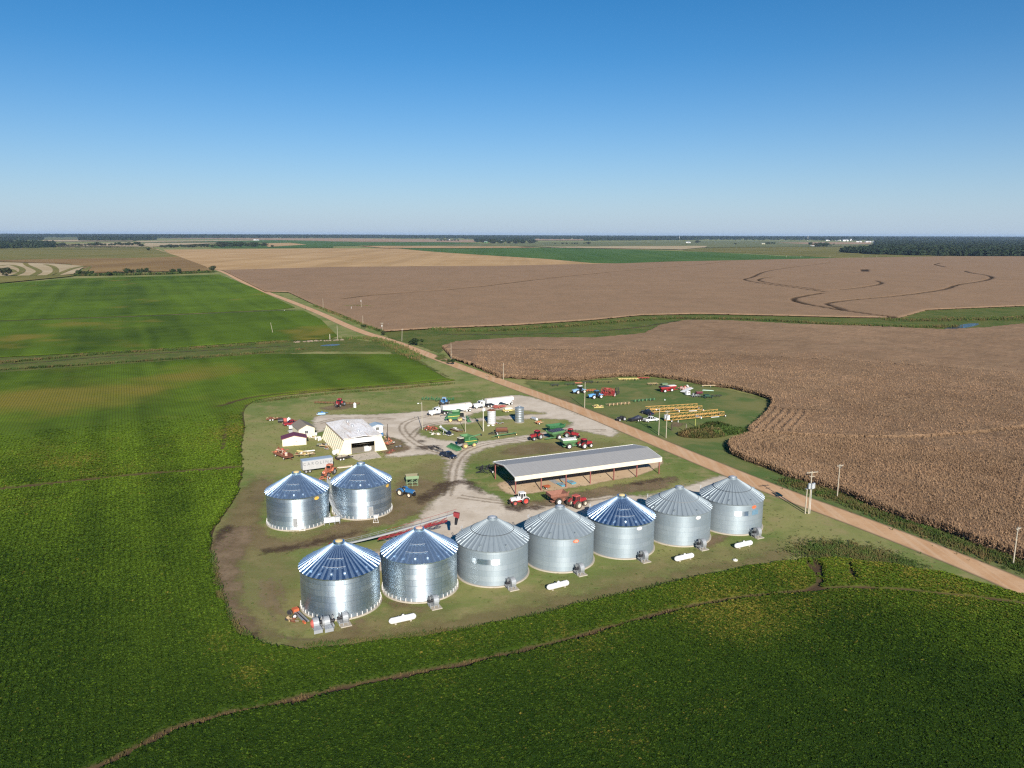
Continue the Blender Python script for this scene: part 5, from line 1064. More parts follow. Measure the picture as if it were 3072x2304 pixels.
def pickup(label, col, name='pickup_truck', covered=False):
    o = thing(name, label, 'pickup truck')
    b = MB(); P = [(-2.85,.5),(-2.9,1.05),(-.75,1.1),(-.7,1.08),(1.15,1.12),(2.55,1.02),(2.88,.85),(2.9,.5)]; b.prism(P, -.95, .95); b.build('body', col, o)
    b = MB(); b.loft([[(-.95,-.88,1.06),(1.25,-.88,1.1),(1.25,.88,1.1),(-.95,.88,1.06)], [(-.75,-.68,1.78),(.45,-.68,1.8),(.45,.68,1.8),(-.75,.68,1.78)]]); b.build('windows', GLASS, o)
    b = MB(); b.box((-.15,0,1.83), (1.3,1.42,.09))
    for x_, X_ in ((-.95,-.75),(.22,-.1),(1.25,.47)):
        for s_ in (-1,1): b.beam((x_,s_*.9,1.06), (X_,s_*.7,1.8), .1)
    b.build('cab_roof', col, o)
    b = MB(); b.box((-1.9,0,1.09), (1.75,1.6,.06)); bd = b.build('cargo_bed', DARK, o)
    b = MB(); b.box((-1.9,-.88,1.13), (1.9,.13,.14)).box((-1.9,.88,1.13), (1.9,.13,.14)).box((-2.85,0,1.1), (.1,1.8,.2)); b.build('bed_rail', col, o)
    for x_ in (-1.85, 1.75):
        for s_ in (-1, 1): wheel(o, x_, s_*.85, .4, .4, .28, SILVER)
    light(o, (2.87,-.7,.82), (2.87,.7,.82)); light(o, (-2.93,-.85,.95), (-2.93,.85,.95), mat=REDLENS, ax=-1)
    b = MB(); b.box((2.93,0,.55), (.16,1.9,.22)); b.build('front_bumper', CHROME, o); b = MB(); b.box((-2.95,0,.55), (.16,1.9,.2)); b.build('rear_bumper', CHROME, o); b = MB(); b.box((2.89,0,.84), (.06,.9,.3)); b.build('grille', DARK, o)
    for s_ in (-1,1): b = MB(); b.box((1.05,s_*1.05,1.2), (.15,.2,.16)); b.build('side_mirror', DARK, o)
    return o
def semi(label):
    o = thing('semi_truck', label, 'truck', 'white semi trucks')
    b = MB(); b.prism([(1.2,.75),(3.5,.75),(3.6,1.5),(3.45,1.75),(1.2,1.95)], -.72, .72); b.build('hood', WHITE, o)
    b = MB(); b.prism([(-.6,.8),(1.25,.8),(1.25,2.0),(.95,2.75),(-.6,2.85)], -1.05, 1.05); b.build('cab', WHITE, o)
    b = MB(); b.loft([[(1.27,-.92,2.0),(1.27,.92,2.0),(1.0,.88,2.62),(1.0,-.88,2.62)], [(1.3,-.92,2.0),(1.3,.92,2.0),(1.04,.88,2.62),(1.04,-.88,2.62)]]); b.build('windscreen', GLASS, o)
    for s_ in (-1,1):
        b = MB(); b.box((.6,s_*1.06,2.15), (.75,.04,.55)); b.build('side_window', GLASS, o)
        b = MB(); b.prism([(2.0,.75),(3.45,.75),(3.3,1.15),(2.75,1.3),(2.2,1.15)], s_*.95-.3, s_*.95+.3); b.build('fender', WHITE, o)
        b = MB(); b.cyl((-.75,s_*.85,1.2), (-.75,s_*.85,3.6), .08, n=8); b.build('exhaust_stack', CHROME, o)
        b = MB(); b.cyl((-.4,s_*.95,.75), (1.1,s_*.95,.75), .3, n=12); b.build('fuel_tank', CHROME, o)
        wheel(o, 2.72, s_*.95, .52, .52, .3, WHITE)
        for x_ in (-2.2, -3.5): wheel(o, x_, s_*.85, .52, .52, .6, WHITE)
    b = MB(); b.box((-1.2,0,.85), (6.2,.8,.25)).box((-2.9,0,1.08), (1.2,1.,.14)); b.build('chassis', DARK, o)
    b = MB(); b.box((3.62,0,1.2), (.08,.95,.75)); b.build('grille', CHROME, o); b = MB(); b.box((3.75,0,.62), (.22,2.1,.35)); b.build('bumper', DARK, o); light(o, (3.62,-.62,1.05), (3.62,.62,1.05), r=.12)
    for s_ in (-1,1): MB().box((1.35,s_*1.25,2.3), (.1,.15,.45)).build('side_mirror', WHITE, o)
    return o
def hopper_trailer(label, L_=11.5):
    o = thing('grain_trailer', label, 'trailer', 'white grain trailers'); h = L_/2
    b = MB(); b.prism([(-h,1.9),(-h+.9,1.9),(-h+2.2,.75),(-h+3.1,.75),(-.4,1.7),(.4,1.7),(h-4.6,.75),(h-3.7,.75),(h-1.7,1.75),(h,1.75),(h,3.05),(-h,3.05)], -1.22, 1.22); b.build('hopper_body', WHITE, o)
    b = MB(); n = 6; P = [(1.24*math.cos(R(180*i/n)), 3.06+.3*math.sin(R(180*i/n))) for i in range(n+1)]; b.prismx(P, -h+.05, h-.05); tp = b.build('roll_tarp', paint('dusty_white_tarp', (.66,.6,.54), .7, var=.2, scale=.7, dirt=.6, dirtcol=(.4,.3,.22)), o)
    for i in range(9): x_ = -h+.6+i*(L_-1.2)/8; b = MB(); b.beam((x_,-1.2,3.1), (x_,0,3.4), .05).beam((x_,1.2,3.1), (x_,0,3.4), .05); b.build('tarp_bow', WHITE, tp)
    for i in range(8): x_ = -h+.8+i*(L_-1.6)/7; [MB().box((x_,s_*1.25,2.45), (.08,.06,1.15)).build('side_rib', WHITE, o) for s_ in (-1,1)]
    b = MB(); b.box((-h+1.3,0,.95), (2.8,.9,.25)).box((h-.8,0,1.6), (1.6,.9,.22)); b.build('frame', WHITE, o)
    for x_ in (-h+.7, -h+1.95):
        for s_ in (-1,1): wheel(o, x_, s_*.9, .52, .52, .6, WHITE)
    for s_ in (-1,1): MB().beam((h-3.1,s_*.75,0.05), (h-3.1,s_*.75,1.6), .12).build('landing_leg', STEEL, o)
    light(o, (-h-.02,-1,1.7), (-h-.02,1,1.7), mat=REDLENS, ax=-1)
    return o
def grain_cart(label, col, tarp, group='green grain carts', L_=5.2, name='grain_cart'):
    o = thing(name, label, 'grain cart', group); h = L_/2
    b = MB(); b.loft([[(-.7,-.6,.75),(.9,-.6,.75),(.9,.6,.75),(-.7,.6,.75)], [(-h,-1.55,2.1),(h,-1.55,2.1),(h,1.55,2.1),(-h,1.55,2.1)], [(-h,-1.6,2.75),(h,-1.6,2.75),(h,1.6,2.75),(-h,1.6,2.75)]])
    if tarp is None: b.f.pop(); 
    b.build('hopper', col, o)
    if tarp is None:
        b = MB(); b.loft([[(-.6,-.5,.9),(.8,-.5,.9),(.8,.5,.9),(-.6,.5,.9)], [(-h+.08,-1.48,2.75),(h-.08,-1.48,2.75),(h-.08,1.48,2.75),(-h+.08,1.48,2.75)]]); b.f.pop(); me = b.build('hopper_lining', col, o); me.data.flip_normals()
    else:
        b = MB(); n = 6; P = [(1.62*math.cos(R(180*i/n)), 2.76+.32*math.sin(R(180*i/n))) for i in range(n+1)]; b.prismx(P, -h+.02, h-.02); tp = b.build('tarp', tarp, o)
        for i in range(6): x_ = -h+.4+i*(L_-.8)/5; MB().beam((x_,-1.6,2.8), (x_,-.8,3.07), .05).beam((x_,1.6,2.8), (x_,.8,3.07), .05).beam((x_,-.8,3.07), (x_,.8,3.07), .05).build('tarp_bow', STEEL, tp)
    for i in range(5):
        x_ = -h+.5+i*(L_-1)/4; [MB().box((x_,s_*1.62,2.43), (.1,.08,.66)).build('side_rib', col, o) for s_ in (-1,1)]
    b = MB(); b.box((0,0,.62), (3.4,1.2,.22)).beam((1.5,.4,.65), (h+1.7,0,.55), .18).beam((1.5,-.4,.65), (h+1.7,0,.55), .18); b.build('tongue', col, o)
    for s_ in (-1,1): wheel(o, -.2, s_*1.5, .85, .85, .65, WHITE)
    b = MB(); b.cyl((1.2,-.8,.9), (h+.3,-1.3,3.1), .2, n=10); b.build('unload_auger', col, o)
    b = MB(); b.cyl((-.2,-1.4,.8), (-.2,1.4,.8), .13, n=8); b.build('axle', STEEL, o)
    return o
def combine(label, header):
    """x forward"""
    o = thing('combine_harvester', label, 'combine', 'green combine harvesters')
    b = MB(); b.prism([(-3.1,1.35),(-1.6,.95),(.9,.95),(1.3,1.5),(1.3,3.0),(-2.4,3.0),(-3.1,2.5)], -1.45, 1.45); b.build('body', GREEN, o)
    b = MB()
    for s_ in (-1,1): b.prism([(-2.9,1.9),(1.2,2.12),(1.2,2.25),(-2.9,2.03)], s_*1.47-.03, s_*1.47+.03)
    b.build('side_stripe', paint('stripe_yellow', (.75,.6,.1), .4, dirt=.1), o)
    b = MB(); b.loft([[(-1.2,-1.3,3.0),(1.2,-1.3,3.0),(1.2,1.3,3.0),(-1.2,1.3,3.0)], [(-1.5,-1.6,3.75),(1.5,-1.6,3.75),(1.5,1.6,3.75),(-1.5,1.6,3.75)]]); b.f.pop(); gt = b.build('grain_tank', GREEN, o)
    b = MB(); b.loft([[(-1.1,-1.2,3.02),(1.1,-1.2,3.02),(1.1,1.2,3.02),(-1.1,1.2,3.02)], [(-1.44,-1.54,3.74),(1.44,-1.54,3.74),(1.44,1.54,3.74),(-1.44,1.54,3.74)]]); b.f.pop(); q = b.build('tank_lining', PGREEN, gt); q.data.flip_normals()
    b = MB(); b.box((-2.,0,3.12), (1.3,2.2,.3)).cyl((-2.,.9,3.2), (-2.,.9,3.7), .08, n=8); b.build('engine_deck', paint('engine_grey_green', (.1,.16,.1), .6), o)
    cab(o, 1.3, 2.75, 1.9, 1.7, 3.35, DARK, paint('cab_roof_beige', (.45,.42,.33), .6))
    b = MB(); b.loft([[(1.3,-.55,1.0),(1.3,.55,1.0),(1.3,.55,1.75),(1.3,-.55,1.75)], [(3.6,-.5,.4),(3.6,.5,.4),(3.6,.5,1.0),(3.6,-.5,1.0)]]); b.build('feeder_house', STEEL, o)
    for s_ in (-1,1):
        wheel(o, 1.25, s_*1.5, .95, .95, .7, paint('rim_yellow', (.75,.6,.18), .5), paint('dusty_tyre_rubber', (.2,.15,.1), .9)); wheel(o, -2.1, s_*1.25, .68, .68, .5, paint('rim_yellow', (.75,.6,.18), .5), paint('dusty_tyre_rubber', (.2,.15,.1), .9))
        b = MB(); b.box((1.0,s_*1.9,1.3), (.9,.5,.06)).beam((1.6,s_*2.1,.5), (.9,s_*2.1,1.3), .06); b.build('step', STEEL, o)
        light(o, (2.76,s_*.7,3.3), r=.08)
    b = MB(); b.cyl((-.1,1.6,3.35), (-4.4,1.35,3.75), .2, n=10).cyl((-.1,1.6,2.4), (-.1,1.6,3.4), .22, n=10); ua = b.build('unload_auger', PGREEN, o); b = MB(); b.cyl((-4.3,1.35,3.75), (-4.85,1.35,3.3), .24, n=8); b.build('auger_spout', DARK, ua)
    b = MB(); b.prism([(-3.1,1.2),(-3.9,.8),(-3.9,1.3),(-3.1,2.0)], -.8, .8); b.build('straw_chopper', GREEN, o); b = MB(); b.beam((-3.1,0,2.6), (-4.,0,2.4), .1).beam((-4.,0,2.4), (-4.2,0,1.9), .1); b.build('ladder', DARK, o)
    if header == 'corn':
        hd = MB(); hd.box((3.75,0,.75), (.5,6.0,.9)).cyl((4.05,-2.9,.6), (4.05,2.9,.6), .28, n=10); ho = hd.build('corn_header', GREEN, o)
        for i in range(9):
            y_ = -2.95+i*5.9/8; b = MB(); b.loft([[(3.9,y_-.2,.3),(3.9,y_+.2,.3),(3.9,y_+.14,.95),(3.9,y_-.14,.95)], [(4.9,y_-.14,.25),(4.9,y_+.14,.25),(4.9,y_+.08,.6),(4.9,y_-.08,.6)], [(5.6,y_-.02,.1),(5.6,y_+.02,.1),(5.6,y_+.02,.14),(5.6,y_-.02,.14)]]); b.build('snout', GREEN, ho)
    else:
        hd = MB(); hd.prism([(3.6,.3),(3.7,1.3),(3.85,1.3),(4.1,.35),(4.9,.2),(4.9,.12)], -3.1, 3.1); ho = hd.build('grain_header', PGREEN, o)
        b = MB()
        for i in range(6):
            a = i*math.pi/3; b.beam((4.6+.45*math.cos(a),-3,.85+.45*math.sin(a)), (4.6+.45*math.cos(a),3,.85+.45*math.sin(a)), .06)
        b.build('reel', STEEL, ho); b = MB()
        for s_ in (-1,1): b.prism([(3.6,.15),(5.3,.15),(4.7,.7),(3.7,1.35)], s_*3.1-.06, s_*3.1+.06)
        b.build('end_panel', GREEN, ho)
    return o
def toolbar(label, L_, D, col, units, cat='implement', name='implement', tongue=2., wheels=2, unit='tine', uh=.7, ucol=None, group=None, rimc=WHITE, wings=0., z=.7, fold=False):
    """implement lying across y; tongue forward (+x)"""
    o = thing(name, label, cat, group); h = L_/2; b = MB()
    for x_ in (-D/2, D/2): b.beam((x_,-h,z), (x_,h,z+wings), .14)
    for i in range(max(2, int(L_/1.2))): y_ = -h+L_*i/(max(2, int(L_/1.2))-1); b.beam((-D/2,y_,z), (D/2,y_,z), .1)
    b.build('frame', col, o)
    if tongue: MB().beam((D/2,-.8,z), (D/2+tongue,0,.45), .14).beam((D/2,.8,z), (D/2+tongue,0,.45), .14).build('tongue', col, o)
    q = random.Random(int(L_*100)+units)
    for i in range(units):
        y_ = -h+L_*(i+.5)/units; x_ = -D/2 if i % 2 else D/2*.4; b = MB()
        if unit == 'disc': b.cyl((x_,y_-.03,.32), (x_,y_+.03,.32), .32, n=10).beam((x_,y_,.32), (x_,y_,z), .07)
        elif unit == 'row': b.box((x_-.35,y_,z+.05), (.5,.32,.5)).box((x_-.4,y_,z+.45), (.4,.36,.35), taper=.8).beam((x_-.3,y_,z-.1), (x_-.45,y_,.05), .12)
        else: b.beam((x_,y_,z+.1), (x_-.25,y_,z*.5), .08).beam((x_-.25,y_,z*.5), (x_,y_,.04), .08)
        b.build({'disc':'disc_blade','row':'row_unit','tine':'tine'}[unit], ucol or col, o)
    for i in range(wheels):
        y_ = -h*.55+h*1.1*i/max(1, wheels-1) if wheels > 1 else 0; wheel(o, -D/2-.35, y_, .4, .4, .25, rimc)
        MB().beam((-D/2-.35,y_,.4), (-D/2,y_,z), .09).build('wheel_arm', col, o)
    if fold:
        for s_ in (-1,1):
            b = MB()
            for i in range(5): b.beam((-D/2+D*i/4, s_*h*.55, z), (-D/2+D*i/4, s_*h*.35, z+2.), .1)
            for zz in (.7, 1.4, 2.): b.beam((-D/2, s_*(h*.55-h*.2*zz/2), z+zz), (D/2, s_*(h*.55-h*.2*zz/2), z+zz), .1)
            wg = b.build('folded_wing', col, o); b = MB()
            for i in range(12): xx = -D/2+D*i/11; zz = q.uniform(.4, 2.); b.beam((xx, s_*(h*.5-h*.1*zz), z+zz), (xx+.2, s_*(h*.5-h*.1*zz)+s_*.5, z+zz-.3), .07)
            b.build('tine_rack', col, wg)
    return o
def trailer(label, L_, W_, col, deckc=WOOD, axles=2, sides=0., name='utility_trailer', rimc=WHITE, load=None):
    o = thing(name, label, 'trailer'); h = L_/2
    b = MB(); b.box((0,0,.62), (L_,W_,.1)); b.build('deck', deckc, o)
    b = MB(); b.beam((-h,-W_/2,.55), (h,-W_/2,.55), .13).beam((-h,W_/2,.55), (h,W_/2,.55), .13).beam((h,-W_/2,.55), (h+1.3,0,.5), .1).beam((h,W_/2,.55), (h+1.3,0,.5), .1); b.build('frame', col, o)
    for i in range(axles):
        x_ = -h*.25-.45*(axles-1)+.9*i
        for s_ in (-1,1): wheel(o, x_, s_*(W_/2+.14), .38, .38, .24, rimc)
    if axles:
        for s_ in (-1,1): MB().prism([(-h*.25-.95,.8),(-h*.25+.95,.8),(-h*.25+.7,.95),(-h*.25-.7,.95)], s_*(W_/2+.14)-.14, s_*(W_/2+.14)+.14).build('mudguard', col, o)
    if sides:
        b = MB(); 
        for s_ in (-1,1): b.box((0,s_*W_/2,.66+sides/2), (L_,.07,sides))
        b.box((-h,0,.66+sides/2), (.07,W_,sides)).box((h,0,.66+sides/2), (.07,W_,sides)); b.build('side_board', col, o)
    light(o, (-h-.02,-W_/2+.15,.55), (-h-.02,W_/2-.15,.55), mat=REDLENS, ax=-1, r=.07)
    return o
def scrap(par, n, ext, cols, z=.0, seed=1, hz=.8):
    q = random.Random(seed)
    for i in range(n):
        x_, y_ = q.uniform(-ext[0], ext[0]), q.uniform(-ext[1], ext[1]); c = q.choice(cols); k = q.random(); zz = z+q.uniform(.1, hz); b = MB()
        if k < .4: a = q.uniform(0, 3.14); l_ = q.uniform(.5, 1.5); b.beam((x_-l_*math.cos(a),y_-l_*math.sin(a),zz), (x_+l_*math.cos(a),y_+l_*math.sin(a),zz+q.uniform(-.2,.2)), q.uniform(.08,.2)); nm_ = 'scrap_bar'
        elif k < .6: b.cyl((x_,y_,zz-.2), (x_+q.uniform(-.5,.5),y_+q.uniform(-.5,.5),zz+q.uniform(.1,.4)), q.uniform(.15,.35), n=10); nm_ = 'scrap_drum'
        elif k < .75: b.lathe((x_,y_,zz-.1), (x_+q.uniform(-.1,.1),y_+.2,zz+.1), [(0,.2),(0,.4),(.2,.4),(.2,.2)], 12); nm_ = 'scrap_wheel'
        else: b.box((x_,y_,zz), (q.uniform(.3,.9), q.uniform(.3,.8), q.uniform(.1,.5)), (q.uniform(-.4,.4), q.uniform(-.4,.4), q.uniform(0,3)), q.uniform(.6,1)); nm_ = 'scrap_plate'
        b.build(nm_, c, par)
# ---------------------------------------------------------------- seating helpers
def seat(o, k, rear, front, xr, xf, half=0.):
    """near side wheel contacts (rear, front) known in view; local x of those axles; half = distance from there to the centre line"""
    a = Vector(at(k, *rear)); b = Vector(at(k, *front)); d = (b-a).normalized(); n = Vector((-d.y, d.x)); n = n if n.y > 0 else -n
    c = (a+b)/2+n*half-d*((xr+xf)/2); o.location = (c.x, c.y, 0); o.rotation_euler = (0, 0, math.atan2(d.y, d.x)); return o
def spot(o, k, x, y, deg=0., z=0.): o.location = (*at(k, x, y), z); o.rotation_euler = (0, 0, R(deg)); return o
# ---------------------------------------------------------------- workshop with slanted walls
o = thing('workshop', 'cream workshop with slanted walls, weathered white roof and dark open doorway', 'workshop', None, (-51.59, 223.81, 0), R(26.0))
Wd, Dp, Hh, In = 15.0, 22.6, 4.75, 1.85
SID = paint('cream_siding', (.7,.64,.48), .6, var=.1, scale=.5, dirt=.12)
b = MB()
for s_ in (0, 1):
    X = lambda v: v if not s_ else Wd-v
    q = [(X(0),0,0),(X(0),Dp,0),(X(In),Dp,Hh),(X(In),0,Hh)]; q2 = [(X(.25),0.02,0),(X(.25),Dp-.02,0),(X(In+.25),Dp-.02,Hh-.05),(X(In+.25),0.02,Hh-.05)]
    b.loft([q, q2])
b.loft([[(0,Dp,0),(Wd,Dp,0),(Wd-In,Dp,Hh),(In,Dp,Hh)], [(.1,Dp-.25,0),(Wd-.1,Dp-.25,0),(Wd-In-.1,Dp-.25,Hh-.1),(In+.1,Dp-.25,Hh-.1)]])
for P in ([(0,0),(3.9,0),(3.9,Hh),(In,Hh)], [(Wd,0),(11.05,0),(11.05,Hh),(Wd-In,Hh)]): b.prism(P, -.12, .14)
wl = b.build('wall', SID, o)
for s_ in (0,1):
    for i in range(11): X = lambda v: v if not s_ else Wd-v; y_ = 1.+i*2.05; MB().beam((X(-.06),y_,0.02), (X(In-.06),y_,Hh-.02), .16, .14).build('wall_rib', CREAM, wl)
MB().bb((3.9,-.22,3.35), (11.05,.1,Hh+.02)).build('door_header', WHITE, o)
MB().bb((1.9,-.16,.02), (2.9,-.125,2.1)).build('side_door', WHITE, o)
b = MB(); b.bb((.3,.3,.02), (Wd-.3,Dp-.4,.06)); b.build('floor_slab', paint('shop_floor', (.3,.27,.22), .8), o)
b = MB(); b.box((8.9,1.6,.75), (1.3,.9,1.4)).box((9.9,1.9,.6), (.7,.7,1.1)).cyl((10.5,2.6,.06), (10.5,2.6,1.0), .3, n=10); b.build('workbench', WHITE, o)
def m_wroof():
    t = NT('weathered_white_roof'); v = t.obj(); n = t.noise(.35, 5, .65, vec=v, stretch=(2.6,.22,1)); n2 = t.noise(2.2, 5, .7, vec=v, stretch=(1,.25,1)); n3 = t.noise(.16, 3, .5, vec=v)
    c = t.mix(t.rng(n3, .35, .65), (.66,.66,.68), (.56,.54,.52)); c = t.mix(t.math('MULTIPLY', t.rng(n, .52, .68), .7), c, (.38,.25,.17)); c = t.mix(t.math('MULTIPLY', t.rng(n2, .52, .7), .6), c, (.3,.26,.23))
    return t.bsdf(c, .6, bump=n2, bstr=.2)
b = MB(); xm = Wd/2; hz = Hh+.5
for xa, xb, za, zb in ((In-.35, xm, Hh+.02, hz), (xm, Wd-In+.35, hz, Hh+.02)):
    b.loft([[(xa,-.45,za),(xb,-.45,zb),(xb,-.45,zb+.14),(xa,-.45,za+.14)], [(xa,Dp+.3,za),(xb,Dp+.3,zb),(xb,Dp+.3,zb+.14),(xa,Dp+.3,za+.14)]])
rf = b.build('roof', m_wroof(), o)
for y_ in (5., 12., 18.): MB().lathe((xm,y_,hz+.1), (xm,y_,hz+.9), [(0,.25),(.4,.25),(.4,.42),(.6,.36),(.7,0)], 12).build('roof_ventilator', SILVER, rf)
b = MB()
for i in range(22): y_ = -.3+i*1.05; b.beam((In-.3,y_,Hh+.19), (xm,y_,hz+.17), .07, .05).beam((xm,y_,hz+.17), (Wd-In+.3,y_,Hh+.19), .07, .05)
b.build('roof_rib', m_wroof(), rf)
MB().beam((In-.4,-.4,Hh+.05), (In-.4,Dp+.2,Hh+.05), .2, .2).build('gutter', paint('rusty_gutter', (.4,.28,.17), .8, var=.4), rf)
MB().bb((In,-.13,Hh-.06),(3.9,.12,Hh+.3)).bb((11.05,-.13,Hh-.06),(Wd-In,.12,Hh+.3)).build('gable_board', CREAM, o)
def house(label, k, x, y, w_, d_, h, pk, wallm, roofm, deg, win=True, name='house', over=.35, gable_front=True):
    o = thing(name, label, name, None, at(k, x, y), R(deg))
    b = MB(); b.prism([(-w_/2,0),(w_/2,0),(w_/2,h),(0,h+pk),(-w_/2,h)], 0, d_); wl = b.build('wall', wallm, o)
    b = MB(); t_ = pk/(w_/2)
    for s_ in (-1,1): b.prism([(s_*(w_/2+over), h-over*t_+.03), (0, h+pk+.03), (0, h+pk+.17), (s_*(w_/2+over), h-over*t_+.17)], -over, d_+over)
    b.build('roof', roofm, o)
    if win:
        f_ = MB().bb((-.6,-.06,1.1), (.35,0.02,2.1)).build('window', GLASS, o); b = MB(); b.box((-.125,-.07,2.12), (1.1,.08,.09)).box((-.125,-.07,1.08), (1.1,.08,.09)).box((-.62,-.07,1.6), (.09,.08,1.1)).box((.37,-.07,1.6), (.09,.08,1.1)).box((-.125,-.075,1.6), (.05,.06,1.)); b.build('frame', WHITE, f_)
        MB().bb((w_/2-.02,1.,.05), (w_/2+.06,1.95,2.1)).build('door', WOOD, o)
    return o
house('small cream house with brown shingle gable roof and one window', 'a', 1040, 592, 5.2, 8., 2.75, 1.25, CREAM, SHINGLE, 30)
o = house('low cream shed with maroon roof on the grass', 'a', 765, 787, 7.2, 4.0, 2.25, .95, CREAM, MAROON, 18, False, 'shed')
MB().box((.6,-.03,1.3), (.35,.06,.25)).build('vent_plate', STEEL, o); MB().bb((3.6,.8,.05), (3.66,1.9,2.)).build('door', WHITE, o); MB().box((0,-.36,2.12+.35), (.2,.04,.06)).build('ridge_trim', WHITE, o)
house('little white hut with pale blue roof behind the workshop', 'A', 1415, 552, 3.4, 3.2, 2.5, .5, WHITE, paint('pale_blue_roof', (.3,.4,.5), .5), 26, True, 'hut')
# faded van trailer with lettering
o = thing('van_trailer', 'grey white van trailer with faded CAROLINA lettering, wheels under its floor', 'trailer', None); put(o, 'a', (880,1425), (1535,1335)); o.location.x += .3; o.location.y += 1.6
VT = paint('weathered_trailer_white', (.4,.4,.41), .5, var=.12, dirt=.25, dirtcol=(.4,.36,.32))
MB().bb((-4.2,-1.22,1.0), (4.2,1.22,3.55)).build('box_body', VT, o)
for i in range(29): MB().bb((-4.15+i*.293,-1.25,1.05), (-4.09+i*.293,-1.215,3.4)).build('side_rib', VT, o)
MB().bb((-4.26,-1.28,3.5), (4.26,1.28,3.62)).build('roof_panel', paint('trailer_roof', (.3,.38,.47), .5), o)
tm = text_mesh('C A R O L I N A', 1.18, .012); tm.materials.append(paint('faded_lettering', (.17,.18,.19), .7, dirt=.4, dirtcol=(.5,.5,.5))); ob = bpy.data.objects.new('lettering', tm); COL.objects.link(ob); ob.parent = o; ob.location = (0,-1.27,2.6); ob.rotation_euler = (R(90),0,0)
for x_ in (-3.3,-2.3):
    for s_ in (-1,1): wheel(o, x_, s_*.95, .5, .5, .35, STEEL)
for s_ in (-1,1): MB().beam((2.6,s_*.8,0), (2.6,s_*.8,1.), .13).build('landing_leg', STEEL, o)
MB().bb((-4.,-.5,.75), (4.,.5,1.)).build('chassis', DARK, o); MB().bb((4.2,-1.1,1.1), (4.24,1.1,3.4)).build('end_door', DARK, o)
# ---------------------------------------------------------------- open machine shed
o = thing('open_shed', 'long open machine shed with grey metal roof, white fascia and rusty red posts', 'shed', None, (.98, 189.36, 0), R(23.83)); SL, SD = 43.4, 13.4
PR = paint('rust_red_post', (.23,.07,.06), .6, var=.2, dirt=.2); RFG = m_roof('grey_roof_sheet', (.36,.355,.345), .55, .1, .1)
for i in range(7):
    for y_ in (0, SD): MB().box((SL*i/6, y_, 2.3), (.24,.24,4.6)).build('post', PR, o)
b = MB()
for i in range(7): x_ = SL*i/6; b.beam((x_,0,4.2), (x_,SD/2,5.45), .2, .3).beam((x_,SD/2,5.45), (x_,SD,4.3), .2, .3)
for y_, z_ in ((0,4.2),(SD,4.3),(SD/2,5.4),(SD/4,4.85),(SD*.75,4.9)): b.beam((0,y_,z_), (SL,y_,z_), .14, .22)
b.build('rafter', PR, o)
b = MB(); pr_ = [(-.55,4.72),(SD/2,5.85),(SD+.5,4.8)]
for (ya, za), (yb, zb) in zip(pr_, pr_[1:]): b.prismx([(ya,za),(yb,zb),(yb,zb-.1),(ya,za-.1)], -.4, SL+.4)
rf = b.build('roof', RFG, o); b = MB()
for i in range(48):
    x_ = -.3+i*(SL+.6)/47
    for (ya, za), (yb, zb) in zip(pr_, pr_[1:]): b.beam((x_,ya+.02,za+.02), (x_,yb,zb+.02), .05, .04)
b.build('standing_seam', RFG, rf)
MB().bb((-.45,-.62,3.62), (SL+.45,-.56,4.8)).build('fascia', paint('fascia_cream', (.66,.6,.47), .5, dirt=.06), o); b = MB()
for x_ in (-.45, SL+.45):
    for (ya, za), (yb, zb) in zip(pr_, pr_[1:]): b.beam((x_,ya,za-.02), (x_,yb,zb-.02), .1, .3)
b.build('gable_trim', WHITE, o); MB().bb((-.45,SD+.5,4.35), (SL+.45,SD+.56,4.9)).build('rear_fascia', WHITE, o)
# loose tufts in the mown yard
n_ = 16000; X = nr.uniform(-95, 95, n_); Y = nr.uniform(112, 330, n_); k = (sdpoly(X, Y, NEARP) < -.5) & (sdpoly(X, Y, OUT) < -.5) & (fbm(X, Y, 9, 5)+nr.normal(0, .12, n_) > .45) & (X < 70-(Y-130)*.5+20); X, Y = X[k], Y[k]
T, Fc = template([leaf(a, 0, .02, .3, .16, .1, .03) for a in (0, 1.6, 3.1, 4.6)])
plants('grass_tufts', X, Y, np.zeros(len(X)), nr.uniform(.3, .8, len(X)), T, Fc, WEED, np.clip(nr.normal(.9, .2, len(X)), 0, 1), np.clip(nr.normal(.3, .3, len(X)), 0, 1), 'low grass tufts scattered over the mown farmyard', 'grass', .3)
# goods lying on the shed floor
for x, y, l_ in ((1050,430,'flat blue boat like tray with grey sheet, left of the pair under the shed'),(1160,405,'flat blue boat like tray with grey sheet, right of the pair under the shed')):
    t_ = spot(thing('tray', l_, 'tray', None), 'f', x, y, 118); b = MB(); b.loft([[(-1.0,-.55,0.02),(1.,-.55,.02),(1.,.55,.02),(-1.,.55,.02)], [(-1.3,-.8,.4),(1.3,-.8,.4),(1.3,.8,.4),(-1.3,.8,.4)]]); b.build('hull', TEAL, t_); MB().bb((1.35,-.85,.02), (5.4,.85,.1)).build('sheet', paint('grey_sheet', (.33,.34,.35), .6), t_); MB().bb((-.8,-.5,.4),(.8,.5,.46)).build('inner_deck', STEEL, t_)
t_ = spot(thing('orange_spreader', 'small orange and teal spreader under the shed beside the second post', 'spreader', None), 'f', 885, 462, 30); MB().frustum(-.5,.5,-.4,.4,.3,-.9,.9,-.7,.7,.75).build('hopper', ORANGE, t_); MB().beam((-1.2,0,.2), (1.2,0,.2), .12).build('frame', GREEN, t_); wheel(t_, -.5, .7, .3, .3, .2, SILVER); wheel(t_, -.5, -.7, .3, .3, .2, SILVER)
DRED = paint('dark_conveyor_red', (.22,.02,.024), .5, dirt=.35)
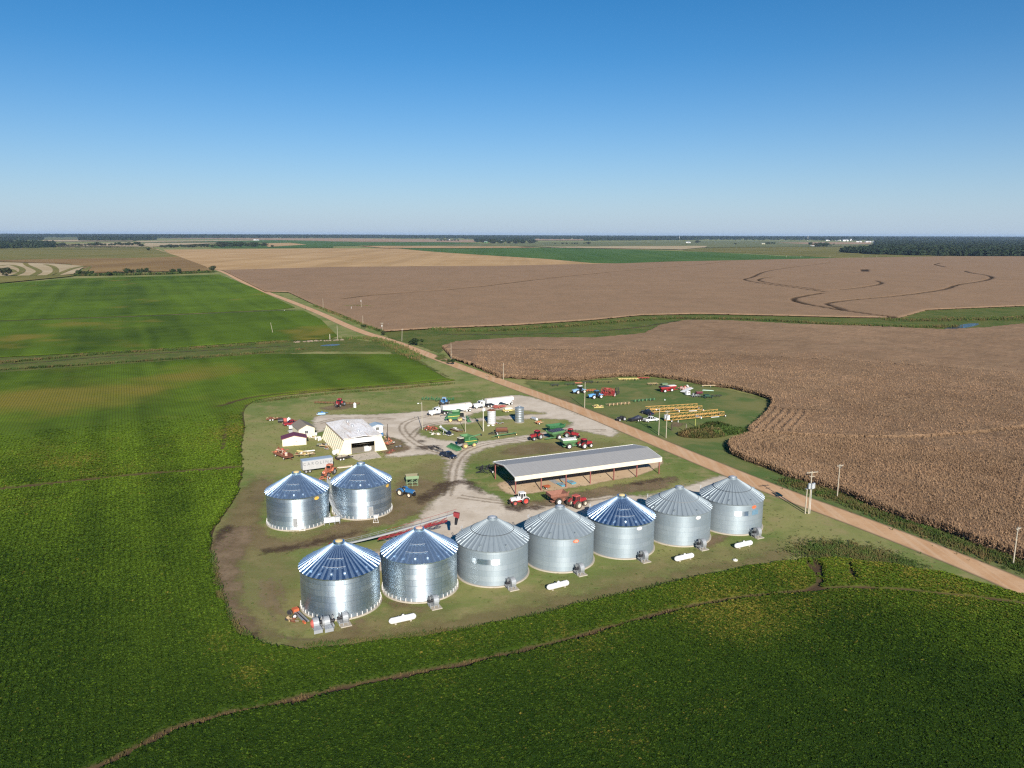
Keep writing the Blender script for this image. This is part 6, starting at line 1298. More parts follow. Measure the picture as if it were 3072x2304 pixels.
# ---------------------------------------------------------------- long red conveyor
base = Vector((-37., 154.4, .6)); tip = Vector((-11.4, 152.1, 8.6)); dv = tip-base; o = thing('grain_conveyor', 'long grey conveyor with red railings and red spout rising behind the front bins', 'conveyor', None, (base.x, base.y, 0), math.atan2(dv.y, dv.x)); Ln = math.hypot(dv.x, dv.y); zz = lambda x_: .6+(x_/Ln)**1.15*8.0
b = MB(); n = 14
for i in range(n): xa, xb = Ln*i/n, Ln*(i+1)/n; b.beam((xa,0,zz(xa)), (xb,0,zz(xb)), .6, .3)
b.build('tube', paint('belt_grey', (.3,.31,.32), .6), o); b = MB(); b3 = MB()
for s_ in (-.55,.55):
    for i in range(n):
        xa, xb = Ln*i/n, Ln*(i+1)/n; (b if i > 5 and s_ > 0 else b3).beam((xa,s_,zz(xa)+.75), (xb,s_,zz(xb)+.75), .05).beam((xa,s_,zz(xa)-.1), (xa,s_,zz(xa)+.75), .04)
b.build('railing', DRED, o); b3.build('railing', STEEL, o); b = MB()
for s_ in (-.4,.4):
    for i in range(5, n-1):
        xa, xb = Ln*i/n, Ln*(i+1)/n; b.beam((xa,s_,zz(xa)-.5-xa*.02), (xb,s_,zz(xb)-.5-xb*.02), .14).beam((xa,s_,zz(xa)-.5-xa*.02), (xb,s_,zz(xb)-.15), .09)
    b.beam((Ln*.5,s_*2.6,.5), (Ln*.8,s_,zz(Ln*.8)-.4), .14)
b.build('undercarriage', DRED, o)
for s_ in (-1.4,1.4): wheel(o, Ln*.5, s_*.8, .5, .5, .35, RED)
b = MB(); b.loft([[(Ln-.5,-.4,8.1),(Ln-.5,.4,8.1),(Ln-.5,.4,8.9),(Ln-.5,-.4,8.9)], [(Ln+.6,-.35,7.6),(Ln+.6,.35,7.6),(Ln+.75,.3,8.7),(Ln+.75,-.3,8.7)]]); hd = b.build('spout_head', DRED, o); b = MB(); b.cyl((Ln+.1,0,7.6), (Ln-.1,0,6.2), .36, .28, n=10); b.build('rubber_chute', DARK, hd)
b = MB(); b.frustum(-1.2,.9,-.6,.6,.1,-1.6,1.1,-1.,1.,.8); b.build('intake_hopper', DRED, o); b = MB(); b.box((1.8,.9,.7), (1.,.7,.6)); b.build('motor', DARK, o)
# ---------------------------------------------------------------- parts heap beside the first bin
t_ = spot(thing('belt_conveyor', 'short grey belt conveyor with orange ends lying beside the left end bin', 'conveyor', None), 'E', 355, 1035, -52); MB().box((0,-.3,.3), (4.6,.32,.16)).box((0,.3,.3), (4.6,.32,.16)).build('side_rail', STEEL, t_); MB().box((0,0,.28), (4.5,.26,.06)).build('belt', DARK, t_); MB().box((-2.5,0,.5), (.9,1.,.7)).build('drive_box', ORANGE, t_); MB().box((2.1,-.4,.25), (.9,.3,.3)).build('tail_box', ORANGE, t_)
for i, (x, y, l_) in enumerate(((235,1005,'black wheel standing upright in the parts heap by the left end bin'),(285,1045,'spoked wheel leaning in the parts heap by the left end bin'),(215,1050,'dark tyre lying flat in the parts heap by the left end bin'))):
    t_ = spot(thing('spare_wheel', l_, 'wheel', None), 'E', x, y, 40*i, .12 if i == 2 else .0); w_ = wheel(t_, 0, 0, .5 if i < 2 else .0, .5, .22, WHITE if i == 1 else DARK, name='tyre')
    if i == 2: w_.rotation_euler = (R(90),0,0)
t_ = spot(thing('scrap_heap', 'small heap of brown boards and rusty parts by the left end bin', 'scrap', None), 'E', 260, 1060, 10); scrap(t_, 8, (.9,.5), [TAN, WOOD, RUST], hz=.3, seed=5)
# ---------------------------------------------------------------- trucks, trailers, harvesters
def lorry(k, front, rear, l1, l2):
    f_ = Vector(at(k, *front)); r_ = Vector(at(k, *rear)); d = (f_-r_).normalized(); rz = math.atan2(d.y, d.x); c = f_-d*3.86
    t_ = semi(l1); t_.location = (c.x, c.y, 0); t_.rotation_euler = (0,0,rz); c2 = c-d*7.4; h_ = hopper_trailer(l2); h_.location = (c2.x, c2.y, 0); h_.rotation_euler = (0,0,rz); return d
lorry('b', (385,590), (1500,462), 'white semi truck behind the green combine, in front of its trailer', 'white grain trailer with dusty tarp behind the green combine')
lorry('B', (622,282), (1030,234), 'white semi truck behind the stout white pole', 'white grain trailer nearest to the road, behind the rusty topped tank')
seat(combine('dusty green combine facing right in front of the white grain trailer', 'grain'), 'b', (975,755), (1220,745), -2.1, 1.25, 1.4)
seat(combine('green combine facing left with a corn header on the gravel drive', 'corn'), 'b', (1590,1405), (1365,1445), -2.1, 1.25, 1.4)
spot(tractor('bright blue tractor facing the camera in front of the green toolbar', BLUE, WHITE, LBLUE, dual=True), 'b', 800, 318, -93)
spot(toolbar('wide green planter toolbar behind the bright blue tractor', 13., 2.2, GREEN, 12, unit='row', ucol=GREEN, wheels=2), 'b', 640, 190, -95)
spot(tractor('dark red tractor with black wheels facing the camera at the far grass edge', RED, SILVER, RED, dual=True), 'A', 985, 258, -96)
spot(toolbar('very wide brown toolbar behind the dark red tractor', 18., 1.6, RUST, 20, unit='tine', wheels=4), 'A', 960, 232, -98)
t_ = spot(thing('rotary_mower', 'small blue rotary mower on the grass below the wide brown toolbar', 'mower', None), 'A', 790, 345, 20); MB().frustum(-1.4,1.4,-.9,.9,.2,-1.2,1.2,-.7,.7,.75).build('deck', LBLUE, t_); MB().box((.2,0,.95), (.6,.5,.4)).build('gearbox', BLUE, t_); wheel(t_, -1.6, .5, .28, .28, .18); wheel(t_, -1.6, -.5, .28, .28, .18); MB().beam((1.2,0,.6), (2.4,0,.5), .14).build('tongue', BLUE, t_)
def vtank(label, k, x, y, r, h, mat=WHITE, lid=None, legs=0., cat='tank', name='upright_tank', group=None):
    t_ = spot(thing(name, label, cat, group), k, x, y); z0 = legs; MB().lathe((0,0,z0), (0,0,z0+1), [(0,0),(0,r),(h*.8,r),(h*.84,r*.98),(h,r*.25),(h,0)], 18).build('tank_shell', mat, t_); MB().lathe((0,0,z0), (0,0,z0+1), [(h,r*.26),(h+.12,r*.26),(h+.14,0)], 10).build('lid', lid or mat, t_)
    MB().lathe((0,0,z0), (0,0,z0+1), [(h*.4,r+.01),(h*.4,r+.03),(h*.46,r+.03),(h*.46,r+.01)], 18).build('band', STEEL, t_); return t_
vtank('small white upright tank at the right end of the wide brown toolbar', 'A', 1160, 266, .55, 1.8)
t_ = spot(trailer('rusty flat trailer with tan scrap at the upper left of the yard', 4.6, 1.9, RUST, RUST), 'a', 290, 225, 18); scrap(t_, 7, (2.,.7), [TAN, RUST], z=.6, seed=3, hz=.6)
def hroll(label, k, x, y, r, l_, mat, deg, name='drum', cat='drum', z=0., end=None):
    t_ = spot(thing(name, label, cat, None), k, x, y, deg); MB().lathe((-l_/2,0,r+z), (l_/2,0,r+z), [(0,0),(0,r*.9),(.05,r),(l_-.05,r),(l_,r*.9),(l_,0)], 18).build('shell', mat, t_); MB().lathe((l_/2,0,r+z), (l_/2+.06,0,r+z), [(0,r*.75),(.05,r*.7),(.05,0)], 14).build('end_cap', end or mat, t_)
    for s_ in (-1,1): MB().box((s_*l_*.3,0,.1+z/2), (.2,r*1.5,.2+z)).build('cradle', WOOD, t_)
    return t_
hroll('black horizontal drum beside the rusty flat trailer', 'a', 460, 280, .75, 1.9, DARK, 15); hroll('brown red drum behind the black one', 'a', 545, 268, .75, 1.5, FADED, 15)
vtank('white upright tank left of the shingled house', 'a', 640, 272, .65, 1.7)
seat(pickup('red pickup truck half hidden at the left of the shingled house', RED), 'a', (790,330), (640,352), -1.85, 1.75, .5)
t_ = spot(thing('chest_freezer', 'white chest freezer by the red pickup truck', 'freezer', None), 'a', 700, 405, 22); MB().bb((-.9,-.45,.05), (.9,.45,.9)).build('cabinet', WHITE, t_); MB().bb((-.93,-.48,.9), (.93,.48,1.02)).build('lid', WHITE, t_); MB().box((0,-.47,.6), (.3,.05,.06)).build('handle', STEEL, t_)
t_ = spot(thing('air_conditioner', 'grey outdoor cooling unit between house and maroon roofed shed', 'cooler', None), 'a', 680, 500, 22); MB().bb((-.6,-.6,.05), (.6,.6,1.1)).build('casing', STEEL, t_); MB().lathe((0,0,1.1), (0,0,1.2), [(0,.5),(.1,.5),(.1,0)], 14).build('fan_grille', DARK, t_)
t_ = spot(thing('scrap_heap', 'black and white junk heap between house and maroon roofed shed', 'scrap', None), 'a', 715, 470, 10); scrap(t_, 9, (1.2,.7), [WHITE, DARK, STEEL, WHITE], seed=8)
# rusty wagon with a heap of red and rusty iron
t_ = thing('junk_wagon', 'rusty brown flat wagon heaped with red and rusty iron at its rear', 'wagon', None); put(t_, 'a', (350,985), (690,1120)); MB().bb((-3.6,-1.3,.75), (3.6,1.3,.95)).build('deck', RUST, t_); MB().prismx([(-1.3,.95),(-1.2,1.5),(-1.25,1.5),(-1.38,.95)], -3.6, 3.4).prismx([(1.3,.95),(1.2,1.5),(1.25,1.5),(1.38,.95)], -3.6, 3.4).build('side_board', RUST, t_)
for x_ in (-2.4, 2.4):
    for s_ in (-1,1): wheel(t_, x_, s_*1.15, .42, .42, .28, LTARP)
MB().beam((3.6,0,.8), (5.,0,.5), .15).build('tongue', RUST, t_); t2 = t_
for i, (l_, sd_) in enumerate((('heap of rusty red iron piled on the rear of the brown wagon', 21),)):
    s2 = thing('scrap_heap', l_, 'scrap', None); a_ = t_.rotation_euler.z; s2.location = (t_.location.x-1.4*math.cos(a_), t_.location.y-1.4*math.sin(a_), .95); s2.rotation_euler = (0,0,a_); scrap(s2, 34, (1.9,1.1), [FADED, RUST, SALMON, RUST, paint('pale_rust', (.5,.36,.27), .8)], seed=sd_, hz=1.3)
s2 = thing('salmon_box', 'salmon coloured box standing on the front of the brown wagon', 'box', None, (t_.location.x+1.7*math.cos(t_.rotation_euler.z), t_.location.y+1.7*math.sin(t_.rotation_euler.z), .95), .3); MB().bb((-.35,-.3,0), (.35,.3,.8)).build('casing', paint('salmon_paint', (.65,.35,.26), .6), s2); MB().bb((-.38,-.33,.8), (.38,.33,.88)).build('lid', LTARP, s2)
t_ = spot(toolbar('tan old harrow with white pipes piled across it, by the lettered trailer', 5.6, 2., TAN, 7, tongue=1., rimc=LTARP), 'a', 990, 1010, 100); scrap(t_, 16, (.9,2.2), [TAN, TAN, LTARP, RUST, DYELL], z=.5, seed=12)
t_ = spot(thing('pipe_stack', 'white pipes lying across the tan harrow', 'pipes', None), 'a', 1070, 985, 20, .95)
for i in range(4): MB().cyl((-1.9,-.35+i*.22,.12), (1.9,-.3+i*.2,.2), .09, n=8).build('pipe', LTARP, t_)
t_ = spot(thing('scrap_heap', 'dark implement scrap against the slanted workshop wall', 'scrap', None), 'a', 1440, 840, -50); scrap(t_, 22, (2.4,.8), [RUST, DARK, STEEL, TAN], seed=33, hz=1.2)
hroll('white round tank at the front corner of the workshop', 'a', 1680, 990, .72, 1.9, WHITE, 60, 'white_tank', 'tank', .15)
bk = None
for i, (x, y, l_) in enumerate(((1130,610,'white bucket nearest the maroon roofed shed'),(1240,560,'white tub closest to the house corner'),(1235,655,'white bucket at the front left of the group by the house'),(1300,680,'white bucket at the very front of the group by the house'),(1345,668,'white bucket at the right end of the group by the house'),(1325,630,'white bucket behind the front ones by the house'))):
    t_ = spot(thing('bucket', l_, 'bucket', None), 'a', x, y); MB().lathe((0,0,0), (0,0,1), [(0.02,.25),(.65,.34),(.7,.34),(.7,.3),(.66,.3)], 12).build('bucket_wall', WHITE, t_); MB().lathe((0,0,0), (0,0,1), [(.67,.33),(.72,.33),(.73,0)], 12).build('lid', LTARP, t_); t_.scale = (1.3 if i < 2 else 1.,)*3
t_ = thing('block_pile', 'pale heap of broken blocks beside the shingled house', 'rubble', None); spot(t_, 'a', 1200, 620, 0); scrap(t_, 12, (1.6,.6), [LTARP, CONC, TAN], hz=.3, seed=44)
t_ = trailer('small black tandem trailer with grey load by the workshop corner', 4., 1.8, DARK, WOOD, 2, .3); put(t_, 'a', (1700,1125), (1930,1090)); t_.location.y += .6
s2 = thing('tarp_bundle', 'grey brown bundle lying in the small black tandem trailer', 'bundle', None, (t_.location.x, t_.location.y, .7), t_.rotation_euler.z); MB().lathe((-1.6,0,.35), (1.6,0,.35), [(0,0),(.1,.3),(.8,.42),(2.2,.38),(3.1,.25),(3.2,0)], 12).build('bundle_cover', paint('grey_canvas', (.3,.26,.2), .9), s2); MB().lathe((-.4,0,.35), (.4,0,.35), [(0,.44),(.08,.44)], 12).build('strap', DARK, s2)
t_ = spot(thing('board_stack', 'pale boards stacked on the ground behind the right rear bin', 'boards', None), 'a', 1880, 1262, 24)
for i in range(5): MB().box((rng.uniform(-.2,.2),-.5+.25*i,.1+.05*(i % 2)), (4.,.22,.12), (0,0,rng.uniform(-.05,.05))).build('board', TAN if i % 2 else LTARP, t_)
t_ = tractor('faded orange old tractor with open cab, beside the lettered trailer', SALMON, STEEL, SALMON, trim=SALMON, tyre=RUBBER); put(t_, 'a', (1600,1400), (1420,1500))
t_ = spot(toolbar('faded orange loader frame in front of the old orange tractor', 2.2, 1.4, SALMON, 3, tongue=1.2), 'a', 1440, 1540, -140)
vtank('bright blue barrel beside the little white hut', 'A', 1462, 580, .42, 1.1, BLUE, name='barrel', cat='barrel')
t_ = spot(thing('scrap_heap', 'long heap of boards and bent sheets right of the workshop', 'scrap', None), 'A', 1530, 660, 115); scrap(t_, 34, (4.5,1.5), [TAN, RUST, WOOD, LTARP, SALMON], seed=17, hz=.8)
for x, y, l_, r_ in ((1622,712,'dark tyre flat on the ground, left of the pair right of the workshop',.7),(1660,706,'dark tyre flat on the ground, right of the pair right of the workshop',.8)):
    t_ = spot(thing('old_tyre', l_, 'tyre', None), 'A', x, y, 0, .22); w_ = wheel(t_, 0, 0, 0, r_, .42, SILVER, MUDRUB, 'tyre_body'); w_.rotation_euler = (R(90),0,0)
for x, y, l_ in ((1575,745,'rusty round plate, upper of the two right of the workshop'),(1540,768,'rusty round plate, lower of the two right of the workshop')):
    t_ = spot(thing('rusty_disc', l_, 'plate', None), 'A', x, y); MB().lathe((0,0,0), (0,0,1), [(.02,.95),(.18,.9),(.2,.5),(.1,0)], 18).build('dish', RUST, t_); MB().cyl((0,0,.1), (0,0,.35), .16, n=10).build('hub', FADED, t_)
# sage seed hopper on a stand
t_ = spot(thing('seed_hopper', 'sage green open hopper on a tall braced stand right of the rear bins', 'hopper', None), 'A', 1792, 1125, 14); t_.scale = (.88,.88,.8)
b = MB(); b.loft([[(-.9,-.7,2.0),(.9,-.7,2.0),(.9,.7,2.0),(-.9,.7,2.0)], [(-1.9,-1.3,2.5),(1.9,-1.3,2.5),(1.9,1.3,2.5),(-1.9,1.3,2.5)], [(-1.95,-1.35,3.5),(1.95,-1.35,3.5),(1.95,1.35,3.5),(-1.95,1.35,3.5)]]); b.f.pop(); b.build('hopper', SAGE, t_)
b = MB(); b.loft([[(-.8,-.6,2.05),(.8,-.6,2.05),(.8,.6,2.05),(-.8,.6,2.05)], [(-1.8,-1.2,2.55),(1.8,-1.2,2.55),(1.8,1.2,2.55),(-1.8,1.2,2.55)], [(-1.85,-1.25,3.5),(1.85,-1.25,3.5),(1.85,1.25,3.5),(-1.85,1.25,3.5)]]); b.f.pop(); q = b.build('hopper_lining', paint('dark_lining', (.2,.18,.12), .9), t_); q.data.flip_normals()  # inside of the hopper given a darker, browner colour than the outside
for x_ in (-1.6,0,1.6):
    for y_ in (-1.1,1.1): MB().beam((x_,y_,0), (x_,y_,2.5), .14).build('leg', SAGE, t_)
b = MB()
for y_ in (-1.1,1.1): b.beam((-1.6,y_,.9), (0,y_,2.2), .08).beam((1.6,y_,.9), (0,y_,2.2), .08).beam((-1.6,y_,.25), (1.6,y_,.25), .1).beam((-1.6,y_,1.3), (1.6,y_,1.3), .08)
b.build('brace', SAGE, t_)
t_ = tractor('blue tractor without cab standing below the sage hopper', BLUE, paint('cream_rim', (.7,.6,.48), .6), BLUE, has_cab=False); put(t_, 'A', (1680,1232), (1795,1258))
# ---------------------------------------------------------------- grass island
def silo(label, k, x, y, r, h, wallm, roofm):
    t_ = spot(thing('small_silo', label, 'silo', None), k, x, y); prof = []
    for i in range(6): z0 = h*i/6; prof += [(z0+.01,r),(z0+.03,r+.012),(z0+h/6-.03,r+.012),(z0+h/6,r)]
    MB().lathe((0,0,0), (0,0,1), prof, 30).build('wall', wallm, t_); MB().lathe((0,0,0), (0,0,1), [(h-.05,r+.1),(h,r+.1),(h+.5,.35),(h+.5,0)], 30).build('roof', roofm, t_); MB().lathe((0,0,0), (0,0,1), [(h+.48,.4),(h+.62,.4),(h+.66,0)], 12).build('roof_hatch', SILVER, t_)
    b = MB(); 
    for s_ in (-.2,.2): b.beam((s_,-r-.12,.2), (s_,-r-.12,h), .05)
    for i in range(14): b.beam((-.2,-r-.12,.4+i*.33), (.2,-r-.12,.4+i*.33), .035)
    b.build('ladder', SILVER, t_); MB().lathe((0,0,0), (0,0,1), [(-.05,r+.2),(.1,r+.2),(.1,r-.1)], 30).build('foundation', CONC, t_); return t_
silo('white small silo with rusty roof on the grass island', 'c', 97, 590, 1.42, 4.8, paint('silo_white', (.62,.63,.66), .4, .3), RUST); silo('grey galvanised small silo right of the rusty roofed one', 'c', 640, 560, 1.55, 5.2, m_roof('silo_grey', (.45,.49,.53), .42, .8, .08), ROOF_D)
hroll('silver tank with white end lying on the grass island', 'c', 935, 525, .5, 2.9, SILVER, -55, 'lying_tank', 'tank', .1, WHITE)
t_ = spot(trailer('small orange brown cart below the silver lying tank', 1.9, 1.3, TAN, SALMON, 1), 'c', 1015, 600, 30); scrap(t_, 5, (.7,.4), [ORANGE, TAN], z=.6, seed=2, hz=.5)
t_ = spot(thing('cultivator_heap', 'white barrels lying at the foot of the rusty roofed silo', 'barrels', None), 'c', 80, 640, 20); MB().cyl((-1.2,0,.25), (-.5,0,.25), .26, n=12).build('barrel', LTARP, t_); MB().cyl((.4,.1,.22), (1.2,-.3,.22), .2, n=12).build('pipe', WHITE, t_)
t_ = trailer('rusty red flat trailer behind the rusty roofed silo', 5., 2.2, FADED, FADED, 1, rimc=SALMON); put(t_, 'c', (140,300), (330,270))
t_ = spot(trailer('cream sprayer trailer with a cream tank behind the small silos', 3.4, 1.6, DYELL, DYELL, 2, rimc=CREAM), 'c', 400, 360, 20); MB().lathe((-1.,0,1.15), (2.,0,1.15), [(0,0),(.1,.4),(.5,.5),(2.2,.5),(2.6,.35),(3.,.3),(3.,0)], 14).build('tank', CREAM, t_)
t_ = spot(thing('scrap_heap', 'brown disc plates lying between the two small silos', 'scrap', None), 'c', 250, 590, 0); scrap(t_, 8, (1.2,.6), [RUST, STEEL], seed=61, hz=.3)
t_ = spot(toolbar('rusty red old cultivator at the left end of the grass island', 4.2, 2., FADED, 8, tongue=1.2, rimc=LTARP, fold=False), 'b', 470, 970, 60); scrap(t_, 12, (1.,1.6), [FADED, RUST], z=.6, seed=4)
t_ = spot(thing('scrap_heap', 'pale concrete lumps in front of the rusty red cultivator', 'rubble', None), 'b', 590, 1075, 0); scrap(t_, 14, (1.5,.6), [CONC, TAN, LTARP], seed=9, hz=.5)
t_ = spot(thing('engine_auger', 'silver tube auger with dark engine and white wheels on the grass island', 'auger', None), 'b', 900, 1090, -42); MB().cyl((-3.4,0,2.2), (.6,0,.8), .28, n=12).build('tube', SILVER, t_); MB().lathe((-3.5,0,2.25), (-3.1,0,2.1), [(0,0),(0,.42),(.4,.42),(.4,0)], 12).build('tube_cap', WHITE, t_); MB().box((.6,0,.85), (1.4,1.,.7)).box((.4,.2,1.3), (.6,.5,.4)).build('engine', NAVY, t_); MB().beam((-1.2,-.9,.3), (1.8,-.9,.3), .12).beam((-1.2,.9,.3), (1.8,.9,.3), .12).beam((1.8,-.9,.3), (1.8,.9,.3), .12).beam((-1.2,-.9,.3), (-1.8,0,1.5), .1).build('frame', LTARP, t_)
for x_ in (-.9,1.5):
    for s_ in (-1,1): wheel(t_, x_, s_*1.05, .36, .36, .25)
t_ = spot(trailer('dark weathered flatbed trailer with pale boards on the grass island', 4.6, 2.2, RUST, WOOD, 0), 'b', 1130, 985, -50); MB().box((-1.2,.3,.8), (1.2,.8,.2)).box((.6,-.3,.72), (1.6,.3,.1)).build('board', LTARP, t_)
t_ = spot(thing('grain_drill', 'rusty brown grain drill on the grass island', 'drill', None), 'c', 290, 778, 8); MB().prismx([(-.5,1.0),(.5,1.0),(.7,1.75),(-.7,1.75)], -1.9, 1.9).build('seed_box', RUST, t_); MB().bb((-1.95,-.74,1.75), (1.95,.74,1.85)).build('lid', BROWN, t_); MB().beam((-2.,-.4,.8), (2.,-.4,.8), .14).beam((-2.,.4,.8), (2.,.4,.8), .14).build('frame', RUST, t_)
for s_ in (-1,1): wheel(t_, s_*2.1, 0, .55, .55, .25, DYELL).rotation_euler = (0,0,R(90))
for i in range(9): MB().lathe((-1.7+i*.42,-.5,.3), (-1.66+i*.42,-.5,.3), [(0,0),(0,.28),(.04,.28),(.04,0)], 10).build('disc_opener', STEEL, t_)
t_ = spot(toolbar('black and white hitch frame at the left of the rusty grain drill', 2.4, 1.2, DARK, 4, tongue=1.4), 'c', 150, 810, 190)
t_ = thing('header_cart', 'long pale green header cart with yellow white wheels below the rusty grain drill', 'cart', None); put(t_, 'c', (520,815), (220,860)); MB().beam((-4.,-.3,.65), (4.,-.3,.65), .18).beam((-4.,.3,.75), (4.,.3,.75), .14).beam((4.,0,.6), (5.2,0,.45), .12).build('rail', PGREEN, t_); MB().beam((-3.6,-.8,.5), (-3.6,.8,.5), .12).beam((3.2,-.8,.5), (3.2,.8,.5), .12).build('axle', PGREEN, t_)
for x_ in (-3.6,3.2):
    for s_ in (-1,1): wheel(t_, x_, s_*.85, .38, .38, .25, DYELL)
# red tractors and green carts
seat(tractor('red tractor facing left, hitched to the cart with dark tarp', RED, SILVER, RED, dual=False), 'c', (1065,895), (905,935), -1.4, 1.4, .9)
t_ = grain_cart('green grain cart with dark blue tarp', PGREEN, TARP); put(t_, 'c', (1480,880), (1130,950)); t_.location.x += .7; t_.location.y += 1.9
t_ = grain_cart('bright green empty grain cart standing behind the dark tarped one', GREEN, None, L_=5.8); put(t_, 'c', (1180,800), (1500,760)); t_.location.y += .8
t_ = tractor('red tractor facing right, behind the white tarped cart', RED, SILVER, RED); put(t_, 'c', (1600,865), (1760,890)); t_.location.y += .5
seat(tractor('red tractor with white wheels facing right, nearest the open shed roof', RED, WHITE, RED, dual=False), 'c', (1910,1085), (2035,1060), -1.4, 1.4, .95)
t_ = grain_cart('green grain cart with dirty white tarp', PGREEN, LTARP, L_=4.6); put(t_, 'c', (1420,1090), (1760,1060)); t_.location.y += .8
t_ = pickup('dark navy pickup truck on the gravel drive towing a bare trailer', NAVY); put(t_, 'B', (300,806), (405,836))
t_ = thing('pole_trailer', 'bare two rail trailer frame behind the dark navy pickup truck', 'trailer', None); put(t_, 'b', (440,1420), (770,1565)); MB().beam((-3.4,-.9,.6), (2.6,-.9,.6), .14).beam((-3.4,.9,.6), (2.6,.9,.6), .14).beam((2.6,-.9,.6), (3.9,0,.5), .12).beam((2.6,.9,.6), (3.9,0,.5), .12).build('rail', DARK, t_); MB().beam((-2.2,-.9,.6), (-2.2,.9,.6), .12).beam((1.2,-.9,.6), (1.2,.9,.6), .12).build('cross_member', DARK, t_)
for x_ in (-1.6,-.7):
    for s_ in (-1,1): wheel(t_, x_, s_*1.1, .36, .36, .22, DARK)
# black planter by the shed end
t_ = spot(toolbar('black folded planter at the left end of the open shed', 10.5, 1.6, DARK, 10, unit='row', ucol=DARK, tongue=0, wheels=3), 'f', 305, 235, 117)
t_ = spot(toolbar('black tool carrier with white wheel below the folded planter', 3., 2., DARK, 5, unit='tine', tongue=2.2, wheels=2), 'f', 225, 290, 200)
t_ = tractor('white cab tractor with red rear wheels before the open shed', WHITE, FADED, WHITE, rimr=paint('bright_red_rim', (.55,.05,.04), .5), trim=RED); seat(t_, 'f', (655,640), (535,658), -1.4, 1.4, .95)
t_ = grain_cart('brown open grain wagon in front of the shed', BROWN, None, None, L_=4.7, name='grain_wagon'); put(t_, 'f', (890,645), (1110,615)); t_['category'] = 'grain wagon'; t_.location.y += .5
t_ = tractor('red tractor with muddy dual wheels beside the brown wagon', RED, paint('muddy_rim', (.5,.46,.38), .7), FADED, dual=True, tyre=MUDRUB); seat(t_, 'f', (1225,690), (1335,658), -1.4, 1.4, 1.4)
# ---------------------------------------------------------------- machinery lot beyond the road
seat(tractor('pale blue articulated tractor with white cab roof in the lot', LBLUE, WHITE, WHITE, four=True), 'd', (460,442), (320,460), -1.65, 1.65, 1.)
seat(tractor('blue articulated tractor with white wheels, nearer to the lamp pole', paint('mid_blue_paint', (.12,.32,.62), .4), WHITE, paint('dark_blue_roof', (.05,.15,.28), .5), four=True), 'd', (828,555), (680,570), -1.65, 1.65, 1.)
spot(toolbar('bright orange chisel plough between the two blue tractors', 5., 2.4, ORANGE, 9, tongue=1.5, uh=1), 'd', 600, 400, 100)
t_ = spot(toolbar('big red folded field cultivator full of tines, right of the blue tractors', 8., 5.2, RED, 28, fold=True, wheels=3, tongue=2.), 'd', 985, 480, 170); t_2 = random.Random(3)
for i in range(26):
    x_, y_ = t_2.uniform(-2.2,2.2), t_2.uniform(-3,3); MB().beam((x_,y_,.7), (x_+t_2.uniform(-.5,.5), y_+t_2.uniform(-.5,.5), t_2.uniform(1.5,2.8)), .09).build('shank', RED if i % 3 else FADED, t_)
scrap(t_, 22, (2.2,3.2), [RED, RUST, FADED, DARK], z=.6, seed=88, hz=2.)
spot(toolbar('dark skeletal harrow rack standing at the right of the red cultivator', 2., 3.6, DARK, 8, fold=True, wheels=1, tongue=0), 'd', 1185, 455, 80)
t_ = spot(thing('lumber_pile', 'tan boards and planks heaped beside the road pole in the lot', 'lumber', None), 'd', 745, 750, 14); scrap(t_, 12, (1.6,.6), [TAN, DYELL], seed=6, hz=.9); MB().box((.4,-.9,.12), (4.,.2,.18), (0,0,.05)).build('long_plank', DYELL, t_)
spot(toolbar('long rusty tan row planter lying in the middle of the lot', 10.2, 1.4, TAN, 12, unit='row', ucol=TAN, tongue=0, wheels=0), 'd', 1210, 690, 112).scale = (1.3,1,.6)
spot(toolbar('long green row planter in line with the tan one', 10.4, 1.4, GREEN, 12, unit='row', ucol=PGREEN, tongue=0, wheels=2), 'd', 1770, 605, 112).scale = (1.3,1,.6)
spot(toolbar('dark low harrow farthest left along the corn edge', 4.5, 1.6, paint('dark_green_iron', (.04,.06,.035), .8), 7, tongue=0), 'd', 150, 255, 100)
spot(toolbar('dark low harrow at the far left end of the lot', 3.6, 1.6, DARK, 6, tongue=0), 'C', 45, 245, 100)
spot(toolbar('orange brown implement along the corn edge behind the pale pole', 3.2, 1.4, SALMON, 5, tongue=1.), 'd', 335, 242, 100)
spot(toolbar('dark implement with pale bar right behind the pole at the corn edge', 5., 1.6, DARK, 8, unit='disc', tongue=1.), 'd', 540, 215, 95)
spot(toolbar('olive low wide harrow along the corn edge', 9., 1.6, paint('olive_iron', (.16,.14,.05), .8), 14, tongue=0), 'd', 870, 200, 95)
spot(toolbar('pale yellow frame implement along the corn edge', 9.2, 1.8, DYELL, 12, tongue=1.2), 'd', 1440, 150, 95)
spot(toolbar('dark red implement right of the pale yellow frame at the corn edge', 5.6, 1.6, RED, 9, tongue=1.), 'd', 1770, 125, 95)
spot(toolbar('tan disc harrow with white wheel, alone on the upper lot', 4.6, 1.8, TAN, 9, unit='disc', tongue=1.), 'd', 1975, 255, 100)
t_ = grain_cart('red gravity wagon with dark open top, left of the red pair', RED, TARP, 'red wagons in the lot', 4.6, 'gravity_wagon'); t_['category'] = 'wagon'; put(t_, 'e', (210,345), (410,335)); t_.scale = (.85,)*3
t_ = grain_cart('red gravity wagon with white tarp, right of the red pair', RED, LTARP, 'red wagons in the lot', 4.6, 'gravity_wagon'); t_['category'] = 'wagon'; put(t_, 'e', (350,325), (560,310)); t_.scale = (.85,)*3
t_ = spot(thing('feed_bin', 'pale sage low bin behind the red wagons', 'bin', None), 'e', 320, 195, 10); MB().frustum(-1.,1.,-.6,.6,.3,-1.4,1.4,-.9,.9,1.).build('hopper', SAGE, t_); MB().beam((-1,-.5,0), (-1,-.5,.4), .1).beam((1,-.5,0), (1,-.5,.4), .1).build('leg', SAGE, t_)
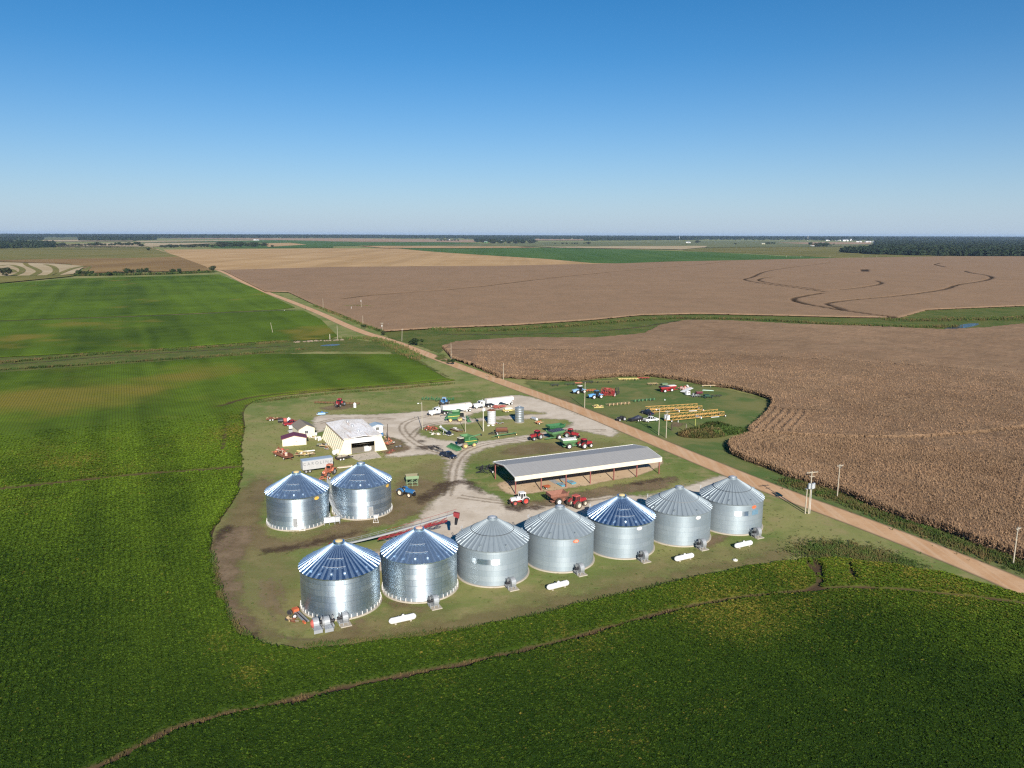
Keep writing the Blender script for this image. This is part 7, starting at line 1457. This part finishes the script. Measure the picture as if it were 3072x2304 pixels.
t_ = spot(toolbar('faded pink and white folded planter behind the white ramp', 5., 3., paint('faded_pink_paint', (.55,.22,.2), .6), 12, unit='row', ucol=paint('pale_pink_paint', (.62,.42,.38), .6), wheels=2, tongue=1.), 'e', 760, 285, 120); scrap(t_, 12, (1.4,2.), [LTARP, FADED], z=.8, seed=66)
t_ = thing('white_ramp', 'long sloping white deck trailer in the lot', 'trailer', None); put(t_, 'e', (660,375), (960,300)); b = MB(); b.loft([[(-3.4,-1.,.45),(3.4,-1.,1.2),(3.4,1.,1.2),(-3.4,1.,.45)], [(-3.4,-1.,.62),(3.4,-1.,1.4),(3.4,1.,1.4),(-3.4,1.,.62)]]); b.build('deck', WHITE, t_)
for s_ in (-1,1): wheel(t_, .6, s_*1.1, .42, .42, .25)
MB().beam((3.3,0,1.1), (4.4,0,.6), .14).build('tongue', STEEL, t_)
t_ = spot(thing('equipment_cab', 'white machine cab standing right of the sloping white deck', 'cab', None), 'e', 830, 410, 20); MB().frustum(-.9,.9,-.7,.7,.3,-.8,.8,-.6,.6,1.7).build('shell', WHITE, t_); MB().box((.2,-.69,1.1), (.7,.06,.5)).build('window', GLASS, t_); MB().box((0,0,.2), (1.8,1.3,.2)).build('base_frame', DARK, t_)
t_ = spot(toolbar('grey black tillage frame right of the white machine cab', 4., 2., STEEL, 8, unit='disc', tongue=1., wheels=2), 'e', 1000, 445, 100); scrap(t_, 8, (.8,1.5), [DARK, STEEL], z=.6, seed=71)
t_ = spot(thing('seed_box', 'dark red brown seed box behind the grey tillage frame', 'seed box', None), 'e', 1085, 395, 12); MB().prismx([(-.5,.5),(.5,.5),(.7,1.2),(-.7,1.2)], -1.4, 1.4).build('box_body', MAROON, t_); MB().bb((-1.45,-.74,1.2), (1.45,.74,1.28)).build('lid', BROWN, t_); MB().beam((-1.2,0,0), (-1.2,0,.6), .15).beam((1.2,0,0), (1.2,0,.6), .15).build('leg', DARK, t_)
t_ = spot(toolbar('dark green offset disc with one white wheel in the lot', 5., 2.2, paint('dark_green_paint', (.012,.06,.035), .5), 9, unit='disc', tongue=1.5, wheels=2), 'e', 1260, 465, 100); MB().box((0,.2,1.05), (1.6,2.2,.5)).build('ballast_box', paint('dark_green_paint', (.012,.06,.035), .5), t_)
t_ = spot(toolbar('dark flat drag frame at the right end of the lot machines', 4., 1.6, DARK, 5, tongue=1., wheels=0), 'e', 1470, 450, 100)
t_ = thing('irrigation_pipe', 'long tan pipe on low supports along the corn edge', 'pipe', None); L_ = put(t_, 'e', (1150,230), (1870,225)); MB().cyl((-L_/2,0,.75), (L_/2,0,.75), .14, n=10).build('pipe', paint('tan_pipe', (.6,.45,.28), .6), t_)
for i in range(5): x_ = -L_/2+.3+i*(L_-.6)/4; MB().beam((x_,-.35,0), (x_,0,.72), .08).beam((x_,.35,0), (x_,0,.72), .08).build('support', STEEL, t_)
vtank('small white tank at the right end of the tan pipe', 'e', 1865, 268, .4, 1.1)
t_ = spot(thing('gate_pipes', 'pale green aluminium pipes lying on the grass by the corn', 'pipes', None), 'e', 1285, 308, -14)
for i in range(5): MB().cyl((-2.4+.1*i,-.5+.25*i,.12), (2.4-.2*i,-.5+.22*i,.12), .1, n=8).build('pipe', paint('pale_green_pipe', (.45,.62,.52), .4), t_)
def land_plane(label, k, a, b_, box_end):
    t_ = thing('land_plane', label, 'land plane', 'yellow land planes'); L_ = put(t_, k, a, b_); h = L_/2; t_.location.y += .4
    for s_, nm_ in ((-.4,'truss'),(3.4,'truss')):
        b = MB(); b.beam((-h,s_,.65), (h,s_,.65), .16).beam((-h+.3,s_,2.0), (h-.5,s_,2.0), .13); n = int(L_/1.9)
        for i in range(n): xa, xb = -h+.3+(L_-.8)*i/n, -h+.3+(L_-.8)*(i+1)/n; b.beam((xa,s_,.65), (xb,s_,2.0), .07).beam((xb,s_,.65), (xb,s_,2.0), .07)
        b.build(nm_, YELLOW, t_)
    b = MB(); n = int(L_/4.5)
    for i in range(n+1): x_ = -h+.2+(L_-.4)*i/n; b.beam((x_,-.4,.7), (x_,3.4,.7), .1)
    b.build('cross_member', YELLOW, t_); b = MB(); b.beam((-h,-.4,.65), (-h-1.6,1.1,.5), .16).beam((-h,2.6,.65), (-h-1.6,1.1,.5), .16); b.build('tongue', YELLOW, t_)
    b = MB(); b.box((h*.1,1.1,.5), (.25,3.6,.7)); b.build('blade', WHITE, t_)
    for x_ in (-h+.2, h-.1):
        for y_ in (-.7, 2.9): wheel(t_, x_, y_, .42, .42, .28, WHITE)
    if box_end: MB().bb((-h-1.3,.2,.7), (-h+.0,1.9,2.3)).build('control_box', WHITE, t_)
    MB().cyl((h*.45,-.75,.35), (h*.75,-.75,.3), .12, n=8).build('drain_pipe', WHITE, t_)
    return t_
land_plane('long yellow land plane truss nearer to the road, with white box at its left end', 'i', (1110,385), (2060,290), True)
land_plane('long yellow land plane truss behind the nearer one, left of it', 'i', (730,245), (1680,190), False)
t_ = pickup('white pickup truck facing right left of the two poles in the lot', WHITE); seat(t_, 'i', (725,392), (875,375), -1.85, 1.75, .9)
t_ = pickup('dark blue pickup truck half hidden behind the white one', NAVY); put(t_, 'i', (800,285), (620,225))
t_ = trailer('black tandem flat trailer left of the white pickup truck', 5.2, 2., DARK, DARK, 2, .5); put(t_, 'i', (600,355), (420,380)); s2 = thing('tarp_bundle', 'black tarp bundle lying on the black tandem trailer in the lot', 'bundle', None, (t_.location.x, t_.location.y, .7), t_.rotation_euler.z); MB().loft([[(-2.2,-.9,0),(2.,-.9,0),(2.,.9,0),(-2.2,.9,0)], [(-1.9,-.8,.9),(1.,-.7,.6),(1.,.7,.6),(-1.9,.8,.9)], [(-1.2,-.4,1.3),(.4,-.4,.9),(.4,.4,.9),(-1.2,.4,1.3)]]).build('cover', TARP, s2); MB().beam((-.4,-.9,.6), (-.4,.9,.6), .06, .7).build('strap', STEEL, s2)
t_ = tractor('small black tractor at the roadside end of the black trailer', DARK, SILVER, DARK, has_cab=False); t_.scale = (.75,)*3; put(t_, 'i', (310,350), (180,372))
vtank('tiny white drum on the grass below the tan harrow row', 'e', 328, 525, .2, .5)
vtank('white lid of a culvert riser on the grass before the right end gas tank', 'G', 1210, 1128, .5, .25, LTARP, name='riser_lid', cat='lid')
hroll('pale grey culvert piece lying in the brush mound', 'e', 1570, 1075, .35, 1.2, LTARP, -40, 'culvert_pipe', 'pipe')
# ---------------------------------------------------------------- daylight, air and exposure
SUN_EL, SUN_AZ = R(25.5), R(169.)      # azimuth clockwise from +Y: low sun behind and right of the viewer
sv = Vector((math.cos(SUN_EL)*math.sin(SUN_AZ), math.cos(SUN_EL)*math.cos(SUN_AZ), math.sin(SUN_EL)))
ld = bpy.data.lights.new('sun', 'SUN'); ld.energy = 4.6; ld.angle = R(.53); ld.color = (1., .93, .82)
lo = bpy.data.objects.new('sun', ld); COL.objects.link(lo); lo.rotation_euler = (-sv).to_track_quat('-Z', 'Y').to_euler()
w_ = bpy.data.worlds.new('World'); sc.world = w_; w_.use_nodes = True; nt = w_.node_tree; bg = nt.nodes['Background']
sky = nt.nodes.new('ShaderNodeTexSky'); sky.sky_type = 'NISHITA'; sky.sun_disc = False; sky.sun_elevation = SUN_EL; sky.sun_rotation = SUN_AZ; sky.altitude = 65; sky.air_density = .8; sky.dust_density = 0.; sky.ozone_density = 5.
hs = nt.nodes.new('ShaderNodeHueSaturation'); hs.inputs['Hue'].default_value = .496; hs.inputs['Saturation'].default_value = 1.36; nt.links.new(sky.outputs[0], hs.inputs['Color'])
# pale summer haze low over the horizon, thinning with elevation
tc = nt.nodes.new('ShaderNodeTexCoord'); sx = nt.nodes.new('ShaderNodeSeparateXYZ'); nt.links.new(tc.outputs['Generated'], sx.inputs[0])
def wm(op, a, b): 
    x = nt.nodes.new('ShaderNodeMath'); x.operation = op
    for s_, v in zip(x.inputs, (a, b)):
        if isinstance(v, bpy.types.NodeSocket): nt.links.new(v, s_)
        else: s_.default_value = v
    return x.outputs[0]
fz_ = wm('POWER', 2.71828, wm('MULTIPLY', wm('MAXIMUM', sx.outputs[2], 0.), -8.5)); mxn = nt.nodes.new('ShaderNodeMix'); mxn.data_type = 'RGBA'; nt.links.new(fz_, mxn.inputs[0]); nt.links.new(hs.outputs[0], mxn.inputs[6])
SKYS = .058; mxn.inputs[7].default_value = (.27/SKYS, .336/SKYS, .41/SKYS, 1)
nt.links.new(mxn.outputs[2], bg.inputs[0]); bg.inputs[1].default_value = SKYS
hz_ = MB(); hz_.bb((-30500,-400,-1.), (30500,40500,95.)); ho = hz_.build('haze', bpy.data.materials.new('haze_air')); tag(ho, kind='stuff'); ho.display_type = 'WIRE'
hm = ho.data.materials[0]; hm.use_nodes = True; hn = hm.node_tree; hn.nodes.clear(); pv = hn.nodes.new('ShaderNodeVolumePrincipled'); pv.inputs['Color'].default_value = (.5,.7,1.,1); pv.inputs['Density'].default_value = 2.4e-5; pv.inputs['Anisotropy'].default_value = 0.
hn.links.new(pv.outputs[0], hn.nodes.new('ShaderNodeOutputMaterial').inputs['Volume'])
sc.view_settings.view_transform = 'Standard'; sc.view_settings.look = 'None'; sc.view_settings.exposure = .75; sc.view_settings.gamma = 1; sc.view_settings.use_curve_mapping = False
sc.cycles.use_denoising = False; sc.cycles.filter_width = 1.3; sc.cycles.adaptive_threshold = .005; sc.cycles.sample_clamp_indirect = 4.; sc.cycles.caustics_reflective = False; sc.cycles.caustics_refractive = False; sc.cycles.blur_glossy = .6; sc.cycles.max_bounces = 6; sc.cycles.transparent_max_bounces = 16; sc.cycles.volume_bounces = 0
